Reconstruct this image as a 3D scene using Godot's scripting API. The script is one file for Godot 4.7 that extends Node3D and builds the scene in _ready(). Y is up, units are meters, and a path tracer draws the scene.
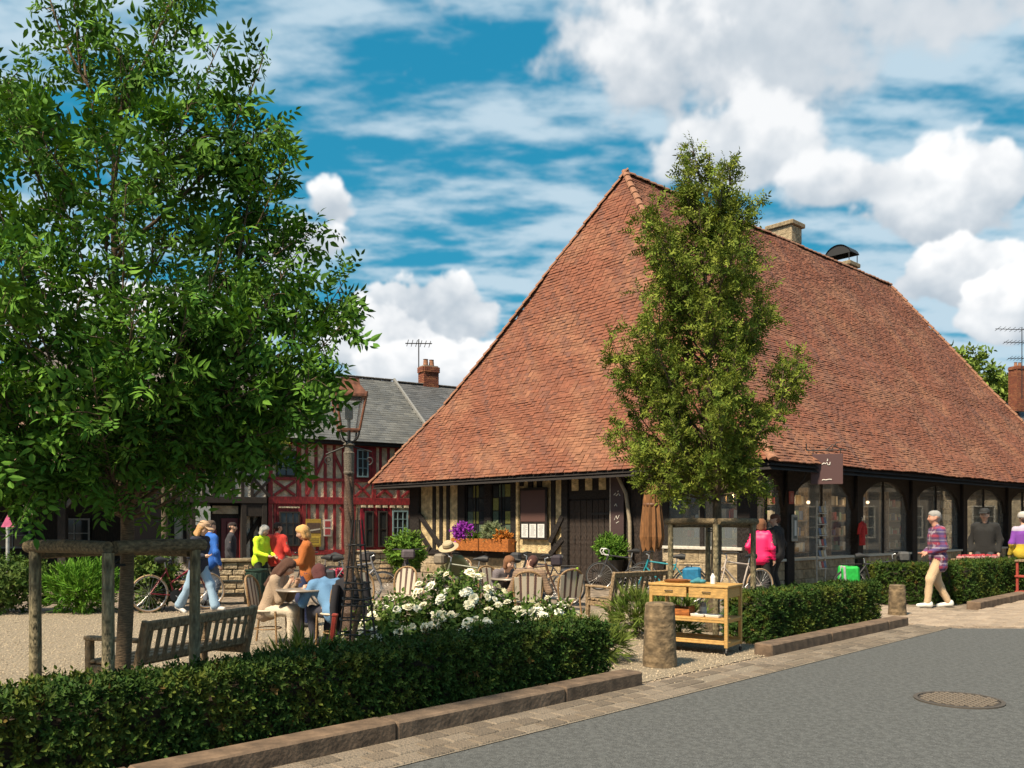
extends Node3D
# A village square with a tiled market hall. y is up, metres; the eye stands at the origin, 1.6 m above the ground, looking along -z.

var rng := RandomNumberGenerator.new()
var used := {}
var tex_cache := {}
var m := {}

# ---------------------------------------------------------------- mesh builder
class Mb:
	var v := PackedVector3Array()
	var n := PackedVector3Array()
	var c := PackedColorArray()
	var col := Color(1, 1, 1)

	func vert(p: Vector3, q: Vector3) -> void:
		v.append(p); n.append(q); c.append(col)

	func tri(a: Vector3, b: Vector3, d: Vector3) -> void: # counter-clockwise seen from outside
		var q := (b - a).cross(d - a).normalized()
		vert(a, q); vert(d, q); vert(b, q)

	func quad(a: Vector3, b: Vector3, d: Vector3, e: Vector3) -> void:
		tri(a, b, d); tri(a, d, e)

	func face(p: Array, out: Vector3) -> void: # flat polygon (convex), turned so that it looks along out
		var q: Vector3 = (p[1] - p[0]).cross(p[2] - p[0])
		if q.dot(out) < 0: p.reverse()
		for i in range(1, p.size() - 1): tri(p[0], p[i], p[i + 1])

	func box(at: Vector3, size: Vector3, bas := Basis.IDENTITY, bev := 0.0) -> void:
		var h := size * 0.5
		var b: float = min(bev, min(h.x, min(h.y, h.z)) * 0.6)
		for i in 3:
			var j := (i + 1) % 3
			var k := (i + 2) % 3
			for s in [-1.0, 1.0]:
				var p := []
				for e in [[-1, -1], [1, -1], [1, 1], [-1, 1]]:
					var q := Vector3.ZERO
					q[i] = s * h[i]; q[j] = e[0] * (h[j] - b); q[k] = e[1] * (h[k] - b)
					p.append(at + bas * q)
				var o := Vector3.ZERO
				o[i] = s
				face(p, bas * o)
				if b > 0:
					for s2 in [-1.0, 1.0]:
						var a1 := Vector3.ZERO
						a1[i] = s * h[i]; a1[j] = s2 * (h[j] - b); a1[k] = -(h[k] - b)
						var a2 := Vector3.ZERO
						a2[i] = s * (h[i] - b); a2[j] = s2 * h[j]; a2[k] = -(h[k] - b)
						var a3 := a2
						a3[k] = h[k] - b
						var a4 := a1
						a4[k] = h[k] - b
						var o2 := Vector3.ZERO
						o2[i] = s; o2[j] = s2
						face([at + bas * a1, at + bas * a2, at + bas * a3, at + bas * a4], bas * o2)
		if b > 0:
			for sx in [-1.0, 1.0]:
				for sy in [-1.0, 1.0]:
					for sz in [-1.0, 1.0]:
						var g := Vector3(sx, sy, sz)
						face([at + bas * (g * Vector3(h.x, h.y - b, h.z - b)), at + bas * (g * Vector3(h.x - b, h.y, h.z - b)), at + bas * (g * Vector3(h.x - b, h.y - b, h.z))], bas * g)

	func bar(a: Vector3, b: Vector3, w: float, t: float, up := Vector3.UP, bev := 0.0) -> void: # box from a to b
		var y := (b - a).normalized()
		var x := up.cross(y)
		if x.length() < 1e-3: x = Vector3.RIGHT.cross(y)
		x = x.normalized()
		box((a + b) * 0.5, Vector3(w, (b - a).length(), t), Basis(x, y, x.cross(y)), bev)

	func tube(p: Array, rad, sides := 8, cap := true) -> void:
		var rings := []
		var x := Vector3.ZERO
		var nrm := []
		for i in p.size():
			var t: Vector3 = p[min(i + 1, p.size() - 1)] - p[max(i - 1, 0)]
			if p.size() > 2 and p[0].is_equal_approx(p[-1]) and (i == 0 or i == p.size() - 1): t = p[1] - p[-2]
			t = t.normalized()
			if i == 0:
				x = t.cross(Vector3.UP)
				if x.length() < 0.05: x = t.cross(Vector3.RIGHT)
			x = (x - t * x.dot(t)).normalized()
			var y := t.cross(x)
			var r: float = rad[i] if rad is Array else rad
			var ring := []
			var rn := []
			for k in sides:
				var a := TAU * k / sides
				var o := x * cos(a) + y * sin(a)
				ring.append(p[i] + o * r); rn.append(o)
			rings.append(ring); nrm.append(rn)
		for i in p.size() - 1:
			for k in sides:
				var l := (k + 1) % sides
				vert(rings[i][k], nrm[i][k]); vert(rings[i + 1][k], nrm[i + 1][k]); vert(rings[i + 1][l], nrm[i + 1][l])
				vert(rings[i][k], nrm[i][k]); vert(rings[i + 1][l], nrm[i + 1][l]); vert(rings[i][l], nrm[i][l])
		if cap:
			face(rings[0].duplicate(), p[0] - p[1])
			face(rings[-1].duplicate(), p[-1] - p[-2])

	func lathe(prof: Array, sides := 16, xf := Transform3D.IDENTITY, flat := false) -> void: # Vector2(radius, height) from bottom to top
		for i in prof.size() - 1:
			var a: Vector2 = prof[i]
			var b: Vector2 = prof[i + 1]
			var sl := Vector2(b.y - a.y, a.x - b.x).normalized()
			for k in sides:
				var t0 := TAU * k / sides
				var t1 := TAU * (k + 1) / sides
				var d0 := Vector3(cos(t0), 0, sin(t0))
				var d1 := Vector3(cos(t1), 0, sin(t1))
				var dm := (d0 + d1).normalized()
				var n0 := xf.basis * ((dm if flat else d0) * sl.x + Vector3.UP * sl.y)
				var n1 := xf.basis * ((dm if flat else d1) * sl.x + Vector3.UP * sl.y)
				var p := [xf * (d0 * a.x + Vector3.UP * a.y), xf * (d1 * a.x + Vector3.UP * a.y), xf * (d1 * b.x + Vector3.UP * b.y), xf * (d0 * b.x + Vector3.UP * b.y)]
				vert(p[0], n0); vert(p[1], n1); vert(p[2], n1)
				vert(p[0], n0); vert(p[2], n1); vert(p[3], n0)

	func ball(at: Vector3, r: Vector3, seg := 10, bas := Basis.IDENTITY) -> void:
		for i in seg:
			for k in seg * 2:
				var q := []
				for e in [[i, k], [i, k + 1], [i + 1, k + 1], [i + 1, k]]:
					var u: float = PI * e[0] / seg - PI / 2
					var w: float = PI * e[1] / seg
					q.append(Vector3(cos(u) * cos(w), sin(u), cos(u) * sin(w)))
				for e in [0, 1, 2, 0, 2, 3]:
					vert(at + bas * (q[e] * r), (bas * (q[e] / r)).normalized())

	func mesh() -> ArrayMesh:
		var a := []
		a.resize(Mesh.ARRAY_MAX)
		a[Mesh.ARRAY_VERTEX] = v; a[Mesh.ARRAY_NORMAL] = n; a[Mesh.ARRAY_COLOR] = c
		var am := ArrayMesh.new()
		am.add_surface_from_arrays(Mesh.PRIMITIVE_TRIANGLES, a)
		return am

# ---------------------------------------------------------------- nodes
func numbered(called: String) -> String:
	var k: int = used.get(called, 0)
	used[called] = k + 1
	return called if k == 0 else "%s_%03d" % [called, k]

func tag(o: Node, label := "", category := "", group := "", kind := "") -> void:
	if label: o.set_meta("label", label)
	if category: o.set_meta("category", category)
	if group: o.set_meta("group", group)
	if kind: o.set_meta("kind", kind)

func thing(called: String, label: String, category: String, at := Vector3.ZERO, turn := 0.0, group := "") -> Node3D:
	var o := Node3D.new()
	o.name = numbered(called)
	add_child(o)
	o.position = at
	o.rotation.y = turn
	tag(o, label, category, group)
	return o

func part(parent: Node, called: String, shape, material: Material, at := Vector3.ZERO, bas := Basis.IDENTITY) -> MeshInstance3D:
	var o := MeshInstance3D.new()
	o.name = called
	o.mesh = shape.mesh() if shape is Mb else shape
	o.material_override = material
	o.transform = Transform3D(bas, at)
	parent.add_child(o, true)
	return o

func many(parent: Node, called: String, shape: Mesh, material: Material, xf: Array, cols: Array) -> MultiMeshInstance3D:
	var mm := MultiMesh.new()
	mm.transform_format = MultiMesh.TRANSFORM_3D
	mm.use_colors = true
	mm.mesh = shape
	mm.instance_count = xf.size()
	for i in xf.size():
		mm.set_instance_transform(i, xf[i])
		mm.set_instance_color(i, cols[i])
	var o := MultiMeshInstance3D.new()
	o.name = called
	o.multimesh = mm
	o.material_override = material
	parent.add_child(o, true)
	return o

func structure(called: String, shape, material: Material, at := Vector3.ZERO, bas := Basis.IDENTITY) -> MeshInstance3D:
	var o := part(self, numbered(called), shape, material, at, bas)
	o.set_meta("kind", "structure")
	return o

func P(x: float, d: float, y := 0.0) -> Vector3: # x to the right, d metres ahead
	return Vector3(x, y, -d)

func S(a: float, b: float, y := 0.0) -> Vector3: # a along the kerb, b behind it
	return Vector3(0.7071 * (a - b), y, -(7.15 + 0.7071 * (a + b)))

func bx(size: Vector3, bev := 0.004) -> Mb:
	var b := Mb.new()
	b.box(Vector3.ZERO, size, Basis.IDENTITY, bev)
	return b

func rr(a: float, b: float) -> float:
	return rng.randf_range(a, b)

func rv(s := 1.0) -> Vector3:
	return Vector3(rr(-s, s), rr(-s, s), rr(-s, s))

# ---------------------------------------------------------------- materials
func ntex(freq: float, octaves: int, lo: float, hi: float, normal := 0.0, kind := FastNoiseLite.TYPE_SIMPLEX_SMOOTH, size := 256) -> NoiseTexture2D:
	var key := "%s %s %s %s %s %s %s" % [freq, octaves, lo, hi, normal, kind, size]
	if tex_cache.has(key): return tex_cache[key]
	var f := FastNoiseLite.new()
	f.noise_type = kind
	f.seed = tex_cache.size() + 3
	f.frequency = freq
	f.fractal_octaves = octaves
	var t := NoiseTexture2D.new()
	t.width = size; t.height = size
	t.seamless = true
	t.noise = f
	if normal > 0:
		t.as_normal_map = true
		t.bump_strength = normal
	else:
		var g := Gradient.new()
		g.set_color(0, Color(lo, lo, lo)); g.set_color(1, Color(hi, hi, hi))
		t.color_ramp = g
	tex_cache[key] = t
	return t

func mk(lin: Color, rough := 0.85, tex: Texture2D = null, scale := Vector3.ONE, bump: Texture2D = null, world := false) -> StandardMaterial3D:
	var s := StandardMaterial3D.new()
	s.albedo_color = lin.linear_to_srgb()
	s.roughness = rough
	if tex or bump:
		s.uv1_triplanar = true
		s.uv1_world_triplanar = world
		s.uv1_scale = scale
	if tex: s.albedo_texture = tex
	if bump:
		s.normal_enabled = true
		s.normal_texture = bump
	return s

func vc(rough := 0.9, bump: Texture2D = null, scale := Vector3.ONE) -> StandardMaterial3D:
	var s := mk(Color(1, 1, 1), rough, null, scale, bump)
	s.vertex_color_use_as_albedo = true
	return s

func leafmat(back: float, rough := 0.55) -> StandardMaterial3D:
	var s := vc(rough)
	s.metallic_specular = 0.2
	s.backlight_enabled = true
	s.backlight = Color(back, back, back * 0.5)
	return s

func materials() -> void:
	var blotch := ntex(0.012, 5, 0.62, 1.0)
	var grain := ntex(0.12, 3, 0.7, 1.0)
	var streak := ntex(0.03, 4, 0.5, 1.0)
	var rough_n := ntex(0.06, 4, 0, 1, 6.0)
	var fine_n := ntex(0.2, 2, 0, 1, 4.0)
	m.asphalt = mk(Color(0.175, 0.183, 0.18), 0.88, ntex(0.11, 4, 0.66, 1.0, 0, FastNoiseLite.TYPE_SIMPLEX_SMOOTH, 512), Vector3.ONE * 0.9, ntex(0.3, 2, 0, 1, 5.0, FastNoiseLite.TYPE_CELLULAR, 512), true)
	m.asphalt.detail_enabled = true
	m.asphalt.detail_blend_mode = BaseMaterial3D.BLEND_MODE_MUL
	m.asphalt.detail_albedo = ntex(0.025, 6, 0.74, 1.0, 0, FastNoiseLite.TYPE_SIMPLEX, 512)
	m.asphalt.detail_uv_layer = BaseMaterial3D.DETAIL_UV_1
	m.gravel = mk(Color(0.60, 0.49, 0.345), 0.95, ntex(0.09, 4, 0.45, 1.0, 0, FastNoiseLite.TYPE_CELLULAR, 512), Vector3.ONE * 0.8, ntex(0.3, 3, 0, 1, 8.0, FastNoiseLite.TYPE_CELLULAR, 512), true)
	m.paving = mk(Color(0.36, 0.28, 0.205), 0.9, ntex(0.02, 6, 0.55, 1.0, 0, FastNoiseLite.TYPE_SIMPLEX, 512), Vector3.ONE * 0.35, rough_n, true)
	m.joint = mk(Color(0.27, 0.225, 0.17), 0.95, grain, Vector3.ONE * 2.0, rough_n, true)
	m.sett = [mk(Color(0.21, 0.165, 0.12), 0.85, grain, Vector3.ONE * 2.3, rough_n), mk(Color(0.26, 0.21, 0.158), 0.85, grain, Vector3.ONE * 2.1, rough_n), mk(Color(0.17, 0.135, 0.10), 0.85, grain, Vector3.ONE * 1.9, rough_n)]
	m.kerb = [mk(Color(0.21, 0.14, 0.09), 0.9, blotch, Vector3.ONE * 1.3, rough_n), mk(Color(0.24, 0.165, 0.11), 0.9, blotch, Vector3.ONE * 1.1, rough_n), mk(Color(0.185, 0.125, 0.082), 0.9, blotch, Vector3.ONE * 1.7, rough_n)]
	for k in m.kerb: k.normal_scale = 0.2
	m.stone = mk(Color(0.40, 0.31, 0.19), 0.92, blotch, Vector3.ONE * 2.0, rough_n)
	m.bollard = mk(Color(0.32, 0.225, 0.125), 0.92, ntex(0.03, 6, 0.35, 1.0), Vector3.ONE * 0.9, rough_n)
	m.bollard.normal_scale = 0.5
	m.block = [mk(Color(0.52, 0.41, 0.26), 0.92, blotch, Vector3.ONE * 1.5, rough_n), mk(Color(0.45, 0.345, 0.21), 0.92, blotch, Vector3.ONE * 1.8, rough_n), mk(Color(0.57, 0.46, 0.31), 0.92, blotch, Vector3.ONE * 1.2, rough_n)]
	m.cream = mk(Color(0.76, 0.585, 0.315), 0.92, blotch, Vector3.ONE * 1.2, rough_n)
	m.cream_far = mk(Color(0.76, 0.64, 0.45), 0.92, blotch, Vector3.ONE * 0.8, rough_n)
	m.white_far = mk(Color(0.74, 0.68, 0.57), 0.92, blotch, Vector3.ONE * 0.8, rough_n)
	m.dark_wood = mk(Color(0.014, 0.008, 0.006), 0.8, streak, Vector3(3, 0.6, 3), rough_n)
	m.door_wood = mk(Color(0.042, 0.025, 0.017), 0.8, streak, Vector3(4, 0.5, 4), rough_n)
	m.black_wood = mk(Color(0.03, 0.022, 0.017), 0.85, streak, Vector3(3, 0.6, 3))
	m.red_wood = mk(Color(0.33, 0.024, 0.028), 0.65, streak, Vector3(2, 0.5, 2))
	m.shop_red = mk(Color(0.34, 0.015, 0.04), 0.5, streak, Vector3(2, 0.5, 2))
	m.log = mk(Color(0.38, 0.31, 0.175), 0.85, ntex(0.035, 5, 0.35, 1.0), Vector3(4, 0.8, 4), rough_n)
	m.log_rail = mk(Color(0.32, 0.235, 0.125), 0.85, ntex(0.035, 5, 0.35, 1.0), Vector3(1.5, 4, 4), rough_n)
	m.bench = mk(Color(0.42, 0.29, 0.16), 0.8, streak, Vector3(3, 1.2, 3), rough_n)
	m.pine = mk(Color(0.66, 0.385, 0.115), 0.5, ntex(0.03, 4, 0.75, 1.0), Vector3(1.2, 5, 5), fine_n)
	m.tray = mk(Color(0.42, 0.17, 0.04), 0.5, streak, Vector3(3, 3, 3))
	m.orange_box = mk(Color(0.52, 0.17, 0.035), 0.6, streak, Vector3(1, 4, 4))
	m.slate = mk(Color(0.105, 0.108, 0.105), 0.6, ntex(0.05, 5, 0.45, 1.0), Vector3.ONE * 1.0, rough_n)
	m.tile = vc(0.88, rough_n, Vector3.ONE * 3.0)
	m.hip_tile = mk(Color(0.40, 0.19, 0.11), 0.9, blotch, Vector3.ONE * 2.5, rough_n)
	m.brick = [mk(Color(0.33, 0.10, 0.05), 0.9, blotch, Vector3.ONE * 4.0, rough_n), mk(Color(0.40, 0.15, 0.07), 0.9, blotch, Vector3.ONE * 4.0, rough_n), mk(Color(0.26, 0.08, 0.045), 0.9, blotch, Vector3.ONE * 4.0, rough_n)]
	m.mortar = mk(Color(0.38, 0.32, 0.25), 0.95, grain, Vector3.ONE * 2.0)
	m.soil = mk(Color(0.07, 0.05, 0.035), 0.95, grain, Vector3.ONE * 2.0, rough_n)
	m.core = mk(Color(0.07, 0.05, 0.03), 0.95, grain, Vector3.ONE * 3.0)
	m.bark = mk(Color(0.27, 0.18, 0.10), 0.9, ntex(0.04, 4, 0.4, 1.0), Vector3(1.5, 9, 1.5), ntex(0.05, 4, 0, 1, 8.0))
	m.bark2 = mk(Color(0.17, 0.125, 0.075), 0.9, ntex(0.04, 4, 0.45, 1.0), Vector3(7, 1.2, 7), rough_n)
	m.leaf = leafmat(0.55, 0.62)
	m.hedge_leaf = leafmat(0.25, 0.5)
	m.petal = leafmat(0.6, 0.7)
	m.iron = mk(Color(0.018, 0.015, 0.014), 0.55, grain, Vector3.ONE * 4.0)
	m.black = mk(Color(0.012, 0.012, 0.013), 0.6)
	m.rubber = mk(Color(0.02, 0.02, 0.02), 0.8)
	m.tan_rubber = mk(Color(0.33, 0.22, 0.13), 0.8)
	m.white_paint = mk(Color(0.75, 0.74, 0.70), 0.4)
	m.chrome = mk(Color(0.5, 0.5, 0.5), 0.3)
	m.chrome.metallic = 0.8
	m.copper = mk(Color(0.26, 0.105, 0.06), 0.5, blotch, Vector3.ONE * 4.0)
	m.copper.metallic = 0.35
	m.post_iron = mk(Color(0.115, 0.065, 0.04), 0.7, blotch, Vector3(5, 2, 5), rough_n)
	m.rattan = mk(Color(0.42, 0.25, 0.11), 0.6, streak, Vector3.ONE * 5.0)
	m.weave_light = mk(Color(0.62, 0.54, 0.42), 0.7, grain, Vector3.ONE * 8.0)
	m.weave_dark = mk(Color(0.13, 0.07, 0.06), 0.7, grain, Vector3.ONE * 8.0)
	m.paper = mk(Color(0.55, 0.56, 0.55), 0.8)
	m.glass = mk(Color(0.5, 0.55, 0.55), 0.03)
	m.glass.transparency = BaseMaterial3D.TRANSPARENCY_ALPHA
	m.glass.albedo_color.a = 0.10
	m.pane_dark = mk(Color(0.02, 0.024, 0.026), 0.06)
	m.window_frame = mk(Color(0.42, 0.41, 0.36), 0.6)
	m.shutter = mk(Color(0.14, 0.22, 0.24), 0.6)
	m.thatch = mk(Color(0.30, 0.13, 0.04), 0.85, streak, Vector3(6, 0.5, 6))
	m.skin = vc(0.6)
	m.cloth = vc(0.9, ntex(0.05, 3, 0, 1, 5.0), Vector3.ONE * 3.0)
	m.cloth.rim_enabled = true
	m.cloth.rim = 0.06
	m.puffer = vc(0.55)
	m.plain = {}

func flat(lin: Color, rough := 0.6) -> StandardMaterial3D: # a plain painted or moulded surface, one material per colour
	var k := "%s %s" % [lin, rough]
	if not m.plain.has(k): m.plain[k] = mk(lin, rough, ntex(0.02, 4, 0.8, 1.0), Vector3.ONE * 2.0)
	return m.plain[k]
# ---------------------------------------------------------------- sky
var n_hi: FastNoiseLite
var n_cu: FastNoiseLite
var cumuli := []

func sky_at(az: float, el: float) -> Color: # degrees; linear radiance of air and clouds
	var e := deg_to_rad(max(el, -3.0))
	var y := sin(e)
	var t: float = pow(clamp(1.0 - y, 0.0, 1.0), 2.2)
	var air := Color(0.008, 0.155, 0.29).lerp(Color(0.04, 0.29, 0.43), t)
	# a high rippled sheet
	var h := cos(e) / (y + 0.16)
	var a := deg_to_rad(az)
	var px := sin(a) * h
	var pz := -cos(a) * h
	var w := n_hi.get_noise_2d(px * 60.0, pz * 60.0)
	var band := n_hi.get_noise_2d(px * 24.0 + 400.0, pz * 24.0 + w * 14.0)
	var rip := n_hi.get_noise_2d(px * 190.0 + w * 30.0, pz * 460.0 + 90.0 + w * 30.0)
	var fine := n_hi.get_noise_2d(px * 420.0, pz * 900.0)
	var cov: float = smoothstep(-0.36, 0.34, band * 0.62 + rip * 0.7 + fine * 0.45 + 0.03) * 0.9
	var c := air.lerp(Color(0.40, 0.50, 0.57), cov)
	# heaped clouds
	var q1 := n_cu.get_noise_2d(az * 3.2, el * 4.2)
	var q2 := n_cu.get_noise_2d(az * 11.0 + 70.0, el * 13.0)
	for u in cumuli:
		var dx: float = wrapf(az - u[0], -180.0, 180.0) / u[2]
		var dy: float = (el - u[1]) / u[3]
		if abs(dx) > 1.7 or abs(dy) > 1.9: continue
		if dy < 0: dy *= 1.35
		var f: float = 1.0 - sqrt(dx * dx + dy * dy) + q1 * 0.62 + q2 * 0.26
		var al: float = smoothstep(0.0, u[5], f)
		if al <= 0: continue
		var up: float = clamp(0.52 + dy * 0.5 + q1 * 0.55 + q2 * 0.45 - f * 0.12, 0.0, 1.0)
		var lit := Color(0.34, 0.39, 0.44).lerp(Color(0.72, 0.72, 0.72), pow(up, 1.2) * u[4] + (1.0 - u[4]) * 0.22)
		c = c.lerp(lit, al * 0.96)
	return c

func make_sky() -> Sky:
	n_hi = FastNoiseLite.new(); n_hi.seed = 11; n_hi.frequency = 0.01; n_hi.fractal_octaves = 6; n_hi.fractal_gain = 0.55
	n_cu = FastNoiseLite.new(); n_cu.seed = 5; n_cu.frequency = 0.03; n_cu.fractal_octaves = 5; n_cu.fractal_gain = 0.52
	# azimuth, elevation, half width, half height, brightness, softness of the edge
	cumuli = [[15.5, 28.5, 17.0, 6.6, 0.45, 0.5], [9.5, 27.0, 5.6, 4.6, 0.75, 0.45], [33, 31, 13, 6, 0.4, 0.6], [14.5, 22.6, 5.8, 3.2, 0.75, 0.4], [26.6, 18.4, 6.4, 3.4, 0.95, 0.22], [20.5, 20.0, 4.0, 2.0, 0.8, 0.4],
		[27.4, 14.2, 4.4, 2.3, 1.0, 0.14], [31.5, 12.0, 4.0, 2.2, 1.0, 0.14], [-5.6, 13.6, 5.4, 3.3, 1.0, 0.15], [-8.4, 11.6, 3.6, 3.2, 1.0, 0.16], [-2.0, 9.6, 2.6, 2.4, 1.0, 0.14], [-6.0, 9.6, 4.0, 2.4, 0.9, 0.16], [-11.9, 19.8, 1.5, 1.6, 1.0, 0.22], [-13.5, 17.2, 3.2, 2.6, 0.95, 0.22], [-24, 11, 8, 4, 0.9, 0.2]]
	var g := RandomNumberGenerator.new()
	g.seed = 77
	for i in 30:
		cumuli.append([g.randf_range(46, 320), g.randf_range(8, 44), g.randf_range(4, 12), g.randf_range(2.2, 5), g.randf_range(0.6, 1.0), g.randf_range(0.15, 0.4)])
	var coarse := Image.create(1024, 512, false, Image.FORMAT_RGBF)
	for yy in 262:
		for xx in 1024:
			coarse.set_pixel(xx, yy, sky_at((xx + 0.5) / 1024.0 * 360.0 - 180.0, 90.0 - (yy + 0.5) / 512.0 * 180.0))
	for yy in range(262, 512):
		for xx in 1024: coarse.set_pixel(xx, yy, Color(0.16, 0.15, 0.13))
	coarse.resize(4096, 2048, Image.INTERPOLATE_BILINEAR)
	# the same sky again, sampled finer where clouds show large
	var x0 := 1640
	var x1 := 2460
	var fine := Image.create(x1 - x0, 440, false, Image.FORMAT_RGBF)
	for yy in 440:
		for xx in x1 - x0:
			fine.set_pixel(xx, yy, sky_at((x0 + xx + 0.5) / 4096.0 * 360.0 - 180.0, 90.0 - (yy + 620.5) / 2048.0 * 180.0))
	coarse.blit_rect(fine, Rect2i(0, 0, x1 - x0, 440), Vector2i(x0, 620))
	# a panorama begins and ends straight ahead
	var turned_sky := Image.create(4096, 2048, false, Image.FORMAT_RGBF)
	turned_sky.blit_rect(coarse, Rect2i(2048, 0, 2048, 2048), Vector2i(0, 0))
	turned_sky.blit_rect(coarse, Rect2i(0, 0, 2048, 2048), Vector2i(2048, 0))
	var ps := PanoramaSkyMaterial.new()
	ps.panorama = ImageTexture.create_from_image(turned_sky)
	ps.energy_multiplier = 0.72
	var s := Sky.new()
	s.sky_material = ps
	return s

func camera_and_light() -> void:
	var cam := Camera3D.new()
	cam.name = "camera"
	cam.projection = Camera3D.PROJECTION_FRUSTUM
	cam.near = 0.1
	cam.far = 600.0
	cam.size = 0.1 * 768.0 / 860.0
	cam.frustum_offset = Vector2(0, 0.1 * 138.0 / 860.0) # the lens is shifted up, so uprights stay upright
	cam.position = Vector3(0, 1.6, 0)
	add_child(cam)
	cam.current = true
	var env := Environment.new()
	env.background_mode = Environment.BG_SKY
	env.sky = make_sky()
	env.tonemap_mode = Environment.TONE_MAPPER_LINEAR
	env.tonemap_exposure = 2.05
	env.sdfgi_enabled = true
	env.ssao_enabled = true
	env.ssil_enabled = true
	var we := WorldEnvironment.new()
	we.name = "world_environment"
	we.environment = env
	add_child(we)
	var sun := DirectionalLight3D.new()
	sun.name = "sun"
	sun.light_color = Color(1.0, 0.93, 0.82)
	sun.light_energy = 1.4
	sun.light_angular_distance = 6.0
	sun.shadow_enabled = true
	add_child(sun)
	sun.look_at_from_position(Vector3(-0.60, 1.2, 0.74) * 10.0, Vector3.ZERO)

# ---------------------------------------------------------------- ground, road, kerbs
func poly(pts: Array, y: float) -> Mb:
	var b := Mb.new()
	var p2 := PackedVector2Array()
	for p in pts: p2.append(Vector2(p.x, p.z))
	var t := Geometry2D.triangulate_polygon(p2)
	for i in range(0, t.size(), 3):
		b.face([Vector3(p2[t[i]].x, y, p2[t[i]].y), Vector3(p2[t[i + 1]].x, y, p2[t[i + 1]].y), Vector3(p2[t[i + 2]].x, y, p2[t[i + 2]].y)], Vector3.UP)
	return b

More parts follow.
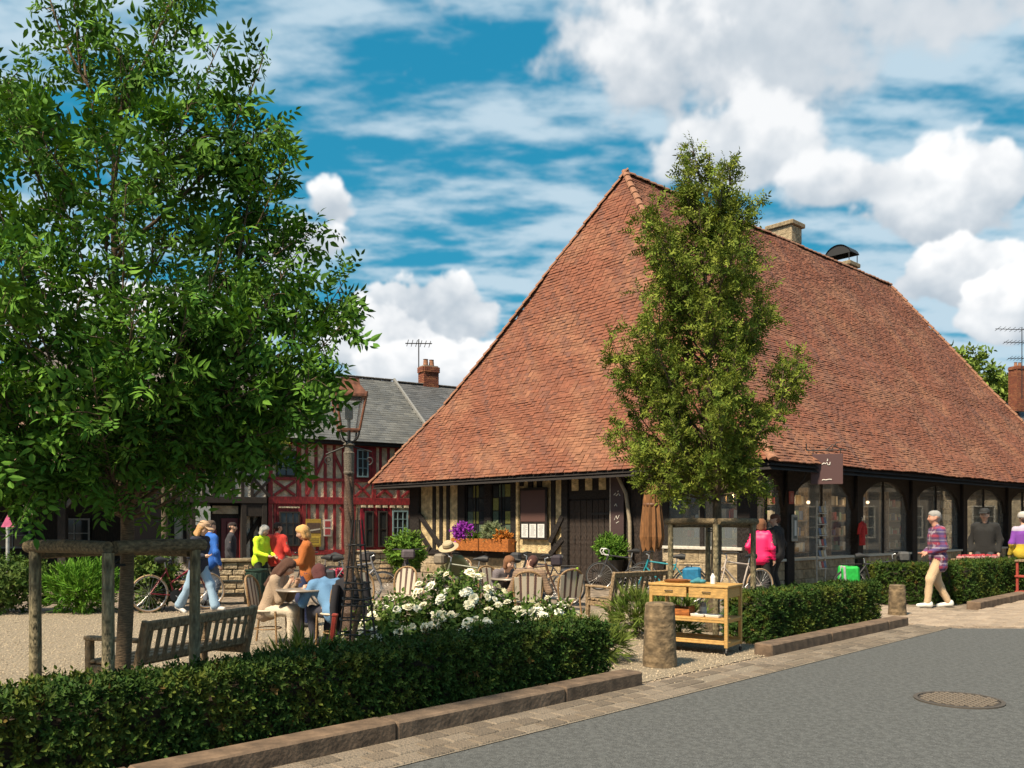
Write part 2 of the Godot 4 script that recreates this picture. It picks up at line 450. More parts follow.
func ground() -> void:
	structure("ground", poly([P(-300, -40), P(300, -40), P(300, 400), P(-300, 400)], -0.012), m.paving)
	structure("gravel_court", poly([S(-12, 0.1), S(9.2, 0.1), S(9.2, 3.5), S(7.5, 4.4), P(0.2, 16.4), P(-3.5, 15.2), P(-14, 15.0), P(-26, 12)], -0.004), m.gravel)
	structure("road", poly([S(-30, -0.56), S(8.75, -0.56), P(13, 12.9), P(60, 12.4), P(60, -20), P(-10, -30)], -0.002), m.asphalt)
	# the gutter: a strip of flat setts between kerb and asphalt
	var gut := structure("gutter", poly([S(-12, -0.555), S(8.9, -0.555), S(8.9, 0.0), S(-12, 0.0)], 0.002), m.joint)
	var kinds := []
	for k in 6: kinds.append(bx(Vector3(0.20 + 0.02 * (k % 3), 0.03, 0.165 - 0.006 * k), 0.008).mesh())
	var bas := Basis(Vector3.UP, PI / 4)
	for row in 3:
		var a := -3.2 + row * 0.11
		while a < 8.7:
			var k := rng.randi() % 6
			if not (row == 1 and a > 2.2 and a < 4.2 and rng.randf() < 0.6): # gravel spills over some of them
				part(gut, "sett", kinds[k], m.sett[rng.randi() % 3], S(a + 0.11, -0.10 - row * 0.178, rr(-0.007, -0.002)), bas * Basis(Vector3.UP, rr(-0.03, 0.03)))
			a += 0.238
	# the crossing beyond the asphalt: small setts, too far to tell apart
	var xf := []
	var cols := []
	for i in 40:
		for j in 62:
			var p := P(5.2 + j * 0.2 + (i % 2) * 0.1, 13.2 + i * 0.135, rr(-0.012, -0.005))
			var rel := Vector3(p.x, 0, p.z + 7.15)
			var b := (-rel.x - rel.z) * 0.7071
			var aa := (rel.x - rel.z) * 0.7071
			if b < -0.9 + 0.35 and aa < 8.9: continue
			if b > 0.0 and (aa < 8.95 or aa > 11.6): continue
			xf.append(Transform3D(Basis(Vector3.UP, rr(-0.04, 0.04)), p))
			var g := rr(0.75, 1.15)
			cols.append(Color(0.30 * g, 0.235 * g, 0.175 * g))
	var setts := many(self, "crossing_setts", bx(Vector3(0.185, 0.03, 0.12), 0.006).mesh(), vc(0.85, ntex(0.06, 4, 0, 1, 6.0), Vector3.ONE * 2.0), xf, cols)
	# loose pebbles over the court
	xf = []
	cols = []
	for i in 34000:
		var p := P(rr(-9, 4.5), 4.5 + 11.0 * pow(rng.randf(), 0.8), rr(-0.006, 0.004))
		var b := (-p.x - p.z - 7.15) * 0.7071
		var aa := (p.x - p.z - 7.15) * 0.7071
		if b < -0.35 or aa > 9.0 or (b < 0.05 and (aa < 1.9 or aa > 4.3)): continue
		if b < 0.05 and rng.randf() > 1.0 + b * 2.4: continue
		xf.append(Transform3D(Basis.from_euler(rv(3.0)).scaled(Vector3.ONE * rr(0.35, 0.8)), p))
		var g := rr(0.7, 1.1)
		cols.append(Color(0.46 * g, 0.375 * g, 0.265 * g))
	var peb := many(self, "gravel_pebbles", bx(Vector3(0.024, 0.014, 0.02), 0.005).mesh(), vc(0.9), xf, cols)
	tag(peb, "pale loose gravel pebbles strewn over the court", "gravel", "", "stuff")
	tag(setts, "small stone setts paving the crossing beyond the asphalt", "paving", "", "stuff")
	# kerbs: separate blocks of brown stone
	for run in [[-7.0, 1.82], [4.38, 8.66], [12.1, 22.0]]:
		var k := Node3D.new()
		k.name = numbered("kerb")
		add_child(k)
		k.set_meta("kind", "structure")
		var a: float = run[0]
		while a < run[1] - 0.05:
			var l: float = min(rr(1.3, 2.1), run[1] - a)
			if run[1] - a - l < 0.3: l = run[1] - a
			part(k, "kerb_stone", bx(Vector3(l - 0.008, 0.27, 0.24), 0.014), m.kerb[rng.randi() % 3], S(a + l / 2, 0.12, 0.0 + rr(-0.004, 0.004)), bas)
			a += l
	# manhole cover in the road
	var mh := thing("manhole_cover", "round cast iron manhole cover set in the asphalt", "manhole cover", P(4.01, 7.72, -0.002))
	var b := Mb.new()
	b.lathe([Vector2(0.37, 0.0), Vector2(0.37, 0.012), Vector2(0.335, 0.012), Vector2(0.335, 0.004)], 40)
	part(mh, "frame", b, mk(Color(0.09, 0.075, 0.06), 0.7, ntex(0.12, 3, 0.7, 1.0), Vector3.ONE * 6.0))
	b = Mb.new()
	b.lathe([Vector2(0.328, 0.002), Vector2(0.328, 0.008), Vector2(0.0, 0.008)], 40)
	part(mh, "lid", b, mk(Color(0.07, 0.055, 0.042), 0.75, ntex(0.12, 3, 0.5, 1.0), Vector3.ONE * 6.0))
	b = Mb.new()
	for i in range(-6, 7):
		for j in range(-6, 7):
			var p := Vector3(i * 0.05, 0.011, j * 0.05)
			if Vector2(p.x, p.z).length() < 0.305: b.box(p, Vector3(0.034, 0.009, 0.034), Basis(Vector3.UP, PI / 4 if (i + j) % 2 else 0.0), 0.002)
	part(mh, "raised_studs", b, mk(Color(0.25, 0.20, 0.15), 0.7, ntex(0.12, 3, 0.5, 1.0), Vector3.ONE * 6.0)).set_meta("kind", "stuff")
# ---------------------------------------------------------------- plants
func leaf(b: Mb, at: Vector3, dir: Vector3, side: Vector3, l: float, w: float, droop := 0.25) -> void: # a pointed oval, folded along its rib and bent down
	var up := side.cross(dir).normalized()
	var rib := []
	var rim := []
	for q in [[0.0, 0.0], [0.3, 0.92], [0.62, 0.8], [1.0, 0.0]]:
		var p: Vector3 = at + dir * l * q[0] - up * l * droop * q[0] * q[0]
		rib.append(p - up * w * 0.12 * q[1])
		rim.append([p + side * w * 0.5 * q[1] + up * w * 0.06, p - side * w * 0.5 * q[1] + up * w * 0.06])
	for s in 2:
		var nn := (up + side * (-0.3 if s == 0 else 0.3)).normalized()
		for e in [[rib[0], rim[1][s], rib[1]], [rib[1], rim[1][s], rim[2][s]], [rib[1], rim[2][s], rib[2]], [rib[2], rim[2][s], rib[3]]]:
			for p in (e if s == 1 else [e[0], e[2], e[1]]): b.vert(p, (nn + dir * droop * 1.2 * ((p - at).dot(dir) / l)).normalized())

func sprig(count: int, l: float, w: float, stem: float, droop: float, open: float, sd: int, flat_spray := false) -> ArrayMesh:
	var g := RandomNumberGenerator.new()
	g.seed = sd
	var b := Mb.new()
	for i in count:
		var t := float(i + 1) / count
		var a := i * 2.4 + g.randf_range(-0.4, 0.4)
		if flat_spray: a = PI * (i % 2) + g.randf_range(-0.45, 0.45)
		var out := Vector3(cos(a), 0, sin(a))
		var dir := (out * open + Vector3.UP * (1.0 - open * 0.55)).normalized()
		if i == count - 1: dir = (Vector3.UP + out * 0.3).normalized()
		var side := dir.cross(Vector3.UP + out * 0.01).normalized()
		if flat_spray: side = dir.cross(Vector3(g.randf_range(-0.25, 0.25), g.randf_range(-0.25, 0.25), 1)).normalized()
		leaf(b, Vector3.UP * stem * t, dir, side, l * g.randf_range(0.75, 1.1), w * g.randf_range(0.8, 1.1), droop * g.randf_range(0.5, 1.5))
	return b.mesh()

func turned(y: Vector3, roll: float, s: float) -> Basis:
	y = y.normalized()
	var x := y.cross(Vector3(0.31, 0.2, 0.93))
	if x.length() < 0.05: x = y.cross(Vector3.RIGHT)
	x = x.normalized().rotated(y, roll)
	return Basis(x, y, x.cross(y)).scaled(Vector3.ONE * s)

func tint(base: Color, alt: Color, spread := 0.35) -> Color:
	var c := base.lerp(alt, rng.randf())
	var g := rr(1.0 - spread, 1.0 + spread)
	return Color(c.r * g, c.g * g, c.b * g)

func bez(a: Vector3, c: Vector3, b: Vector3, n: int) -> Array:
	var out := []
	for i in n + 1:
		var t := float(i) / n
		out.append(a.lerp(c, t).lerp(c.lerp(b, t), t))
	return out

# lobes: [centre, radii, twigs]; every twig carries its leaves along its length
func tree(called: String, label: String, at: Vector3, group: String, th: float, tr: float, lobes: Array, sp: Array, size: float, base: Color, alt: Color, bark: Material, per := 7, reach := 0.25, hang := -0.25, low := 0.36) -> Node3D:
	var o := thing(called, label, "tree", at, 0.0, group)
	var tb := Mb.new()
	var pts := []
	var rad := []
	for i in 13:
		var t := i / 12.0
		pts.append(Vector3(sin(t * 5.0) * 0.03 * th * 0.3, t * th, cos(t * 4.0) * 0.02 * th * 0.3 - 0.006 * th))
		rad.append(tr * (1.0 - 0.72 * t) * (1.0 + 0.35 * exp(-t * 40.0)))
	tb.tube(pts, rad, 12)
	part(o, "trunk", tb, bark)
	var lb := Mb.new()
	var xf := []
	var cols := []
	for lo in lobes:
		var c: Vector3 = lo[0]
		var hor := Vector2(c.x, c.z).length()
		var sy: float = clamp(c.y - hor * 1.1 - lo[1].y * 0.7, th * low, th * 0.92)
		var st: Vector3 = pts[int(sy / th * 12.0)]
		var limb := bez(st, st.lerp(c, 0.45) + Vector3.UP * (c.y - st.y) * 0.12 + rv(0.06 * size), c, 8)
		var lr := []
		for i in 9: lr.append(tr * 0.22 * (1.0 - 0.85 * i / 8.0) + 0.004 * size)
		lb.tube(limb, lr, 6, false)
		for k in lo[2]:
			var d := Vector3(rng.randfn(), rng.randfn(), rng.randfn()).normalized()
			var r: float = pow(rng.randf(), 0.42) * rr(0.8, 1.14)
			var e: Vector3 = c + d * r * lo[1]
			var s0: Vector3 = limb[rng.randi_range(4, 8)]
			var tw := bez(s0, s0.lerp(e, 0.5) + Vector3.UP * rr(0.0, 0.16) * size + rv(0.05 * size), e, 5)
			lb.tube(tw, [0.011 * size, 0.009 * size, 0.007 * size, 0.006 * size, 0.004 * size, 0.003 * size], 4, false)
			for q in per:
				var t: float = lerp(reach, 1.0, (q + rng.randf()) / per) * 5.0
				var i0: int = min(int(t), 4)
				var p: Vector3 = tw[i0].lerp(tw[i0 + 1], t - i0)
				var dir: Vector3 = (tw[i0 + 1] - tw[i0]).normalized() * 0.7 + rv(0.75) + Vector3.UP * hang
				xf.append(Transform3D(turned(dir, rr(0, TAU), rr(0.75, 1.25)), p + rv(0.035 * size)))
				cols.append(tint(base, alt))
	part(o, "branches", lb, bark).set_meta("kind", "stuff")
	var parts := [[], []]
	var pc := [[], []]
	for i in xf.size():
		parts[i % 2].append(xf[i]); pc[i % 2].append(cols[i])
	var cr := many(o, "crown", sp[0], m.leaf, parts[0], pc[0])
	cr.set_meta("kind", "stuff")
	many(o, "crown", sp[1], m.leaf, parts[1], pc[1]).set_meta("kind", "stuff")
	return o

# boughs: [tip, length of the side twigs]; each bough leaves the trunk, forks, and is feathered with short leafy twigs
func bough_tree(called: String, label: String, at: Vector3, th: float, tr: float, first: float, boughs: Array, sp: Array, base: Color, alt: Color, bark: Material, forks: int, gap: float, per: int, hang: float, steep: float) -> void:
	var o := thing(called, label, "tree", at)
	var tb := Mb.new()
	var pts := []
	var rad := []
	for i in 17:
		var t := i / 16.0
		pts.append(Vector3(sin(t * 6.0) * 0.012 * th, t * th, cos(t * 5.0) * 0.008 * th - 0.008 * th))
		rad.append(tr * (1.0 - 0.85 * t) * (1.0 + 0.3 * exp(-t * 45.0) + 0.04 * sin(i * 2.7)))
	tb.tube(pts, rad, 14)
	part(o, "trunk", tb, bark)
	var lb := Mb.new()
	var xf := [[], []]
	var cols := [[], []]
	for q in boughs:
		var tip: Vector3 = q[0]
		var hor := Vector2(tip.x, tip.z).length()
		var sy: float = clamp(tip.y - hor * steep - rr(0.1, 0.5), first + rr(0.0, 0.25), th * 0.93)
		var st: Vector3 = pts[int(sy / th * 16.0)].lerp(pts[min(int(sy / th * 16.0) + 1, 16)], fposmod(sy / th * 16.0, 1.0))
		var ctrl := Vector3(lerpf(st.x, tip.x, 0.62), lerpf(st.y, tip.y, 0.38), lerpf(st.z, tip.z, 0.62)) + rv(0.08)
		var main := bez(st, ctrl, tip, 14)
		var lines := [[main, 0.28, 1.0]]
		for f in forks:
			var k := rng.randi_range(4, 11)
			var from: Vector3 = main[k]
			var way: Vector3 = (tip - from) * rr(0.5, 0.85)
			var side := way.cross(rv(1.0)).normalized() * way.length() * rr(0.3, 0.6)
			var e := from + way + side
			lines.append([bez(from, from.lerp(e, 0.5) + way * 0.08 + rv(0.04), e, 8), 0.15, 0.62])
		for l in lines:
			var p: Array = l[0]
			var n := p.size() - 1
			var r := []
			var big: float = tr * 0.30 * l[2]
			for i in n + 1: r.append(lerpf(big, 0.003, pow(float(i) / n, 0.7)))
			lb.tube(p, r, 5, false)
			var length := 0.0
			for i in n: length += p[i].distance_to(p[i + 1])
			var s: float = length * l[1]
			while s < length:
				var u: float = s / length * n
				var i0: int = min(int(u), n - 1)
				var at0: Vector3 = p[i0].lerp(p[i0 + 1], u - i0)
				var along: Vector3 = (p[i0 + 1] - p[i0]).normalized()
				var out := along.cross(rv(1.0)).normalized()
				var tl: float = q[1] * rr(0.45, 1.15) * (1.0 - 0.55 * s / length) * (0.6 + 0.4 * l[2])
				var e: Vector3 = at0 + (along * rr(0.5, 0.95) + out).normalized() * tl
				var tw := bez(at0, at0.lerp(e, 0.5) + Vector3.UP * tl * 0.12, e + Vector3.DOWN * tl * 0.10, 3)
				lb.tube(tw, [0.005, 0.004, 0.003, 0.002], 3, false)
				for c in per:
					var v: float = (c + rng.randf()) / per * 3.0
					var k0: int = min(int(v), 2)
					var dir: Vector3 = (tw[k0 + 1] - tw[k0]).normalized() + rv(0.55) + Vector3.UP * hang
					var w := rng.randi() % 2
					xf[w].append(Transform3D(turned(dir, rr(0, TAU), rr(0.6, 1.3)), tw[k0].lerp(tw[k0 + 1], v - k0) + rv(0.02)))
					cols[w].append(tint(base, alt, 0.4))
				s += gap * rr(0.6, 1.4)
			xf[0].append(Transform3D(turned(p[n] - p[n - 1], rr(0, TAU), 1.0), p[n]))
			cols[0].append(tint(base, alt, 0.4))
	part(o, "branches", lb, bark).set_meta("kind", "stuff")
	for w in 2: many(o, "crown", sp[w], m.leaf, xf[w], cols[w]).set_meta("kind", "stuff")

func trees() -> void:
	var L := []
	for q in [[-0.5, 5.62, 0.1, 0.26], [-0.85, 4.85, 0.2, 0.28], [-0.12, 5.0, -0.3, 0.26], [0.52, 5.75, 0.0, 0.26], [0.8, 4.95, 0.2, 0.28], [1.1, 4.95, 0.1, 0.26], [1.15, 4.5, -0.2, 0.3], [1.3, 4.2, 0.2, 0.34], [1.35, 3.85, -0.3, 0.36], [1.72, 3.4, 0.1, 0.32], [1.7, 2.98, 0.3, 0.34], [1.55, 2.66, -0.1, 0.36], [1.35, 3.35, 0.4, 0.36], [1.35, 2.42, 0.3, 0.36],
		[0.9, 2.15, 0.4, 0.4], [0.3, 1.95, 0.7, 0.42], [-0.3, 1.86, 0.8, 0.42], [-0.8, 1.9, 0.5, 0.42], [-1.3, 2.1, 0.2, 0.4], [-1.7, 2.7, 0.1, 0.4], [-1.8, 3.3, 0.2, 0.38], [-1.6, 3.8, 0.0, 0.34], [-1.15, 4.35, 0.0, 0.28],
		[0.0, 3.2, 1.3, 0.42], [0.6, 3.6, 1.2, 0.4], [-0.6, 3.5, 1.2, 0.4], [0.3, 4.2, 1.0, 0.38], [-0.3, 4.4, 0.9, 0.36], [0.9, 3.0, 1.0, 0.4], [-0.9, 2.8, 1.1, 0.42], [0.4, 2.5, 1.2, 0.42], [-0.3, 2.4, 1.2, 0.42], [0.0, 3.2, -1.3, 0.42], [0.7, 3.6, -1.1, 0.4], [-0.7, 3.4, -1.2, 0.4], [0.2, 4.4, -0.9, 0.36], [0.9, 2.7, -1.0, 0.4], [-0.9, 2.6, -1.0, 0.42], [0.0, 2.2, -1.0, 0.42], [0.15, 4.9, 0.3, 0.3], [-0.5, 4.75, 0.3, 0.3], [0.7, 4.5, 0.4, 0.32], [1.0, 3.5, 0.6, 0.36], [-1.0, 4.2, 0.5, 0.34], [-1.2, 3.5, 0.7, 0.36], [1.2, 2.9, 0.6, 0.36], [0.6, 2.9, 1.1, 0.38], [-0.5, 2.95, 1.25, 0.38]]:
		L.append([Vector3(q[0], q[1], q[2]), q[3]])
	bough_tree("cherry_tree", "large leafy green tree inside the nearest log tree guard", P(-2.89, 6.3), 4.9, 0.062, 1.62, L, [sprig(7, 0.064, 0.028, 0.15, 0.35, 0.95, 1, true), sprig(6, 0.074, 0.033, 0.13, 0.5, 1.0, 2, true)], Color(0.038, 0.105, 0.015), Color(0.115, 0.23, 0.03), m.bark, 2, 0.056, 4, -0.3, 1.0)
	L = []
	var prof_r := [[1.9, 0.85], [2.5, 1.2], [3.2, 1.25], [4.0, 1.35], [5.0, 1.2], [6.0, 0.9], [6.7, 0.6], [7.3, 0.2]]
	for i in 74:
		var y: float = lerp(2.08, 6.9, pow((i + 0.5) / 74.0, 1.05))
		var a := i * 2.39996
		var r := 0.2
		for k in 7:
			if y >= prof_r[k][0] and y < prof_r[k + 1][0]: r = lerpf(prof_r[k][1], prof_r[k + 1][1], (y - prof_r[k][0]) / (prof_r[k + 1][0] - prof_r[k][0]))
		r *= rr(0.5, 1.05)
		var tx := cos(a) * r - 0.14
		if tx > 0.15 and y > 2.55 and y < 3.75: tx *= 0.5 # the crown is thin on this side
		L.append([Vector3(tx, y, sin(a) * r), 0.34 if y < 6 else 0.24])
	for q in [[1.2, 4.0, 0.2], [1.1, 3.8, -0.1], [-0.3, 7.15, 0.0], [0.65, 6.25, 0.1], [-1.5, 4.3, 0.1]]: L.append([Vector3(q[0], q[1], q[2]), 0.3])
	var small := [sprig(8, 0.056, 0.024, 0.15, 0.3, 0.85, 3, true), sprig(8, 0.062, 0.024, 0.14, 0.35, 0.95, 4)]
	bough_tree("young_tree", "tall narrow yellow-green tree in front of the tiled hall roof", P(2.93, 12.6), 7.0, 0.085, 1.85, L, small, Color(0.085, 0.135, 0.02), Color(0.185, 0.215, 0.034), m.bark2, 2, 0.055, 4, -0.05, 1.15)
	L = []
	for q in [[1.3, 3.05, 0.2, 0.9, 0.5, 0.7, 90], [2.1, 3.2, 0.0, 0.7, 0.45, 0.6, 80], [0.3, 3.5, 0.0, 0.9, 0.6, 0.7, 80], [-0.7, 3.4, 0.0, 0.8, 0.6, 0.7, 60], [0.9, 4.0, 0.0, 1.0, 0.6, 0.7, 70]]:
		L.append([Vector3(q[0], q[1], q[2]), Vector3(q[3], q[4], q[5]), q[6]])
	tree("square_tree", "pale yellow-green tree behind the big tree, before the striped houses", P(-7.15, 17.6), "", 3.8, 0.09, L, small, 1.1, Color(0.10, 0.16, 0.02), Color(0.17, 0.20, 0.03), m.bark2, 7, 0.25, -0.2, 0.6)
	var big := [sprig(8, 0.42, 0.2, 0.7, 0.3, 0.9, 5), sprig(8, 0.4, 0.2, 0.8, 0.3, 0.9, 6)]
	L = []
	for q in [[-1.6, 12.9, 0, 2.0, 2.2, 2, 70], [0.4, 11.8, 0.5, 2.2, 2.2, 2, 60], [2.6, 10.6, 0.5, 2.0, 2.0, 2, 50], [-3, 9.8, 0, 2.4, 2.2, 2, 50], [0, 9, 1, 2.6, 2.4, 2, 60]]:
		L.append([Vector3(q[0], q[1], q[2]), Vector3(q[3], q[4], q[5]), q[6]])
	tree("distant_tree", "light green tree rising behind the far end of the hall roof", P(30.6, 60), "", 12, 0.3, L, big, 4.0, Color(0.11, 0.18, 0.035), Color(0.18, 0.24, 0.05), m.bark2, 6)
	L = []
	for q in [[0.0, 12.2, 0, 1.7, 1.6, 2, 34], [-1.5, 10.6, 0.5, 1.6, 1.6, 2, 30], [1.4, 10.2, 0.5, 1.6, 1.6, 2, 30]]:
		L.append([Vector3(q[0], q[1], q[2]), Vector3(q[3], q[4], q[5]), q[6]])
	tree("distant_tree", "grey-green tree behind the far slate roof and brick chimney", P(38.5, 68), "", 12, 0.3, L, big, 4.0, Color(0.06, 0.10, 0.05), Color(0.08, 0.12, 0.06), m.bark2, 5)

# a clipped hedge along a line of points, w thick and h tall
func hedge(label: String, pts: Array, w: float, h: float, dens := 520.0, kind := 0) -> void:
	var o := thing("clipped_hedge", label, "hedge", pts[0], 0, "clipped hedges in the kerbed beds")
	var core := Mb.new()
	var xf := []
	var cols := []
	var nz := FastNoiseLite.new()
	nz.seed = 9; nz.frequency = 0.9
	for s in pts.size() - 1:
		var a: Vector3 = pts[s] - pts[0]
		var b: Vector3 = pts[s + 1] - pts[0]
		var d := (b - a).normalized()
		var nn := Vector3(-d.z, 0, d.x)
		var l := (b - a).length()
		var bas := Basis(d, Vector3.UP, nn)
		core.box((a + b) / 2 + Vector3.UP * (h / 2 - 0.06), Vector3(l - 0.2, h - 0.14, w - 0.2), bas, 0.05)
		for f in [[0, 1], [0, -1], [1, 1], [2, 1], [2, -1]]: # the two long sides, the top, the ends
			var area: float = l * h if f[0] == 0 else (l * w if f[0] == 1 else w * h)
			for i in int(area * dens):
				var p: Vector3
				var q: Vector3
				if f[0] == 0: p = Vector3(rr(-l / 2, l / 2), rr(0.02, h), f[1] * w / 2); q = Vector3(0, 0.25, f[1])
				elif f[0] == 1: p = Vector3(rr(-l / 2, l / 2), h, rr(-w / 2, w / 2)); q = Vector3.UP
				else: p = Vector3(f[1] * l / 2, rr(0.02, h), rr(-w / 2, w / 2)); q = Vector3(f[1], 0.25, 0)
				var wp := (a + b) / 2 + bas * p
				var bulge := nz.get_noise_3d(wp.x + pts[0].x, wp.y, wp.z + pts[0].z)
				p += q * (bulge * 0.04 - 0.05 + rr(-0.03, 0.02))
				if f[0] == 1: p.y += 0.03 * (1.0 if rng.randf() < 0.1 else 0.0)
				var dir := bas * (q + rv(0.75))
				xf.append(Transform3D(turned(dir, rr(0, TAU), rr(0.55, 1.4)), (a + b) / 2 + bas * p))
				var young: float = smoothstep(-0.1, 0.5, nz.get_noise_3d(wp.x * 2.0 + 40.0, wp.y * 2.0, wp.z * 2.0) + rr(-0.25, 0.25))
				var cc := tint(Color(0.022, 0.054, 0.011), Color(0.045, 0.08, 0.016), 0.45).lerp(Color(0.11, 0.125, 0.02), young * 0.65)
				if rng.randf() < 0.02: cc = cc.lerp(Color(0.13, 0.07, 0.025), 0.7)
				cols.append(cc)
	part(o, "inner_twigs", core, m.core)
	many(o, "foliage", sprig(8, 0.036, 0.018, 0.06, 0.15, 0.8, 20 + kind), m.hedge_leaf, xf, cols).set_meta("kind", "stuff")

func bush(called: String, label: String, cat: String, at: Vector3, r: Vector3, n: int, sp: Mesh, base: Color, alt: Color, lift := 0.0, group := "") -> Node3D:
	var o := thing(called, label, cat, at, 0, group)
	foliage(o, Vector3.UP * (r.y + lift), r, n, sp, base, alt)
	return o

func foliage(o: Node3D, at: Vector3, r: Vector3, n: int, sp: Mesh, base: Color, alt: Color, stems := true) -> void:
	var xf := []
	var cols := []
	var st := Mb.new()
	for i in n:
		var d := Vector3(rng.randfn(), rng.randfn(), rng.randfn()).normalized()
		var q: float = pow(rng.randf(), 0.4) * rr(0.78, 1.08)
		var p := at + d * r * q
		xf.append(Transform3D(turned(d * 0.8 + Vector3.UP * 0.5 + rv(0.6), rr(0, TAU), rr(0.7, 1.3)), p))
		cols.append(tint(base, alt))
		if stems and i % 12 == 0: st.tube([Vector3(at.x + rr(-0.04, 0.04), at.y - r.y * 0.95, at.z + rr(-0.04, 0.04)), (at + p) / 2 + rv(0.03), p], 0.005, 4, false)
	if stems: part(o, "stems", st, m.bark2).set_meta("kind", "stuff")
	many(o, "foliage", sp, m.leaf, xf, cols).set_meta("kind", "stuff")

func plants() -> void:
	hedge("long dark clipped hedge running along the nearest kerb", [S(-6.5, 0.66), S(1.72, 0.66)], 0.62, 0.58, 1250)
	hedge("low clipped hedge to the right of the wooden serving cart", [S(5.15, 0.80), S(8.75, 0.80)], 0.66, 0.63, 1000, 1)
	hedge("clipped hedge behind the walking man in the plaid shirt", [S(12.1, 1.95), S(13.15, 0.85), S(17.4, 0.85)], 0.7, 0.76, 800, 2)
	# rose bush: leafy mound behind the hedge with white blooms
	var rb := thing("rose_bush", "white flowering rose bush behind the long hedge", "rose bush", P(-0.30, 10.0))
	var rs := sprig(6, 0.065, 0.036, 0.14, 0.2, 0.85, 31)
	for q in [[-0.95, 0.33, 0.2, 0.5, 0.36, 0.45], [-0.35, 0.5, 0.0, 0.5, 0.48, 0.5], [0.3, 0.34, 0.1, 0.5, 0.32, 0.5], [0.72, 0.3, 0.3, 0.36, 0.3, 0.4], [-0.05, 0.3, 0.5, 0.6, 0.28, 0.4], [-1.15, 0.2, 0.6, 0.4, 0.25, 0.3]]:
		foliage(rb, Vector3(q[0], q[1], q[2]), Vector3(q[3], q[4], q[5]), 520, rs, Color(0.055, 0.11, 0.022), Color(0.11, 0.16, 0.035))
	var petals := []
	for k in 3:
		var b := Mb.new()
		for ring in 3:
			var cnt := 5 + ring
			for i in cnt:
				var a := TAU * i / cnt + ring * 0.6 + k
				var o := Vector3(cos(a), 0, sin(a))
				var tilt := 0.35 + ring * 0.4
				var side := o.cross(Vector3.UP)
				var dir := (o * sin(tilt * 0.95) + Vector3.UP * cos(tilt)).normalized()
				var base := o * 0.006 * ring
				var mid := base + dir * 0.03
				var tip := mid + (o * 0.6 + Vector3.UP * (0.5 - ring * 0.3)).normalized() * 0.022
				var w := 0.017 + ring * 0.003
				b.quad(base - side * 0.006, base + side * 0.006, mid + side * w, mid - side * w)
				b.quad(mid - side * w, mid + side * w, tip + side * w * 0.6, tip - side * w * 0.6)
		petals.append(b.mesh())
	var white := [mk(Color(0.80, 0.78, 0.66), 0.7), mk(Color(0.78, 0.74, 0.56), 0.7)]
	for w in white:
		w.backlight_enabled = true
		w.backlight = Color(0.5, 0.5, 0.4)
	for i in 135:
		var c: Array = [[-0.95, 0.33, 0.2, 0.52, 0.38, 0.45], [-0.35, 0.5, 0.0, 0.52, 0.5, 0.5], [-0.35, 0.5, 0.0, 0.55, 0.54, 0.5], [0.3, 0.34, 0.1, 0.52, 0.38, 0.5], [0.75, 0.32, 0.3, 0.4, 0.38, 0.4], [-0.05, 0.3, 0.5, 0.6, 0.3, 0.4], [-1.15, 0.2, 0.6, 0.4, 0.3, 0.3]][i % 7]
		var d := Vector3(rng.randfn() * 0.8, abs(rng.randfn()) * 0.7 + 0.15, abs(rng.randfn()) * 0.8 - 0.1).normalized()
		var p := Vector3(c[0], c[1], c[2]) + d * Vector3(c[3], c[4], c[5]) * rr(0.95, 1.12)
		part(rb, "rose", petals[i % 3], white[rng.randi() % 2], p, turned(d + Vector3.UP * 0.3 + rv(0.4), rr(0, 6), rr(0.7, 1.15)))
	# the bed between hedge and cafe tables
	var gs := sprig(9, 0.20, 0.014, 0.03, 0.15, 0.35, 41)
	for q in [[-1.9, 7.75, 0.26, "tuft of long narrow leaves behind the hedge near the trellis"], [0.95, 9.9, 0.2, "low leafy tuft at the right end of the long hedge"], [1.75, 12.0, 0.3, "leafy perennial clump beneath the slatted bench by the cart"], [2.25, 11.6, 0.3, "leafy perennial clump standing behind the serving cart"]]:
		bush("perennial_clump", q[3], "plant", P(q[0], q[1]), Vector3(0.4, q[2], 0.34), 150, gs, Color(0.07, 0.12, 0.02), Color(0.14, 0.18, 0.04))
	# plants at the far left of the court
	bush("rounded_shrub", "dense rounded dark green shrub at the left edge", "shrub", P(-9.1, 15.2), Vector3(1.0, 0.52, 0.6), 900, sprig(7, 0.08, 0.045, 0.1, 0.2, 0.8, 51), Color(0.05, 0.10, 0.02), Color(0.09, 0.13, 0.03))
	bush("herb_clump", "bright green feathery clump of tall herbs before the dark shop", "plant", P(-7.68, 15.3), Vector3(0.62, 0.38, 0.4), 620, sprig(10, 0.13, 0.022, 0.22, 0.1, 0.4, 52), Color(0.075, 0.19, 0.02), Color(0.13, 0.25, 0.03))
	bush("trailing_shrub", "loose dark shrub growing beside the red bicycle", "shrub", P(-6.5, 15.6), Vector3(0.4, 0.55, 0.4), 330, sprig(7, 0.09, 0.05, 0.12, 0.2, 0.8, 53), Color(0.05, 0.10, 0.02), Color(0.10, 0.14, 0.03))
	# clipped bushes in pots
	var pot := thing("potted_bush", "round leafy bush in a blue-grey planter by the red house", "potted plant", P(-2.55, 20.6))
	var pb := Mb.new()
	pb.lathe([Vector2(0.17, 0), Vector2(0.24, 0.5), Vector2(0.25, 0.52), Vector2(0.22, 0.52), Vector2(0.2, 0.46), Vector2(0, 0.46)], 4, Transform3D(Basis(Vector3.UP, 0.5), Vector3.ZERO), true)
	part(pot, "planter", pb, flat(Color(0.16, 0.24, 0.26)))
	foliage(pot, Vector3(0, 0.86, 0), Vector3(0.4, 0.46, 0.4), 620, sprig(7, 0.09, 0.045, 0.12, 0.2, 0.8, 54), Color(0.07, 0.15, 0.02), Color(0.13, 0.21, 0.03))
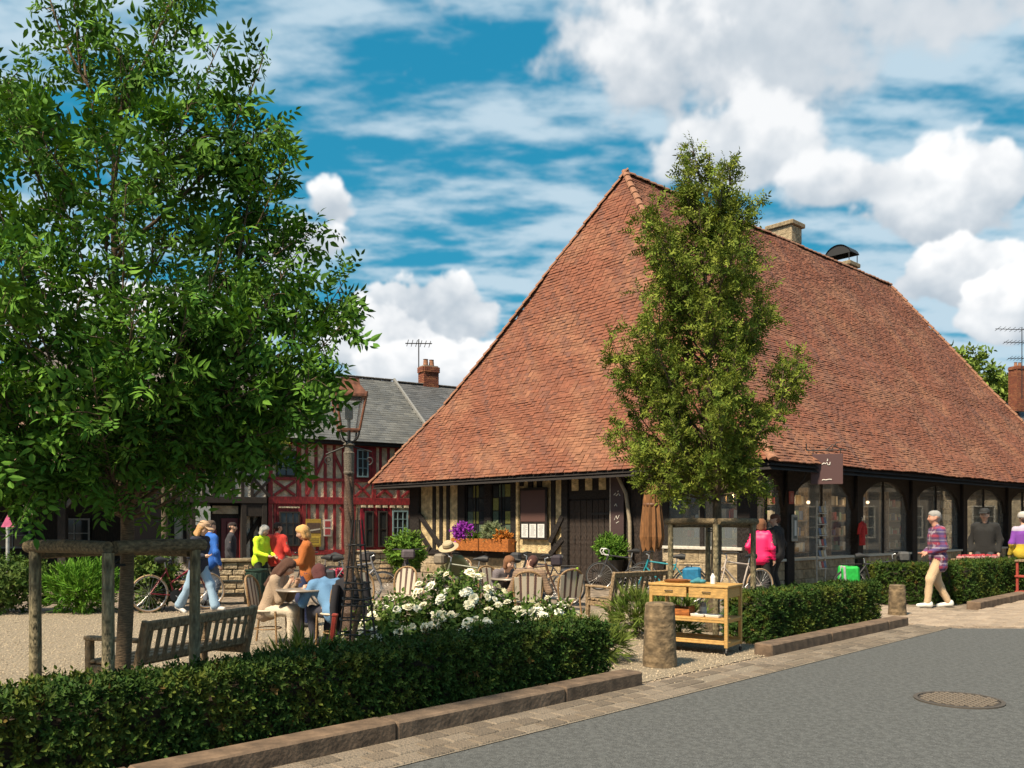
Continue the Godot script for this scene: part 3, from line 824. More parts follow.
	pot = thing("potted_bush", "round leafy bush in a dark pot by the plank door", "potted plant", P(2.42, 21.0))
	pb = Mb.new()
	pb.lathe([Vector2(0.2, 0), Vector2(0.3, 0.6), Vector2(0.32, 0.68), Vector2(0.27, 0.68), Vector2(0.25, 0.62), Vector2(0, 0.62)], 14)
	part(pot, "planter", pb, flat(Color(0.03, 0.025, 0.02)))
	foliage(pot, Vector3(0, 0.95, 0), Vector3(0.34, 0.28, 0.34), 460, sprig(7, 0.085, 0.03, 0.12, 0.2, 0.6, 55), Color(0.06, 0.15, 0.02), Color(0.12, 0.22, 0.03))
# ---------------------------------------------------------------- the market hall
const HT := 0.7417 # the hall's turn; its x runs along the street side, its z out to the street
const HW := 14.54
const HL := 24.3
const EAVE := 2.86
const RISE := 9.05
const SET0 := 4.12
const SET1 := 2.4

func Hp(x: float, y: float, z: float) -> Vector3:
	return Vector3(5.25, 0, -17.4) + Basis(Vector3.UP, HT) * Vector3(x, y, z)

func prof(k: float) -> float:
	var t := [[0.0, 0.0], [0.15, 0.13], [0.3, 0.255], [0.5, 0.46], [0.684, 0.662], [1.0, 1.0]]
	for i in 5:
		if k <= t[i + 1][0]: return lerp(float(t[i][1]), float(t[i + 1][1]), (k - t[i][0]) / (t[i + 1][0] - t[i][0]))
	return 1.0

func rb(parent: Node, called: String, x0: float, x1: float, y0: float, y1: float, z0: float, z1: float, mat: Material, bev := 0.006) -> MeshInstance3D:
	return part(parent, called, bx(Vector3(abs(x1 - x0), abs(y1 - y0), abs(z1 - z0)), bev), mat, Vector3((x0 + x1) / 2, (y0 + y1) / 2, (z0 + z1) / 2))

func roof_point(face: int, k: float, u: float) -> Vector3: # u from 0 to 1 along the row
	var y := EAVE + RISE * prof(k)
	var x0 := SET0 * k
	var x1 := HL - SET1 * k
	var o := HW / 2 * k
	match face:
		0: return Vector3(x0, y, lerp(-o, -HW + o, u)) # front hip
		1: return Vector3(lerp(x0, x1, u), y, -o) # street side
		2: return Vector3(x1, y, lerp(-o, -HW + o, u))
	return Vector3(lerp(x0, x1, u), y, -HW + o)

func hall() -> void:
	var h := thing("market_hall", "timber-framed market hall under a huge steep red tiled roof", "market hall", P(5.25, 17.4), HT)
	# --- roof: boards under the tiles, then the tiles
	var sheet := Mb.new()
	var outs := [Vector3(-1, 0.6, 0), Vector3(0, 0.6, 1), Vector3(1, 0.6, 0), Vector3(0, 0.6, -1)]
	for f in 4:
		var ks := [0.0, 0.15, 0.3, 0.5, 0.684, 1.0]
		for i in 5:
			for dy in [-0.10, -0.19]:
				var q := []
				for e in [[0, 0], [0, 1], [1, 1], [1, 0]]: q.append(roof_point(f, ks[i + e[0]], e[1]) + Vector3.UP * dy)
				if q[2].is_equal_approx(q[3]): q.pop_back()
				sheet.face(q, outs[f] if dy > -0.1 else -outs[f])
	var roof := part(h, "roof", sheet, m.dark_wood)
	var nz := FastNoiseLite.new()
	nz.seed = 21; nz.frequency = 0.35; nz.fractal_octaves = 4
	var tile := bx(Vector3(0.153, 0.024, 0.2), 0.004).mesh()
	for f in 2:
		var xf := []
		var cols := []
		var run := SET0 if f == 0 else HW / 2
		var k := 0.0
		var row := 0
		while k < 0.997:
			var a := roof_point(f, k, 0)
			var b := roof_point(f, k, 1)
			var len := (b - a).length()
			var along := (b - a).normalized()
			var up := Vector3(run if f == 0 else 0.0, RISE * (prof(min(k + 0.01, 1.0)) - prof(k)) / 0.01, 0.0 if f == 0 else -run).normalized()
			var nn := up.cross(along) if f == 0 else along.cross(up)
			if nn.y < 0: nn = -nn
			var bow := nz.get_noise_2d(row * 0.35, 7.0 + f * 60) * 0.012
			var cnt := int(len / 0.16) + 1
			for i in cnt:
				var s := (i + (0.5 if row % 2 else 0.0) + rr(-0.05, 0.05)) * 0.16
				if s > len - 0.04 or s < 0.03: continue
				var p := a + along * s + up * (0.075 + rr(-0.008, 0.008)) + nn * (0.012 + bow + rr(-0.003, 0.012) + nz.get_noise_2d(s * 2.2, k * 26.0) * 0.014 + nz.get_noise_2d(s * 0.55 + f * 90.0, k * 5.0 + 33.0) * 0.075)
				var tilt := 0.14 + rr(-0.04, 0.05)
				var zz := up.rotated(along, 0.0) * cos(tilt) - nn * sin(tilt)
				var yy := zz.cross(along)
				if yy.dot(nn) < 0: yy = -yy
				var bs := Basis(along, yy.normalized(), along.cross(yy).normalized())
				xf.append(Transform3D(bs * Basis(Vector3.UP, rr(-0.025, 0.025)), p))
				var w := nz.get_noise_2d(s * 1.1 + f * 300.0, k * 12.0)
				var v := nz.get_noise_2d(s * 7.0 + 90.0, k * 6.0 + f * 50.0)
				var c := Color(0.19, 0.066, 0.035)
				c = c.lerp(Color(0.25, 0.115, 0.063), clamp(w * 1.3 + 0.1 + rr(-0.15, 0.25), 0.0, 0.8))
				c = c.lerp(Color(0.12, 0.055, 0.042), clamp(-v * 1.2 + rr(-0.25, 0.3), 0.0, 0.7))
				var g := rr(0.8, 1.18)
				cols.append(Color(c.r * g, c.g * g, c.b * g))
			row += 1
			k += 0.093 / sqrt(run * run + RISE * RISE)
		many(roof, "flat_tiles", tile, m.tile, xf, cols).set_meta("kind", "stuff")
	# capping tiles on hips and ridge, bedded in mortar
	var cap := Mb.new()
	var arc := []
	for i in 7: arc.append(PI * i / 6.0)
	for i in 6:
		var q := []
		for e in [[i, 0], [i + 1, 0], [i + 1, 1], [i, 1]]:
			var r := 0.115 if e[1] == 0 else 0.095
			q.append(Vector3(cos(arc[e[0]]) * r, sin(arc[e[0]]) * r * 0.85 + (0.02 if e[1] == 0 else 0.0), 0.17 if e[1] == 0 else -0.19))
		cap.face(q, q[0] + q[1])
	var rim := []
	for i in 7: rim.append(Vector3(cos(arc[i]) * 0.115, sin(arc[i]) * 0.098 + 0.02, 0.17))
	cap.face(rim, Vector3.BACK)
	var capm := cap.mesh()
	var lines := []
	for f in [[0, 0.0], [0, 1.0], [2, 0.0]]:
		var l := []
		for i in 41: l.append(roof_point(f[0], i / 40.0, f[1]))
		lines.append(l)
	lines.append([roof_point(1, 1, 1), roof_point(1, 1, 0)])
	for l in lines:
		var cv := Curve3D.new()
		for p in l: cv.add_point(p + Vector3.UP * 0.02)
		var s := 0.1
		while s < cv.get_baked_length():
			var p := cv.sample_baked(s)
			var d := (cv.sample_baked(s + 0.05) - cv.sample_baked(s - 0.05)).normalized()
			var x := Vector3.UP.cross(d).normalized()
			var bs := Basis(x, d.cross(x) * -1.0, d)
			bs = Basis(x, -x.cross(d) * -1.0, d)
			var yv := d.cross(x)
			part(roof, "hip_tile", capm, m.hip_tile, p + rv(0.008), Basis(x, yv, x.cross(yv)) * Basis(Vector3.UP, PI))
			s += 0.33
	# --- chimneys behind the ridge
	for q in [[14.7, 12.9], [19.3, 12.5]]:
		var c := Node3D.new()
		c.name = "chimney"
		h.add_child(c, true)
		c.position = Vector3(q[0], 0, -8.15)
		var y := 9.6
		var alt := 0
		while y < q[1] - 0.2:
			for s in 2:
				if alt % 2: rb(c, "stone_block", -0.375 + s * 0.375, s * 0.375 - 0.003, y, y + 0.30, -0.5, 0.5, m.block[(alt + s) % 3], 0.012)
				else: rb(c, "stone_block", -0.375, 0.375, y, y + 0.30, -0.5 + s * 0.5, s * 0.5 - 0.003, m.block[(alt + s + 1) % 3], 0.012)
			y += 0.303
			alt += 1
		rb(c, "cap_stone", -0.47, 0.47, y, y + 0.17, -0.6, 0.6, m.stone, 0.02)
		if q[0] > 15:
			var b := Mb.new()
			for i in 10:
				var a0 := lerpf(0.35, PI - 0.35, i / 10.0)
				var a1 := lerpf(0.35, PI - 0.35, (i + 1) / 10.0)
				var p0 := Vector3(0, sin(a0) * 0.6 - 0.1, cos(a0) * 0.62)
				var p1 := Vector3(0, sin(a1) * 0.6 - 0.1, cos(a1) * 0.62)
				for s in [0.0, 0.02]:
					var n0 := (p0 + p1).normalized()
					b.face([p0 + Vector3(-0.4, s, 0), p0 + Vector3(0.4, s, 0), p1 + Vector3(0.4, s, 0), p1 + Vector3(-0.4, s, 0)], n0 if s > 0 else -n0)
			for sx in [-0.36, 0.36]:
				var fan := []
				for i in 11: fan.append(Vector3(sx, sin(lerpf(0.35, PI - 0.35, i / 10.0)) * 0.59 - 0.1, cos(lerpf(0.35, PI - 0.35, i / 10.0)) * 0.61))
				b.face(fan, Vector3(sx, 0, 0))
			part(c, "cowl", b, m.black, Vector3(0, y + 0.42, 0))
			for sx in [-0.36, 0.36]:
				for sz in [-0.5, 0.5]: part(c, "cowl_leg", bx(Vector3(0.03, 0.55, 0.03)), m.black, Vector3(sx, y + 0.42, sz))
	# --- floor and inner walls
	rb(h, "floor", 0.9, 23.4, -0.2, 0.02, -13.2, -1.35, m.paving, 0.0)
	rb(h, "rear_wall", 23.4, 23.6, 0, 4.2, -13.4, -1.2, m.cream)
	rb(h, "side_wall", 0.9, 23.4, 0, 3.8, -13.4, -13.2, m.cream)
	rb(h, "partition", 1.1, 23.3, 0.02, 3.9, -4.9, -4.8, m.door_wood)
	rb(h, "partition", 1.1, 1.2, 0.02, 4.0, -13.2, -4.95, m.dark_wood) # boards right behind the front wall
	# --- front wall, seen from the court; positions run to the left along -z
	var F := func(called: String, t0: float, t1: float, y0: float, y1: float, mat: Material, proud := 0.0, thick := 0.12, bev := 0.008) -> MeshInstance3D:
		return rb(h, called, 0.79 - proud, 0.79 - proud + thick, y0, y1, -t0, -t1, mat, bev)
	# left end: studs, cream infill and two braces
	F.call("infill_panel", 11.0, 13.3, 0.7, 3.9, m.cream, -0.05)
	F.call("corner_post", 13.0, 13.5, 0.0, 3.8, m.dark_wood, 0.06, 0.4, 0.02)
	for t in [12.28, 11.93, 11.58]: F.call("stud", t - 0.07, t + 0.07, 0.72, 3.9, m.dark_wood, 0.0, 0.13)
	F.call("stud", 11.02, 11.1, 0.72, 3.9, m.dark_wood)
	for q in [[13.0, 1.85, 11.75, 0.74], [13.0, 1.3, 12.4, 0.74]]:
		var b := Mb.new()
		b.bar(Vector3(0.755, q[1], -q[0]), Vector3(0.755, q[3], -q[2]), 0.16, 0.06, Vector3.RIGHT, 0.006)
		part(h, "brace", b, m.dark_wood)
	F.call("sill_beam", 7.05, 13.1, 0.58, 0.74, m.dark_wood, 0.03, 0.2)
	# stone footing
	var cur := 6.65
	var bi := 0
	while cur < 13.0:
		var l := rr(0.5, 0.9)
		for r in 2: F.call("stone_block", cur + 0.004 + r * 0.1, min(cur + l, 13.0) + r * 0.1, r * 0.285, r * 0.285 + 0.28, m.block[(bi + r) % 3], -0.02, 0.25, 0.015)
		cur += l
		bi += 1
	# window with two casements
	F.call("lintel", 8.4, 11.05, 2.72, 3.9, m.dark_wood, 0.0, 0.14)
	F.call("window_post", 10.75, 11.02, 0.74, 2.72, m.dark_wood)
	F.call("window_post", 8.45, 8.7, 0.74, 2.72, m.dark_wood)
	F.call("window_post", 9.55, 9.85, 0.74, 2.72, m.dark_wood)
	F.call("window_apron", 8.7, 10.75, 0.74, 1.12, m.dark_wood, -0.02)
	for t0 in [8.72, 9.87]:
		var wf := F.call("window", t0, t0 + 0.82, 1.14, 2.70, m.dark_wood, -0.08, 0.03) as MeshInstance3D
		var org := wf.position
		for i in 3:
			for j in 4:
				var pm: Material = m.pane_dark
				if (i + j * 2 + int(t0)) % 4 == 0 and j > 0: pm = flat(Color(0.22, 0.22, 0.07), 0.25)
				elif (i * 3 + j) % 5 == 1: pm = flat(Color(0.10, 0.14, 0.10), 0.15)
				part(wf, "pane", bx(Vector3(0.01, 0.35, 0.235), 0.0), pm, Vector3(-0.03, -0.575 + j * 0.385, -0.265 + i * 0.265))
	for t in [8.72, 9.13, 9.54, 9.87, 10.28, 10.69]: part(h, "muntin", bx(Vector3(0.03, 1.56, 0.03)), m.dark_wood, Vector3(0.83, 1.92, -t))
	# board wall between window and door, with a brace
	F.call("window_jamb", 8.36, 8.46, 0.74, 3.9, m.cream, 0.02, 0.16)
	F.call("infill_panel", 6.7, 8.36, 0.74, 3.9, m.cream, -0.05)
	F.call("stud", 8.2, 8.34, 2.6, 3.9, m.dark_wood)
	for t in [7.9, 7.55]: F.call("stud", t - 0.09, t + 0.09, 2.55, 3.9, m.dark_wood)
	F.call("stud", 6.95, 7.1, 0.74, 3.9, m.dark_wood)
	for q in [[7.08, 1.05, 6.62, 1.75], [7.08, 0.72, 6.62, 1.15]]:
		var b := Mb.new()
		b.bar(Vector3(0.755, q[1], -q[0]), Vector3(0.755, q[3], -q[2]), 0.15, 0.06, Vector3.RIGHT, 0.006)
		part(h, "brace", b, m.dark_wood)
	# plank door under a frieze of cream panels
	F.call("door_post", 6.45, 6.68, 0.0, 3.9, m.dark_wood, 0.03, 0.2)
	F.call("door_post", 4.85, 5.0, 0.0, 3.9, m.dark_wood, 0.03, 0.2)
	F.call("frieze", 5.0, 6.45, 2.2, 3.9, m.dark_wood, -0.03)
	for t in [5.25, 5.72, 6.2]: F.call("frieze_panel", t - 0.12, t + 0.12, 2.42, 3.5, m.cream, 0.0, 0.02)
	var door := F.call("door", 5.0, 6.45, 0.02, 2.2, m.dark_wood, -0.08, 0.04) as MeshInstance3D
	for i in 7: part(door, "plank", bx(Vector3(0.04, 2.1, 0.19), 0.008), m.door_wood, Vector3(-0.035 - 0.006 * (i % 2), 0.0, -0.615 + i * 0.205))
	for y in [-0.75, 0.7]: part(door, "strap_hinge", bx(Vector3(0.012, 0.05, 0.6), 0.003), m.iron, Vector3(-0.07, y, 0.38))
	part(door, "handle", bx(Vector3(0.03, 0.16, 0.03), 0.008), m.iron, Vector3(-0.075, 0.0, -0.5))
	# dark boarding and the pale bent post
	for i in 9: F.call("wall_board", 3.32 + i * 0.17, 3.32 + i * 0.17 + 0.163, 0.0, 3.9, m.door_wood if i % 3 else m.dark_wood, -0.01 - 0.008 * (i % 2), 0.05, 0.006)
	var pp := Mb.new()
	pp.tube([Vector3(0.66, 0.0, -4.22), Vector3(0.67, 1.6, -4.25), Vector3(0.66, 2.3, -4.36), Vector3(0.62, 2.75, -4.6)], [0.05, 0.05, 0.048, 0.045], 8)
	part(h, "bent_post", pp, flat(Color(0.33, 0.27, 0.19), 0.8))
	# shop window near the corner, over a low block wall
	for r in 3:
		for i in 4: F.call("stone_block", 1.2 + i * 0.515 + (0.0 if r % 2 else 0.1), 1.2 + i * 0.515 + 0.51 + (0.0 if r % 2 else 0.1), 0.05 + r * 0.305, 0.05 + r * 0.305 + 0.30, m.block[(i + r) % 3], 0.0, 0.2, 0.012)
	F.call("window_sill", 1.15, 3.32, 0.97, 1.04, flat(Color(0.6, 0.57, 0.5)), 0.08, 0.3)
	F.call("lintel", 1.18, 3.32, 2.25, 3.9, m.dark_wood, 0.0, 0.15)
	F.call("window_post", 3.2, 3.32, 1.04, 2.25, m.dark_wood)
	F.call("window_post", 2.2, 2.3, 1.04, 2.25, m.dark_wood)
	F.call("window_pane", 2.3, 3.2, 1.04, 2.25, m.glass, -0.06, 0.008, 0.0)
	F.call("window_pane", 1.3, 2.2, 1.04, 2.25, m.glass, -0.06, 0.008, 0.0)
	F.call("corner_post", 0.98, 1.3, 0.0, 3.9, m.dark_wood, 0.04, 0.34, 0.02)
	# --- street side: posts, arches, glazing over a low block wall
	var xs := [0.95, 2.79, 6.29, 9.69, 13.5, 17.6, 21.3, 23.4]
	var Z := -1.18
	for i in range(1, 8): rb(h, "post", xs[i] - 0.17, xs[i] + 0.17, 0, 3.4, Z - 0.3, Z + 0.04, m.dark_wood, 0.02)
	rb(h, "wall_plate", 0.8, 23.6, 3.4, 3.7, Z - 0.32, Z + 0.06, m.dark_wood, 0.02)
	for i in 7:
		var a: float = xs[i] + 0.17
		var b: float = xs[i + 1] - 0.17
		var sp := Mb.new()
		var steps := 14
		for s in steps: # arched head board
			var u0 := float(s) / steps
			var u1 := float(s + 1) / steps
			var y0 := 1.9 + 0.8 * sqrt(max(0.0, 1.0 - pow(2 * u0 - 1, 2)))
			var y1 := 1.9 + 0.8 * sqrt(max(0.0, 1.0 - pow(2 * u1 - 1, 2)))
			var p := [Vector3(lerp(a, b, u0), y0, 0), Vector3(lerp(a, b, u1), y1, 0), Vector3(lerp(a, b, u1), 3.4, 0), Vector3(lerp(a, b, u0), 3.4, 0)]
			for dz in [0.0, -0.12]:
				var q := []
				for e in p: q.append(e + Vector3(0, 0, Z - 0.06 + dz))
				sp.face(q, Vector3.BACK if dz == 0 else Vector3.FORWARD)
			sp.face([p[0] + Vector3(0, 0, Z - 0.06), p[1] + Vector3(0, 0, Z - 0.06), p[1] + Vector3(0, 0, Z - 0.18), p[0] + Vector3(0, 0, Z - 0.18)], Vector3.DOWN)
		part(h, "arch_board", sp, m.dark_wood)
		for r in 3:
			var c := a
			var j := 0
			while c < b - 0.05:
				var l: float = min(0.62 - 0.09 * ((j + r) % 3), b - c)
				rb(h, "stone_block", c + 0.003, c + l, 0.02 + r * 0.22, 0.02 + r * 0.22 + 0.215, Z - 0.26, Z - 0.03, m.block[(j + r + i) % 3], 0.012)
				c += l
				j += 1
		rb(h, "window_sill", a, b, 0.68, 0.74, Z - 0.28, Z + 0.02, m.window_frame)
		rb(h, "window_pane", a, b, 0.74, 2.75, Z - 0.15, Z - 0.142, m.glass, 0.0)
		var mid := (a + b) / 2
		for q in ([mid] if i else [a + 0.4, mid + 0.1]): rb(h, "glazing_bar", q - 0.03, q + 0.03, 0.74, 2.7, Z - 0.18, Z - 0.11, m.dark_wood)
	interior(xs)
	hall_front_things()

func goods(o: Node3D, at: Vector3, w: float, rows: int, dep: float) -> void:
	for r in rows:
		part(o, "shelf_board", bx(Vector3(w, 0.03, dep)), m.bench, at + Vector3(0, 0.35 + r * 0.42, 0))
	for s in [-1, 1]: part(o, "side_board", bx(Vector3(0.03, 0.4 + rows * 0.42, dep)), m.bench, at + Vector3(s * (w / 2 + 0.015), 0.2 + rows * 0.21, 0))
	var b := Mb.new()
	for r in rows:
		var x := -w / 2 + 0.05
		while x < w / 2 - 0.1:
			var g := rr(0.06, 0.17)
			var c: Color = [Color(0.5, 0.42, 0.3), Color(0.42, 0.08, 0.06), Color(0.6, 0.58, 0.52), Color(0.10, 0.14, 0.25), Color(0.35, 0.24, 0.1), Color(0.12, 0.2, 0.12), Color(0.7, 0.68, 0.6)][rng.randi() % 7]
			b.col = c
			b.box(at + Vector3(x + g / 2, 0.37 + r * 0.42 + g * 0.8, rr(-0.04, 0.08)), Vector3(g, g * 1.6, 0.12), Basis(Vector3.UP, rr(-0.3, 0.3)), 0.01)
			x += g + rr(0.01, 0.08)
	part(o, "goods", b, vc(0.7)).set_meta("kind", "stuff")

func interior(xs: Array) -> void:
	var names := ["first", "second", "third", "fourth", "fifth"]
	for i in 5:
		var c: float = (xs[i] + xs[i + 1]) / 2
		var o := thing("display_shelf", "wooden shelf of small goods behind the %s street window from the hall corner" % names[i], "shelf", Hp(c, 0.02, -2.4), HT, "shop shelves behind the hall windows")
		goods(o, Vector3.ZERO, 1.2 if i == 0 else 2.2, 5, 0.3)
	var o2 := thing("display_shelf", "shelf of pottery behind the window beside the closed parasol", "shelf", Hp(1.5, 0.02, -2.3), HT + PI / 2, "shop shelves behind the hall windows")
	goods(o2, Vector3.ZERO, 1.7, 5, 0.3)
	# small bulbs hanging inside the windows
	for q in [[3.5, 2.2, "nearest the hanging sign"], [4.7, 2.1, "in the middle of the first wide arch"], [8.0, 2.15, "inside the second wide arch"], [1.6, 2.2, "inside the corner window"]]:
		var l := thing("light_bulb", "small lit bulb hanging behind the glass, %s" % q[2], "light bulb", Hp(q[0], q[1], -1.75), 0, "bulbs hanging in the shop windows")
		var b := Mb.new()
		b.ball(Vector3.ZERO, Vector3.ONE * 0.045, 8)
		var em := mk(Color(0.9, 0.85, 0.7), 0.5)
		em.emission_enabled = true
		em.emission = Color(1.0, 0.86, 0.66)
		em.emission_energy_multiplier = 1.6
		part(l, "bulb", b, em)
		b = Mb.new()
		b.tube([Vector3(0, 0.04, 0), Vector3(0, 0.1, 0), Vector3(0, 1.2, 0)], [0.02, 0.006, 0.006], 6)
		part(l, "flex", b, m.black)
		var li := OmniLight3D.new()
		li.name = "glow"
		li.light_color = Color(1.0, 0.86, 0.66)
		li.light_energy = 0.25
		li.light_size = 0.045
		li.omni_range = 8.0
		li.shadow_enabled = true
		l.add_child(li)

func lettering(o: Node3D, called: String, text: String, size: float, mat: Material, at: Vector3, turn := 0.0, deep := 0.004) -> void:
	var t := TextMesh.new()
	t.text = text
	var f := SystemFont.new()
	f.font_names = PackedStringArray(["Droid Serif"])
	t.font = f
	t.font_size = 32
	t.pixel_size = size / 32.0
	t.depth = deep
	part(o, called, t, mat, at, Basis(Vector3.UP, turn))

func squiggle(o: Node3D, strokes: Array, mat: Material, r: float) -> void: # handwritten marks, in the plane of the board
	var b := Mb.new()
	for s in strokes:
		var p := []
		for e in s: p.append(Vector3(e[0], e[1], 0))
		b.tube(p, r, 5)
	part(o, "painted_mark", b, mat)

func hall_front_things() -> void:
	# two wooden boxes of flowers under the window
	var k := 0
	for q in [[10.35, Color(0.22, 0.03, 0.33), Color(0.34, 0.06, 0.45), "orange wooden window box of purple flowers on the hall wall"], [9.05, Color(0.14, 0.19, 0.10), Color(0.24, 0.27, 0.15), "orange wooden window box of grey-green leaves on the hall wall"]]:
		var o := thing("window_box", q[3], "flower box", Hp(0.58, 0.76, -q[0]), HT + PI / 2, "window boxes on the hall wall")
		for z in [-0.12, 0.12]: part(o, "side_board", bx(Vector3(1.24, 0.36, 0.025), 0.006), m.orange_box, Vector3(0, 0.18, z))
		for x in [-0.61, 0.61]: part(o, "end_board", bx(Vector3(0.025, 0.37, 0.214), 0.006), m.orange_box, Vector3(x, 0.18, 0))
		part(o, "soil", bx(Vector3(1.19, 0.28, 0.21), 0.0), m.soil, Vector3(0, 0.16, 0))
		foliage(o, Vector3(0.2 * (1 if k else 1), 0.52, 0), Vector3(0.42, 0.24, 0.16), 260, sprig(8, 0.07, 0.022 if k else 0.04, 0.1, 0.1, 0.6, 60 + k), q[1], q[2], false)
		foliage(o, Vector3(-0.3, 0.38, 0), Vector3(0.3, 0.14, 0.14), 90, sprig(7, 0.07, 0.03, 0.1, 0.1, 0.6, 64), Color(0.06, 0.11, 0.02) if k == 0 else Color(0.45, 0.16, 0.03), Color(0.1, 0.15, 0.03) if k == 0 else Color(0.5, 0.2, 0.04), false)
		for x in [-0.45, 0.45]: part(o, "bracket", bx(Vector3(0.03, 0.05, 0.3)), m.iron, Vector3(x, -0.025, 0.0))
		k += 1
	# the menu board with three sheets
	var mb := thing("menu_board", "dark wooden board with three white menu sheets between window and door", "notice board", Hp(0.735, 1.12, -7.70), HT - PI / 2)
	part(mb, "board", bx(Vector3(1.06, 1.42, 0.05), 0.008), m.dark_wood, Vector3(0, 0.71, 0))
	part(mb, "panel", bx(Vector3(0.96, 0.86, 0.012), 0.003), mk(Color(0.07, 0.032, 0.026), 0.7), Vector3(0, 0.92, 0.032))
	for i in 3:
		var sh := part(mb, "menu_sheet", bx(Vector3(0.26, 0.37, 0.006), 0.001), m.paper, Vector3(-0.32 + i * 0.32, 0.24, 0.03))
		var ln := Mb.new()
		for r in 11: ln.box(Vector3(rr(-0.02, 0.02), 0.15 - r * 0.029, 0.004), Vector3(rr(0.1, 0.19), 0.008, 0.002))
		part(sh, "printed_lines", ln, flat(Color(0.2, 0.2, 0.2))).set_meta("kind", "stuff")
	# narrow dark banner with pale handwritten marks
	var bn := thing("banner_board", "tall narrow dark board with pale scribbled lettering beside the plank door", "sign", Hp(0.70, 0.75, -4.67), HT - PI / 2)
	part(bn, "board", bx(Vector3(0.42, 2.0, 0.03), 0.005), mk(Color(0.05, 0.028, 0.028), 0.6), Vector3(0, 1.0, 0))
	part(bn, "edge_strip", bx(Vector3(0.03, 2.0, 0.035), 0.003), flat(Color(0.4, 0.35, 0.3)), Vector3(-0.225, 1.0, 0))
	var pale := flat(Color(0.7, 0.66, 0.6))
	var sq := Node3D.new()
	sq.name = "lettering"
	bn.add_child(sq)
	sq.position = Vector3(0, 1.5, 0.018)
	squiggle(sq, [[[-0.1, 0.02], [-0.04, 0.07], [-0.02, 0.0], [0.06, 0.06], [0.1, 0.0]], [[0.03, 0.09], [0.05, 0.13]], [[-0.08, -0.25], [-0.03, -0.2], [0.0, -0.26]], [[-0.08, -0.6], [-0.02, -0.5], [0.02, -0.58], [0.08, -0.48]], [[-0.02, -0.68], [0.06, -0.64]]], pale, 0.011)
	# square hanging sign on an iron bracket
	var sg := thing("hanging_sign", "square brown shop sign hanging from an iron bracket at the eave", "sign", Hp(2.05, 2.42, 0.12), HT - PI / 2 + 0.55)
	part(sg, "board", bx(Vector3(0.66, 0.66, 0.04), 0.006), mk(Color(0.072, 0.033, 0.032), 0.6), Vector3(0, 0.33, 0))
	var br := Mb.new()
	br.tube([Vector3(-0.45, 0.74, 0), Vector3(0.4, 0.74, 0)], 0.015, 6)
	br.tube([Vector3(-0.42, 0.2, 0), Vector3(-0.42, 0.74, 0), Vector3(-0.42, 0.9, 0)], 0.015, 6)
	br.tube([Vector3(-0.42, 0.3, 0), Vector3(-0.46, 0.12, 0), Vector3(-0.55, 0.02, 0)], 0.013, 6)
	br.tube([Vector3(0.0, 0.75, 0), Vector3(0.12, 0.86, 0), Vector3(0.22, 0.8, 0), Vector3(0.3, 0.75, 0)], 0.014, 6)
	br.tube([Vector3(0.1, 0.76, 0), Vector3(0.2, 0.9, 0), Vector3(0.3, 0.92, 0)], 0.012, 6)
	for x in [-0.28, 0.28]: br.tube([Vector3(x, 0.65, 0), Vector3(x, 0.75, 0)], 0.01, 5)
	part(sg, "bracket", br, m.iron)
	sq = Node3D.new()
	sq.name = "lettering"
	sg.add_child(sq)
	sq.position = Vector3(0, 0, 0.024)
	squiggle(sq, [[[-0.1, 0.43], [-0.06, 0.46], [-0.03, 0.44], [0.0, 0.47], [0.02, 0.42], [0.06, 0.42], [0.07, 0.48]], [[0.01, 0.5], [0.02, 0.55]], [[-0.1, 0.085], [-0.07, 0.1], [-0.02, 0.09], [0.05, 0.105], [0.1, 0.1]]], pale, 0.012)
	# closed straw parasol
	var pa := thing("closed_parasol", "folded rust-coloured fringed parasol standing before the hall boards", "parasol", P(2.88, 17.7))
	var b := Mb.new()
	var folds := 22
	var rows := [[0.02, 2.42], [0.12, 2.3], [0.16, 2.05], [0.165, 1.95], [0.2, 1.6], [0.22, 1.3], [0.17, 1.1]]
	for i in rows.size() - 1:
		for f in folds:
			var q := []
			for e in [[i, f], [i, f + 1], [i + 1, f + 1], [i + 1, f]]:
				var a: float = TAU * e[1] / folds
				var r: float = rows[e[0]][0] * (1.0 + (0.16 if int(e[1]) % 2 else -0.12))
				q.append(Vector3(cos(a) * r, rows[e[0]][1] - (0.06 * (int(e[1]) % 3) if e[0] == 6 else 0.0), sin(a) * r))
			b.face(q, q[0] * Vector3(1, 0, 1))
	part(pa, "canopy", b, m.thatch)
	b = Mb.new()
	b.tube([Vector3(0, 0.05, 0), Vector3(0, 2.45, 0)], 0.028, 8)
	part(pa, "pole", b, m.bench)
	b = Mb.new()
	b.lathe([Vector2(0.26, 0), Vector2(0.26, 0.06), Vector2(0.08, 0.1), Vector2(0.05, 0.2)], 16)
	part(pa, "base", b, m.black)
	b = Mb.new()
	b.lathe([Vector2(0.175, 1.93), Vector2(0.185, 1.96), Vector2(0.175, 1.99)], 20)
	part(pa, "tie_band", b, flat(Color(0.16, 0.07, 0.03)))
	# small framed notices and a card rack by the street windows
	var fr := thing("framed_notice", "pale framed notice hanging on the dark post below the hanging sign", "notice", Hp(2.86, 1.15, -1.1), HT)
	part(fr, "frame", bx(Vector3(0.26, 0.62, 0.04), 0.008), flat(Color(0.4, 0.38, 0.34)), Vector3(0, 0.31, 0))
	part(fr, "sheet", bx(Vector3(0.17, 0.5, 0.01), 0.002), flat(Color(0.12, 0.14, 0.13)), Vector3(0, 0.31, 0.022))
	part(fr, "inner_sheet", bx(Vector3(0.09, 0.36, 0.01), 0.002), m.paper, Vector3(0, 0.31, 0.028))
	var rp := thing("red_notice", "small red notice on the dark post beside the hanging sign", "notice", Hp(2.74, 2.02, -1.11), HT)
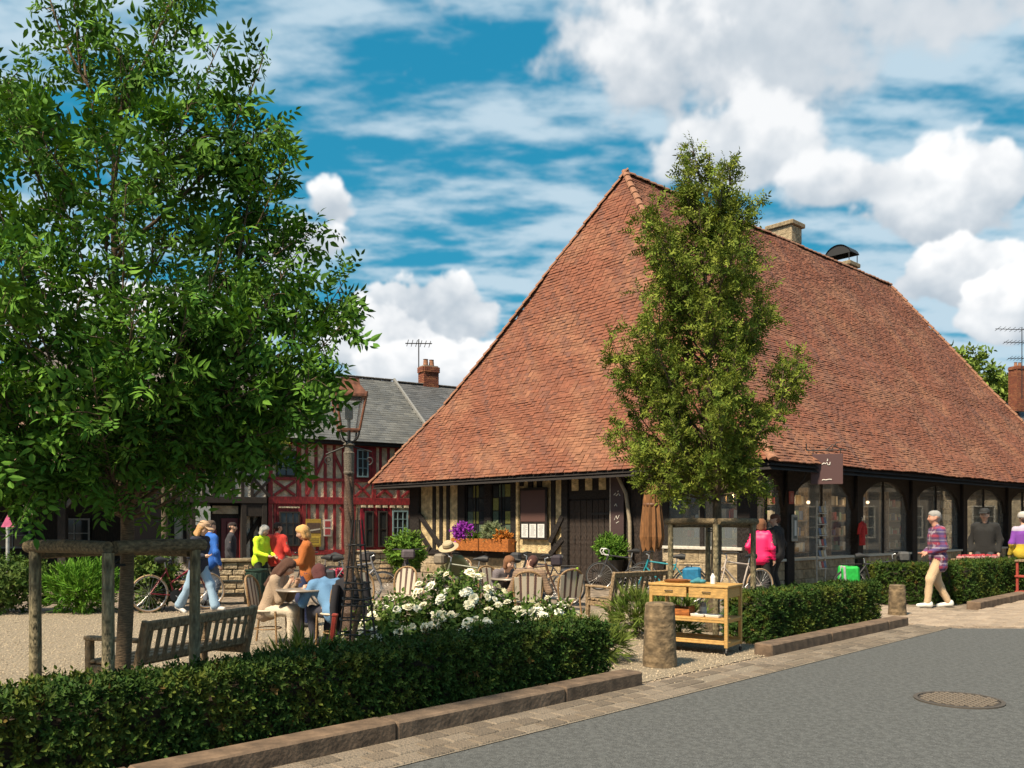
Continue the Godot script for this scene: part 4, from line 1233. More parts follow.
	part(rp, "sheet", bx(Vector3(0.2, 0.3, 0.02), 0.003), flat(Color(0.32, 0.06, 0.05)), Vector3(0, 0.15, 0))
	part(rp, "border", bx(Vector3(0.13, 0.2, 0.01), 0.002), flat(Color(0.45, 0.16, 0.12)), Vector3(0, 0.15, 0.012))
	var ra := thing("card_rack", "tall white postcard rack standing outside the first wide arch", "card rack", Hp(3.45, 0.0, -0.75), HT)
	for x in [-0.2, 0.2]: part(ra, "upright", bx(Vector3(0.025, 2.1, 0.025), 0.004), flat(Color(0.55, 0.53, 0.48)), Vector3(x, 1.05, 0))
	for i in 6:
		part(ra, "rail", bx(Vector3(0.38, 0.02, 0.06), 0.003), flat(Color(0.5, 0.48, 0.44)), Vector3(0, 0.5 + i * 0.26, 0.03))
		for j in 3: part(ra, "card", bx(Vector3(0.1, 0.15, 0.006), 0.001), flat([Color(0.55, 0.5, 0.42), Color(0.4, 0.08, 0.07), Color(0.14, 0.2, 0.3), Color(0.5, 0.36, 0.2)][(i * 2 + j) % 4]), Vector3(-0.12 + j * 0.12, 0.6 + i * 0.26, 0.04), Basis(Vector3.RIGHT, -0.2))
	for x in [-0.2, 0.2]: part(ra, "foot", bx(Vector3(0.03, 0.03, 0.4), 0.004), flat(Color(0.5, 0.48, 0.44)), Vector3(x, 0.016, 0))
	var rg := thing("red_garment", "red child's garment hanging on the post beside the parked bicycle", "garment", Hp(6.05, 1.0, -0.98), HT)
	b = Mb.new()
	b.lathe([Vector2(0.13, 0.0), Vector2(0.12, 0.35), Vector2(0.13, 0.5), Vector2(0.1, 0.58), Vector2(0.04, 0.62), Vector2(0.0, 0.62)], 14, Transform3D(Basis.from_scale(Vector3(1, 1, 0.45)), Vector3.ZERO))
	part(rg, "body", b, flat(Color(0.5, 0.03, 0.03), 0.9))
	for s in [-1, 1]:
		b = Mb.new()
		b.tube([Vector3(s * 0.09, 0.55, 0), Vector3(s * 0.17, 0.42, 0), Vector3(s * 0.2, 0.28, 0)], [0.05, 0.045, 0.04], 8)
		part(rg, "sleeve", b, flat(Color(0.5, 0.03, 0.03), 0.9))
	b = Mb.new()
	b.tube([Vector3(0, 0.6, 0), Vector3(0, 0.68, 0), Vector3(0.02, 0.7, 0), Vector3(0, 0.72, -0.03)], 0.006, 5)
	part(rg, "hanger", b, m.chrome)
# ---------------------------------------------------------------- houses round the square
func slates(parent: Node, x0: float, x1: float, ye: float, ze: float, yr: float, zr: float, base: Color, alt: Color, w := 0.24, e := 0.16) -> void:
	var a := Vector3(0, ye, ze)
	var up := (Vector3(0, yr, zr) - a)
	var len := up.length()
	up = up.normalized()
	var nn := Vector3.RIGHT.cross(up)
	if nn.y < 0: nn = -nn
	var sh := Mb.new()
	for dy in [-0.02, -0.12]:
		sh.face([Vector3(x0, ye + dy, ze), Vector3(x1, ye + dy, ze), Vector3(x1, yr + dy, zr), Vector3(x0, yr + dy, zr)], nn if dy > -0.1 else -nn)
	var roof := part(parent, "roof", sh, m.black_wood)
	var xf := []
	var cols := []
	var nz := FastNoiseLite.new()
	nz.seed = 31; nz.frequency = 0.5
	var rows := int(len / e)
	for r in rows:
		for i in int((x1 - x0) / w) + 1:
			var x := x0 + (i + (0.5 if r % 2 else 0.0)) * w
			if x > x1: continue
			var p := Vector3(x, ye, ze) + up * (r * e + e * 0.6) + nn * (0.012 + rr(0, 0.006))
			var z := (up * cos(0.06) - nn * sin(0.06)).normalized()
			var y := z.cross(Vector3.RIGHT)
			if y.y < 0: y = -y
			xf.append(Transform3D(Basis(Vector3.RIGHT, y, Vector3.RIGHT.cross(y)), p))
			var g := rr(0.8, 1.2) * (1.0 + nz.get_noise_2d(x * 2.0, r * 0.4) * 0.35)
			var c := base.lerp(alt, clamp(rng.randf() * 0.6 + nz.get_noise_2d(x + 50.0, r * 0.2) * 0.7, 0, 1))
			cols.append(Color(c.r * g, c.g * g, c.b * g))
	many(roof, "roof_slates", bx(Vector3(w - 0.006, 0.012, e * 1.7), 0.003).mesh(), m.slate_v, xf, cols).set_meta("kind", "stuff")
	var n := int((x1 - x0) / 0.4)
	var cap := bx(Vector3(0.39, 0.05, 0.26), 0.015).mesh()
	for i in n: part(roof, "ridge_tile", cap, flat(Color(0.13, 0.12, 0.11), 0.8), Vector3(x0 + (i + 0.5) * (x1 - x0) / n, yr + 0.03, zr))

func brick_stack(parent: Node, called: String, at: Vector3, w: float, d: float, hh: float) -> Node3D:
	var c := Node3D.new()
	c.name = called
	parent.add_child(c, true)
	c.position = at
	part(c, "mortar_core", bx(Vector3(w - 0.03, hh, d - 0.03), 0.0), m.mortar, Vector3(0, hh / 2, 0))
	var bs := [Mb.new(), Mb.new(), Mb.new()]
	var r := 0
	while r * 0.075 < hh - 0.07:
		var o := 0.11 if r % 2 else 0.0
		var fat := 0.05 if r * 0.075 > hh - 0.3 and r * 0.075 < hh - 0.1 else 0.0
		for s in [-1.0, 1.0]:
			var x := -w / 2 - o
			while x < w / 2 - 0.02:
				var l: float = min(x + 0.21, w / 2) - max(x, -w / 2)
				if l > 0.02: bs[rng.randi() % 3].box(Vector3(max(x, -w / 2) + l / 2, r * 0.075 + 0.035, s * (d / 2 + fat - 0.02)), Vector3(l, 0.064, 0.06))
				x += 0.22
			var z := -d / 2 - o
			while z < d / 2 - 0.02:
				var l: float = min(z + 0.21, d / 2) - max(z, -d / 2)
				if l > 0.02: bs[rng.randi() % 3].box(Vector3(s * (w / 2 + fat - 0.02), r * 0.075 + 0.035, max(z, -d / 2) + l / 2), Vector3(0.06, 0.064, l))
				z += 0.22
		r += 1
	for i in 3: part(c, "bricks", bs[i], m.brick[i]).set_meta("kind", "stuff")
	for x in [-w * 0.2, w * 0.2]:
		var b := Mb.new()
		b.lathe([Vector2(0.11, 0), Vector2(0.09, 0.25), Vector2(0.11, 0.27), Vector2(0.08, 0.27), Vector2(0.07, 0.1)], 12)
		part(c, "chimney_pot", b, m.hip_tile, Vector3(x, hh, 0))
	return c

func antenna(label: String, at: Vector3, turn: float, hgt: float, booms: Array) -> void:
	var a := thing("television_antenna", label, "antenna", at, turn, "roof antennas")
	var b := Mb.new()
	b.tube([Vector3.ZERO, Vector3(0, hgt, 0)], 0.025, 6)
	part(a, "mast", b, m.iron)
	for q in booms: # height, from, to, rods
		b = Mb.new()
		b.tube([Vector3(q[1], q[0], 0), Vector3(q[2], q[0] + 0.05, 0)], 0.022, 6)
		for i in q[3]:
			var x: float = lerp(float(q[1]), float(q[2]), (i + 0.5) / q[3])
			b.tube([Vector3(x, q[0] - 0.06, -0.25), Vector3(x, q[0] + 0.1, 0.25)], 0.014, 5)
		part(a, "boom", b, m.iron)

func casement(parent: Node, x0: float, x1: float, y0: float, y1: float, frame: Material, nx: int, ny: int, z := 0.0) -> void:
	var w := part(parent, "window", bx(Vector3(x1 - x0, y1 - y0, 0.04), 0.004), m.pane_dark, Vector3((x0 + x1) / 2, (y0 + y1) / 2, z))
	var W := x1 - x0
	var H := y1 - y0
	for s in [-1, 1]:
		part(w, "frame", bx(Vector3(0.05, H, 0.06), 0.004), frame, Vector3(s * (W / 2 - 0.025), 0, 0.02))
		part(w, "frame", bx(Vector3(W - 0.1, 0.05, 0.06), 0.004), frame, Vector3(0, s * (H / 2 - 0.025), 0.02))
	for i in range(1, nx): part(w, "glazing_bar", bx(Vector3(0.03, H - 0.1, 0.03), 0.003), frame, Vector3(-W / 2 + W * i / nx, 0, 0.032))
	for i in range(1, ny): part(w, "glazing_bar", bx(Vector3(W - 0.1, 0.025, 0.026), 0.003), frame, Vector3(0, -H / 2 + H * i / ny, 0.031))

func houses() -> void:
	m.slate_v = vc(0.6, ntex(0.06, 4, 0, 1, 6.0), Vector3.ONE * 2.0)
	var T := 0.5585
	# --- the red half-timbered house
	var h := thing("red_half_timbered_house", "red and cream half-timbered house with a grey slate roof", "house", P(-7.94, 28), T)
	var B := func(called: String, x0: float, x1: float, y0: float, y1: float, mat: Material, proud := 0.0, thick := 0.1, bev := 0.006) -> MeshInstance3D:
		return rb(h, called, x0, x1, y0, y1, proud, proud - thick, mat, bev)
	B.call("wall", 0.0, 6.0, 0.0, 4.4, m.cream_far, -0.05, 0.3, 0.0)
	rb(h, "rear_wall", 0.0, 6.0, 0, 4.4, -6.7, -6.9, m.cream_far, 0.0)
	for x in [0.0, 5.85]:
		var g := Mb.new()
		g.face([Vector3(x, 0, -0.36), Vector3(x, 0, -6.68), Vector3(x, 4.3, -6.68), Vector3(x, 7.0, -3.5), Vector3(x, 4.3, -0.36)], Vector3(1 if x > 1 else -1, 0, 0))
		part(h, "gable_wall", g, m.cream_far)
	slates(h, -0.05, 5.95, 4.35, 0.35, 7.2, -3.5, Color(0.085, 0.088, 0.088), Color(0.125, 0.124, 0.112))
	slates(h, -0.05, 5.95, 4.35, -7.35, 7.2, -3.52, Color(0.085, 0.088, 0.088), Color(0.125, 0.124, 0.112), 0.5, 0.3)
	B.call("gutter_board", -0.05, 6.0, 4.2, 4.36, m.black_wood, 0.3, 0.06)
	B.call("sill_beam", 0.0, 6.0, 0.50, 0.66, m.red_wood, 0.03)
	B.call("middle_beam", 0.0, 6.0, 2.2, 2.44, m.red_wood, 0.04)
	B.call("rail", 0.0, 6.0, 2.98, 3.08, m.red_wood, 0.02)
	B.call("top_plate", 0.0, 6.0, 4.2, 4.4, m.red_wood, 0.03)
	for r in 2:
		var x := 0.05
		while x < 5.9:
			var l := rr(0.4, 0.7)
			B.call("stone_block", x, min(x + l - 0.006, 6.0), r * 0.25, r * 0.25 + 0.245, m.block[rng.randi() % 3], 0.02, 0.2, 0.015)
			x += l
	for x in [0.0, 1.12, 2.88, 3.66, 4.24, 5.05, 5.86]: B.call("post", x, x + 0.14, 0.66, 2.2, m.red_wood, 0.02)
	for x in [0.0, 0.95, 2.82, 3.62, 5.86]: B.call("post", x, x + 0.15, 2.44, 4.2, m.red_wood, 0.02)
	for x in [1.32, 1.62, 1.92, 2.22, 2.52]: B.call("stud", x, x + 0.10, 0.66, 2.2, m.red_wood)
	for x in [0.18]: B.call("stud", x, x + 0.09, 0.66, 2.2, m.red_wood)
	for x in [1.25, 1.57, 1.89, 2.21, 2.53]: B.call("stud", x, x + 0.10, 2.44, 4.2, m.red_wood)
	for x in [3.9, 4.2, 4.5, 4.8, 5.1, 5.4]: B.call("stud", x, x + 0.095, 3.08, 4.2, m.red_wood)
	for x in [0.15, 0.42, 0.69]: B.call("stud", x, x + 0.1, 3.95, 4.2, m.red_wood)
	for q in [[2.0, 4.0, 1.3, 2.5], [2.2, 4.0, 2.75, 2.9], [0.2, 2.48, 0.9, 2.95], [0.9, 2.48, 0.2, 2.95], [3.0, 2.48, 3.55, 2.95], [3.55, 2.48, 3.0, 2.95], [3.8, 2.48, 4.4, 2.95], [4.4, 2.48, 3.8, 2.95], [4.75, 2.48, 5.35, 2.95], [5.35, 2.48, 4.75, 2.95], [1.0, 2.1, 1.3, 1.4], [2.45, 2.1, 2.85, 1.6]]:
		var b := Mb.new()
		b.bar(Vector3(q[0], q[1], 0.0), Vector3(q[2], q[3], 0.0), 0.09, 0.05, Vector3.BACK, 0.004)
		part(h, "brace", b, m.red_wood)
	for x in [4.58, 5.5]: B.call("stud", x, x + 0.1, 2.44, 2.98, m.red_wood)
	casement(h, 0.26, 0.92, 3.1, 3.94, m.black_wood, 2, 3, 0.0)
	B.call("window_surround", 2.97, 3.62, 3.08, 4.2, m.red_wood, -0.01)
	casement(h, 3.04, 3.46, 3.14, 4.1, m.shutter, 2, 3, 0.04)
	B.call("window_surround", 0.28, 1.12, 0.66, 2.2, m.red_wood, -0.01)
	casement(h, 0.36, 1.04, 0.8, 1.94, m.black_wood, 3, 3, 0.03)
	B.call("shop_front", 3.2, 4.32, 0.6, 2.08, m.shop_red, 0.0)
	casement(h, 3.34, 3.66, 0.72, 1.98, m.black_wood, 1, 2, 0.03)
	casement(h, 3.84, 4.18, 0.72, 1.98, m.black_wood, 1, 2, 0.03)
	casement(h, 4.36, 4.96, 1.1, 2.0, m.shutter, 3, 3, 0.05)
	for i in 7: B.call("frieze_panel", 3.2 + i * 0.27, 3.2 + i * 0.27 + 0.17, 2.1, 2.18, m.cream_far, 0.06, 0.03, 0.003)
	B.call("frieze_panel", 0.34, 1.04, 2.06, 2.11, m.cream_far, 0.03, 0.03, 0.003)
	# posters fixed on its wall
	var ps := thing("poster_board", "yellow and brown poster board on the red striped wall", "poster", P(-7.94, 28) + Basis(Vector3.UP, T) * Vector3(1.5, 0.78, 0.06), T)
	part(ps, "board", bx(Vector3(0.52, 0.92, 0.03), 0.004), flat(Color(0.42, 0.27, 0.04)), Vector3(0, 0.46, 0))
	part(ps, "picture", bx(Vector3(0.46, 0.34, 0.01), 0.002), flat(Color(0.10, 0.06, 0.04)), Vector3(0, 0.62, 0.018))
	part(ps, "picture_band", bx(Vector3(0.46, 0.05, 0.008), 0.002), flat(Color(0.45, 0.42, 0.36)), Vector3(0, 0.55, 0.025), Basis(Vector3.BACK, 0.15))
	part(ps, "lower_panel", bx(Vector3(0.46, 0.28, 0.01), 0.002), flat(Color(0.5, 0.36, 0.05)), Vector3(0, 0.2, 0.018))
	for y in [0.14, 0.2, 0.26]: part(ps, "printed_line", bx(Vector3(0.36, 0.018, 0.004), 0.0), flat(Color(0.2, 0.12, 0.04)), Vector3(0, y, 0.026))
	ps = thing("poster_board", "small white poster with red pictures on the red striped wall", "poster", P(-7.94, 28) + Basis(Vector3.UP, T) * Vector3(1.99, 1.12, 0.06), T)
	part(ps, "board", bx(Vector3(0.26, 0.56, 0.03), 0.004), flat(Color(0.6, 0.55, 0.5)), Vector3(0, 0.28, 0))
	for y in [0.15, 0.41]: part(ps, "picture", bx(Vector3(0.19, 0.2, 0.01), 0.002), flat(Color(0.35, 0.05, 0.05)), Vector3(0, y, 0.018))
	# --- its neighbour, mostly behind the hall
	var h2 := thing("slate_roofed_house", "slate-roofed house with a brick chimney right of the red house", "house", P(-7.94, 28) + Basis(Vector3.UP, T) * Vector3(6.0, 0, 0), T)
	rb(h2, "wall", 0.0, 6.0, 0.0, 4.4, -0.06, -6.9, m.cream_far, 0.0)
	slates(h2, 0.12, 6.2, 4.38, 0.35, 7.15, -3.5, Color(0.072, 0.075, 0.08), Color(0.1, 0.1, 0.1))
	slates(h2, 0.12, 6.2, 4.38, -7.35, 7.15, -3.52, Color(0.072, 0.075, 0.08), Color(0.1, 0.1, 0.1), 0.5, 0.3)
	var vb := Mb.new()
	vb.bar(Vector3(0.03, 4.4, 0.38), Vector3(0.03, 7.26, -3.52), 0.14, 0.08, Vector3.RIGHT, 0.01)
	part(h2, "lead_verge", vb, flat(Color(0.24, 0.24, 0.23)))
	part(h2, "skylight", bx(Vector3(0.5, 0.06, 0.7), 0.01), flat(Color(0.4, 0.42, 0.44), 0.2), Vector3(2.7, 5.38, -1.0), Basis(Vector3.RIGHT, 0.625))
	brick_stack(h2, "chimney", Vector3(1.6, 6.7, -3.6), 0.66, 0.5, 1.25)
	antenna("thin television antenna above the brick chimney of the slate roof", P(-7.94, 28) + Basis(Vector3.UP, T) * Vector3(7.35, 6.9, -4.0), T - 0.3, 2.2, [[2.0, -0.55, 0.55, 6]])
	# --- the black and white house on the left
	var h3 := thing("black_half_timbered_house", "black and white half-timbered house left of the red house", "house", P(-7.94, 28), T)
	var C := func(called: String, x0: float, x1: float, y0: float, y1: float, mat: Material, proud := 0.0, thick := 0.1, bev := 0.006) -> MeshInstance3D:
		return rb(h3, called, x0, x1, y0, y1, proud, proud - thick, mat, bev)
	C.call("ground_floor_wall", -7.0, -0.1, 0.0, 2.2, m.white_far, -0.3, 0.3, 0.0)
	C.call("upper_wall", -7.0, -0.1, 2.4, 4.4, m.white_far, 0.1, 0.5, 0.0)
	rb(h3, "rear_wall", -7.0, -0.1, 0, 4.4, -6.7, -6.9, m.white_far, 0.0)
	slates(h3, -7.3, -0.12, 4.3, 0.5, 7.1, -3.5, Color(0.12, 0.10, 0.09), Color(0.17, 0.14, 0.11))
	slates(h3, -7.3, -0.12, 4.3, -7.35, 7.1, -3.52, Color(0.12, 0.10, 0.09), Color(0.17, 0.14, 0.11), 0.5, 0.3)
	C.call("jetty_beam", -7.0, -0.1, 2.2, 2.4, m.black_wood, 0.2, 0.5)
	C.call("top_plate", -7.0, -0.1, 4.2, 4.38, m.black_wood, 0.14)
	C.call("rail", -7.0, -0.1, 3.0, 3.1, m.black_wood, 0.13, 0.04)
	var x := -6.9
	var i := 0
	while x < -0.2:
		if i % 4 != 2: C.call("stud", x, x + 0.10, 2.4, 4.2, m.black_wood, 0.15, 0.06)
		else:
			for s in [-1, 1]:
				var b := Mb.new()
				b.bar(Vector3(x + 0.06 - s * 0.26, 2.42, 0.12), Vector3(x + 0.06 + s * 0.26, 2.99, 0.12), 0.09, 0.04, Vector3.BACK, 0.004)
				part(h3, "brace", b, m.black_wood)
		x += 0.3
		i += 1
	x = -6.9
	while x < -2.3:
		C.call("stud", x, x + 0.10, 0.3, 2.2, m.black_wood, -0.25, 0.08)
		x += 0.36
	C.call("door_surround", -1.8, -0.85, 0.0, 2.2, m.black_wood, -0.2, 0.1)
	C.call("sign_panel", -1.72, -0.92, 1.86, 2.12, m.cream_far, -0.14, 0.05)
	C.call("door", -1.45, -0.92, 0.1, 1.72, flat(Color(0.13, 0.02, 0.025)), -0.16, 0.04)
	casement(h3, -1.28, -1.06, 0.75, 1.62, flat(Color(0.16, 0.02, 0.025)), 1, 3, -0.14)
	C.call("shutter", -0.9, -0.86, 0.4, 1.7, m.red_wood, -0.05, 0.1)
	for q in [-0.75, -0.5, -0.25]: C.call("stud", q, q + 0.1, 0.3, 1.75, m.black_wood, -0.25, 0.08)
	C.call("jetty_block", -0.85, -0.1, 1.78, 2.2, m.black_wood, 0.16, 0.4)
	for s in [[-0.8, 0.7, -0.2, 1.75]]:
		var b := Mb.new()
		b.bar(Vector3(s[0], s[1], -0.22), Vector3(s[2], s[3], -0.22), 0.12, 0.05, Vector3.BACK, 0.004)
		part(h3, "brace", b, m.black_wood)
	for q in [-4.6, -2.35, -1.95, -0.82, -0.16]: C.call("post", q - 0.08, q + 0.08, 0, 2.2, m.black_wood, 0.18, 0.18)
	casement(h3, -4.3, -3.5, 0.8, 1.9, m.black_wood, 3, 3, -0.2)
	C.call("hanging_panel", -2.3, -1.86, 1.5, 2.08, flat(Color(0.42, 0.44, 0.43)), 0.22, 0.03)
	C.call("notice", -1.83, -1.6, 0.75, 1.35, flat(Color(0.2, 0.04, 0.06)), -0.12, 0.02)
	# --- the dark timber shop at the far left
	var h4 := thing("dark_timber_shop", "dark open-fronted timber shop at the left edge behind the shrubs", "shop", P(-16.9, 19.4), 0.12)
	rb(h4, "rear_wall", 0, 8.0, 0, 3.2, -3.0, -3.2, m.black_wood, 0.0)
	for q in [0.1, 7.9]: rb(h4, "side_wall", q - 0.1, q + 0.1, 0, 3.2, 0, -3.0, m.black_wood, 0.0)
	rb(h4, "floor", 0.2, 7.8, -0.1, 0.03, 0, -3.0, m.soil, 0.0)
	slates(h4, -0.3, 8.3, 2.75, 0.9, 4.9, -1.6, Color(0.15, 0.08, 0.055), Color(0.2, 0.11, 0.07))
	slates(h4, -0.3, 8.3, 2.75, -4.1, 4.9, -1.62, Color(0.15, 0.08, 0.055), Color(0.2, 0.11, 0.07), 0.5, 0.3)
	rb(h4, "front_beam", 0, 8.0, 2.6, 2.85, 0.1, -0.15, m.black_wood)
	for q in [1.2, 3.2, 4.85, 6.4]: rb(h4, "post", q - 0.09, q + 0.09, 0.03, 2.6, 0.05, -0.13, m.black_wood)
	for q in [[3.2, -1], [4.85, 1], [4.85, -1], [6.4, 1]]:
		var b := Mb.new()
		b.bar(Vector3(q[0], 1.9, -0.04), Vector3(q[0] + q[1] * 0.6, 2.6, -0.04), 0.1, 0.09, Vector3.BACK, 0.004)
		part(h4, "brace", b, flat(Color(0.12, 0.11, 0.10)))
	for q in [[3.6, 4.5, 0.9, 1.6], [5.2, 6.0, 0.9, 1.7], [6.8, 7.6, 0.9, 1.7]]: casement(h4, q[0], q[1], q[2], q[3], flat(Color(0.25, 0.26, 0.25)), 2, 2, -2.95)
	var s4 := thing("shop_sign", "small pale lettered sign hanging under the dark shop's eave", "sign", P(-10.35, 18.4, 1.75), 0.2)
	part(s4, "board", bx(Vector3(0.3, 0.2, 0.03), 0.005), flat(Color(0.42, 0.36, 0.25)), Vector3(0, 0.1, 0))
	lettering(s4, "letters", "Aux", 0.13, m.black, Vector3(0, 0.1, 0.017))
	var b2 := Mb.new()
	for q in [-0.1, 0.1]: b2.tube([Vector3(q, 0.2, 0), Vector3(q, 0.9, 0)], 0.006, 5)
	part(s4, "chain", b2, m.iron)
	var fp := thing("marker_post", "slim white post topped by a pink triangle at the left edge", "post", P(-9.85, 16.8))
	b2 = Mb.new()
	b2.tube([Vector3.ZERO, Vector3(0, 1.5, 0)], 0.035, 8)
	part(fp, "post", b2, flat(Color(0.42, 0.42, 0.40)))
	b2 = Mb.new()
	for z in [0.01, -0.01]: b2.face([Vector3(-0.13, 1.5, z), Vector3(0.13, 1.5, z), Vector3(0, 1.74, z)], Vector3(0, 0, z))
	b2.quad(Vector3(-0.13, 1.5, -0.01), Vector3(0.13, 1.5, -0.01), Vector3(0.13, 1.5, 0.01), Vector3(-0.13, 1.5, 0.01))
	part(fp, "pennant", b2, flat(Color(0.6, 0.12, 0.25)))
	# --- the far house behind the end of the hall
	var h5 := thing("distant_brick_house", "distant house with slate roof and brick chimney at the right edge", "house", P(30.6, 55), 0.25)
	rb(h5, "wall", 0, 12, 0, 7.4, 0, -8, m.brick[1], 0.0)
	slates(h5, -0.3, 12.3, 7.3, 0.4, 10.9, -4.0, Color(0.09, 0.10, 0.115), Color(0.12, 0.125, 0.135), 0.4, 0.25)
	slates(h5, -0.3, 12.3, 7.3, -8.4, 10.9, -4.02, Color(0.09, 0.10, 0.115), Color(0.12, 0.125, 0.135), 0.5, 0.3)
	brick_stack(h5, "chimney", Vector3(3.3, 8.9, -1.2), 0.8, 0.7, 3.0)
	rb(h5, "gable_wing", 3.9, 8.0, 0, 9.2, 1.8, 0.01, m.brick[1], 0.0)
	antenna("branching television antenna at the right edge of the picture", P(31.9, 53.8, 9.3), 0.2, 4.5, [[4.3, -1.9, 0.9, 8], [3.5, -1.3, 1.4, 10], [2.5, -1.0, 0.2, 5]])

func low_walls() -> void:
	# rubble walls of the square, block by block
	var sets := [["stone_wall", "low rubble stone wall left of the green bin", "stone wall", P(-6.1, 18.6), 0.25, 0.95, 0.72, 0.3], ["stone_wall", "low rubble stone wall between the back bench and the green bin", "stone wall", P(-5.5, 19.2), 0.3, 0.9, 0.72, 0.3], ["stone_step", "pale stone step block below the red shop windows", "stone step", P(-3.72, 24.0), 0.55, 1.3, 0.72, 0.6]]
	for s in sets:
		var o := thing(s[0], s[1], s[2], s[3], s[4])
		var y := 0.0
		var r := 0
		while y < s[6] - 0.1:
			var hh := 0.13 if r % 2 else 0.16
			var x: float = -s[5] / 2
			while x < s[5] / 2 - 0.06:
				var l: float = min(rr(0.18, 0.36), s[5] / 2 - x)
				part(o, "stone", bx(Vector3(l - 0.012, hh - 0.012, s[7] + rr(-0.03, 0.02)), 0.018), m.block[rng.randi() % 3], Vector3(x + l / 2, y + hh / 2, 0))
				x += l
			y += hh
			r += 1
		part(o, "coping", bx(Vector3(s[5] + 0.08, 0.07, s[7] + 0.1), 0.015), m.stone, Vector3(0, y + 0.036, 0))

func opposite_row() -> void: # houses beyond the edges of the picture: across the street, out of the picture: what the hall's panes mirror
	for k in 5:
		var h := thing("street_house", ["cream half-timbered house on the left side of the square", "grey stone house on the left side of the square"][k - 3] if k > 2 else ["cream half-timbered house across the street from the hall", "grey stone house across the street from the hall", "brown half-timbered house across the street from the hall"][k], "house", P(24.5, 21.9 + k * 9.0) if k < 3 else P(-25.0, 8.0 + (k - 3) * 9.0), -PI / 2 if k < 3 else PI / 2, "houses beside the square")
		var wall: Material = [m.cream_far, flat(Color(0.22, 0.2, 0.17)), m.cream_far, m.cream_far, flat(Color(0.2, 0.19, 0.16))][k]
		rb(h, "wall", 0, 8.8, 0, 5.6, 0, -7, wall, 0.0)
		slates(h, -0.1, 8.9, 5.5, 0.4, 8.8, -3.5, Color(0.12, 0.11, 0.1), Color(0.17, 0.15, 0.13), 0.4, 0.25)
		slates(h, -0.1, 8.9, 5.5, -7.4, 8.8, -3.52, Color(0.12, 0.11, 0.1), Color(0.17, 0.15, 0.13), 0.5, 0.3)
		for i in 9: rb(h, "timber", 0.3 + i, 0.5 + i, 0.3, 5.4, 0.05, 0.002, m.dark_wood)
		for y in [0.2, 2.7, 5.3]: rb(h, "beam", 0, 8.8, y, y + 0.2, 0.08, 0.002, m.dark_wood)
		for i in 4:
			casement(h, 0.75 + i * 2, 1.7 + i * 2, 3.3, 4.7, m.window_frame, 2, 3, 0.07)
			casement(h, 0.75 + i * 2, 1.7 + i * 2, 0.9, 2.3, m.window_frame, 2, 3, 0.07)
# ---------------------------------------------------------------- street furniture
func tree_guard(label: String, at: Vector3, turn: float, side: float, hgt: float) -> void:
	var o := thing("tree_guard", label, "tree guard", at, turn, "log tree guards")
	var s := side / 2
	for q in [[-s, -s], [s, -s], [s, s], [-s, s]]:
		var b := Mb.new()
		b.tube([Vector3(q[0], 0, q[1]), Vector3(q[0] + rr(-0.01, 0.01), hgt * 0.5, q[1]), Vector3(q[0], hgt - 0.035, q[1])], [0.044, 0.041, 0.039], 12)
		part(o, "post", b, m.log)
	for q in [[-s, -s - 0.08, -s, s - 0.0, 0.046], [-s + 0.05, s, s + 0.08, s, 0.046], [s, s - 0.06, s, -s, 0.03], [s, -s, -s + 0.06, -s, 0.03]]:
		var low := 0.0 if q[4] > 0.04 else -0.06
		var b := Mb.new()
		b.tube([Vector3(q[0], hgt + low, q[1]), Vector3((q[0] + q[2]) / 2, hgt + low + 0.006, (q[1] + q[3]) / 2), Vector3(q[2], hgt + low, q[3])], [q[4], q[4] * 1.04, q[4] * 0.97], 12)
		part(o, "rail", b, m.log_rail)
	var st := Mb.new()
	st.tube([Vector3(s - 0.04, hgt - 0.1, -s + 0.04), Vector3(0.07, hgt - 0.14, 0.02), Vector3(0.0, hgt - 0.14, 0.08), Vector3(-0.07, hgt - 0.14, 0.0), Vector3(0.0, hgt - 0.14, -0.07), Vector3(s - 0.04, hgt - 0.1, -s + 0.04)], 0.01, 5)
	part(o, "tie_strap", st, m.rubber)

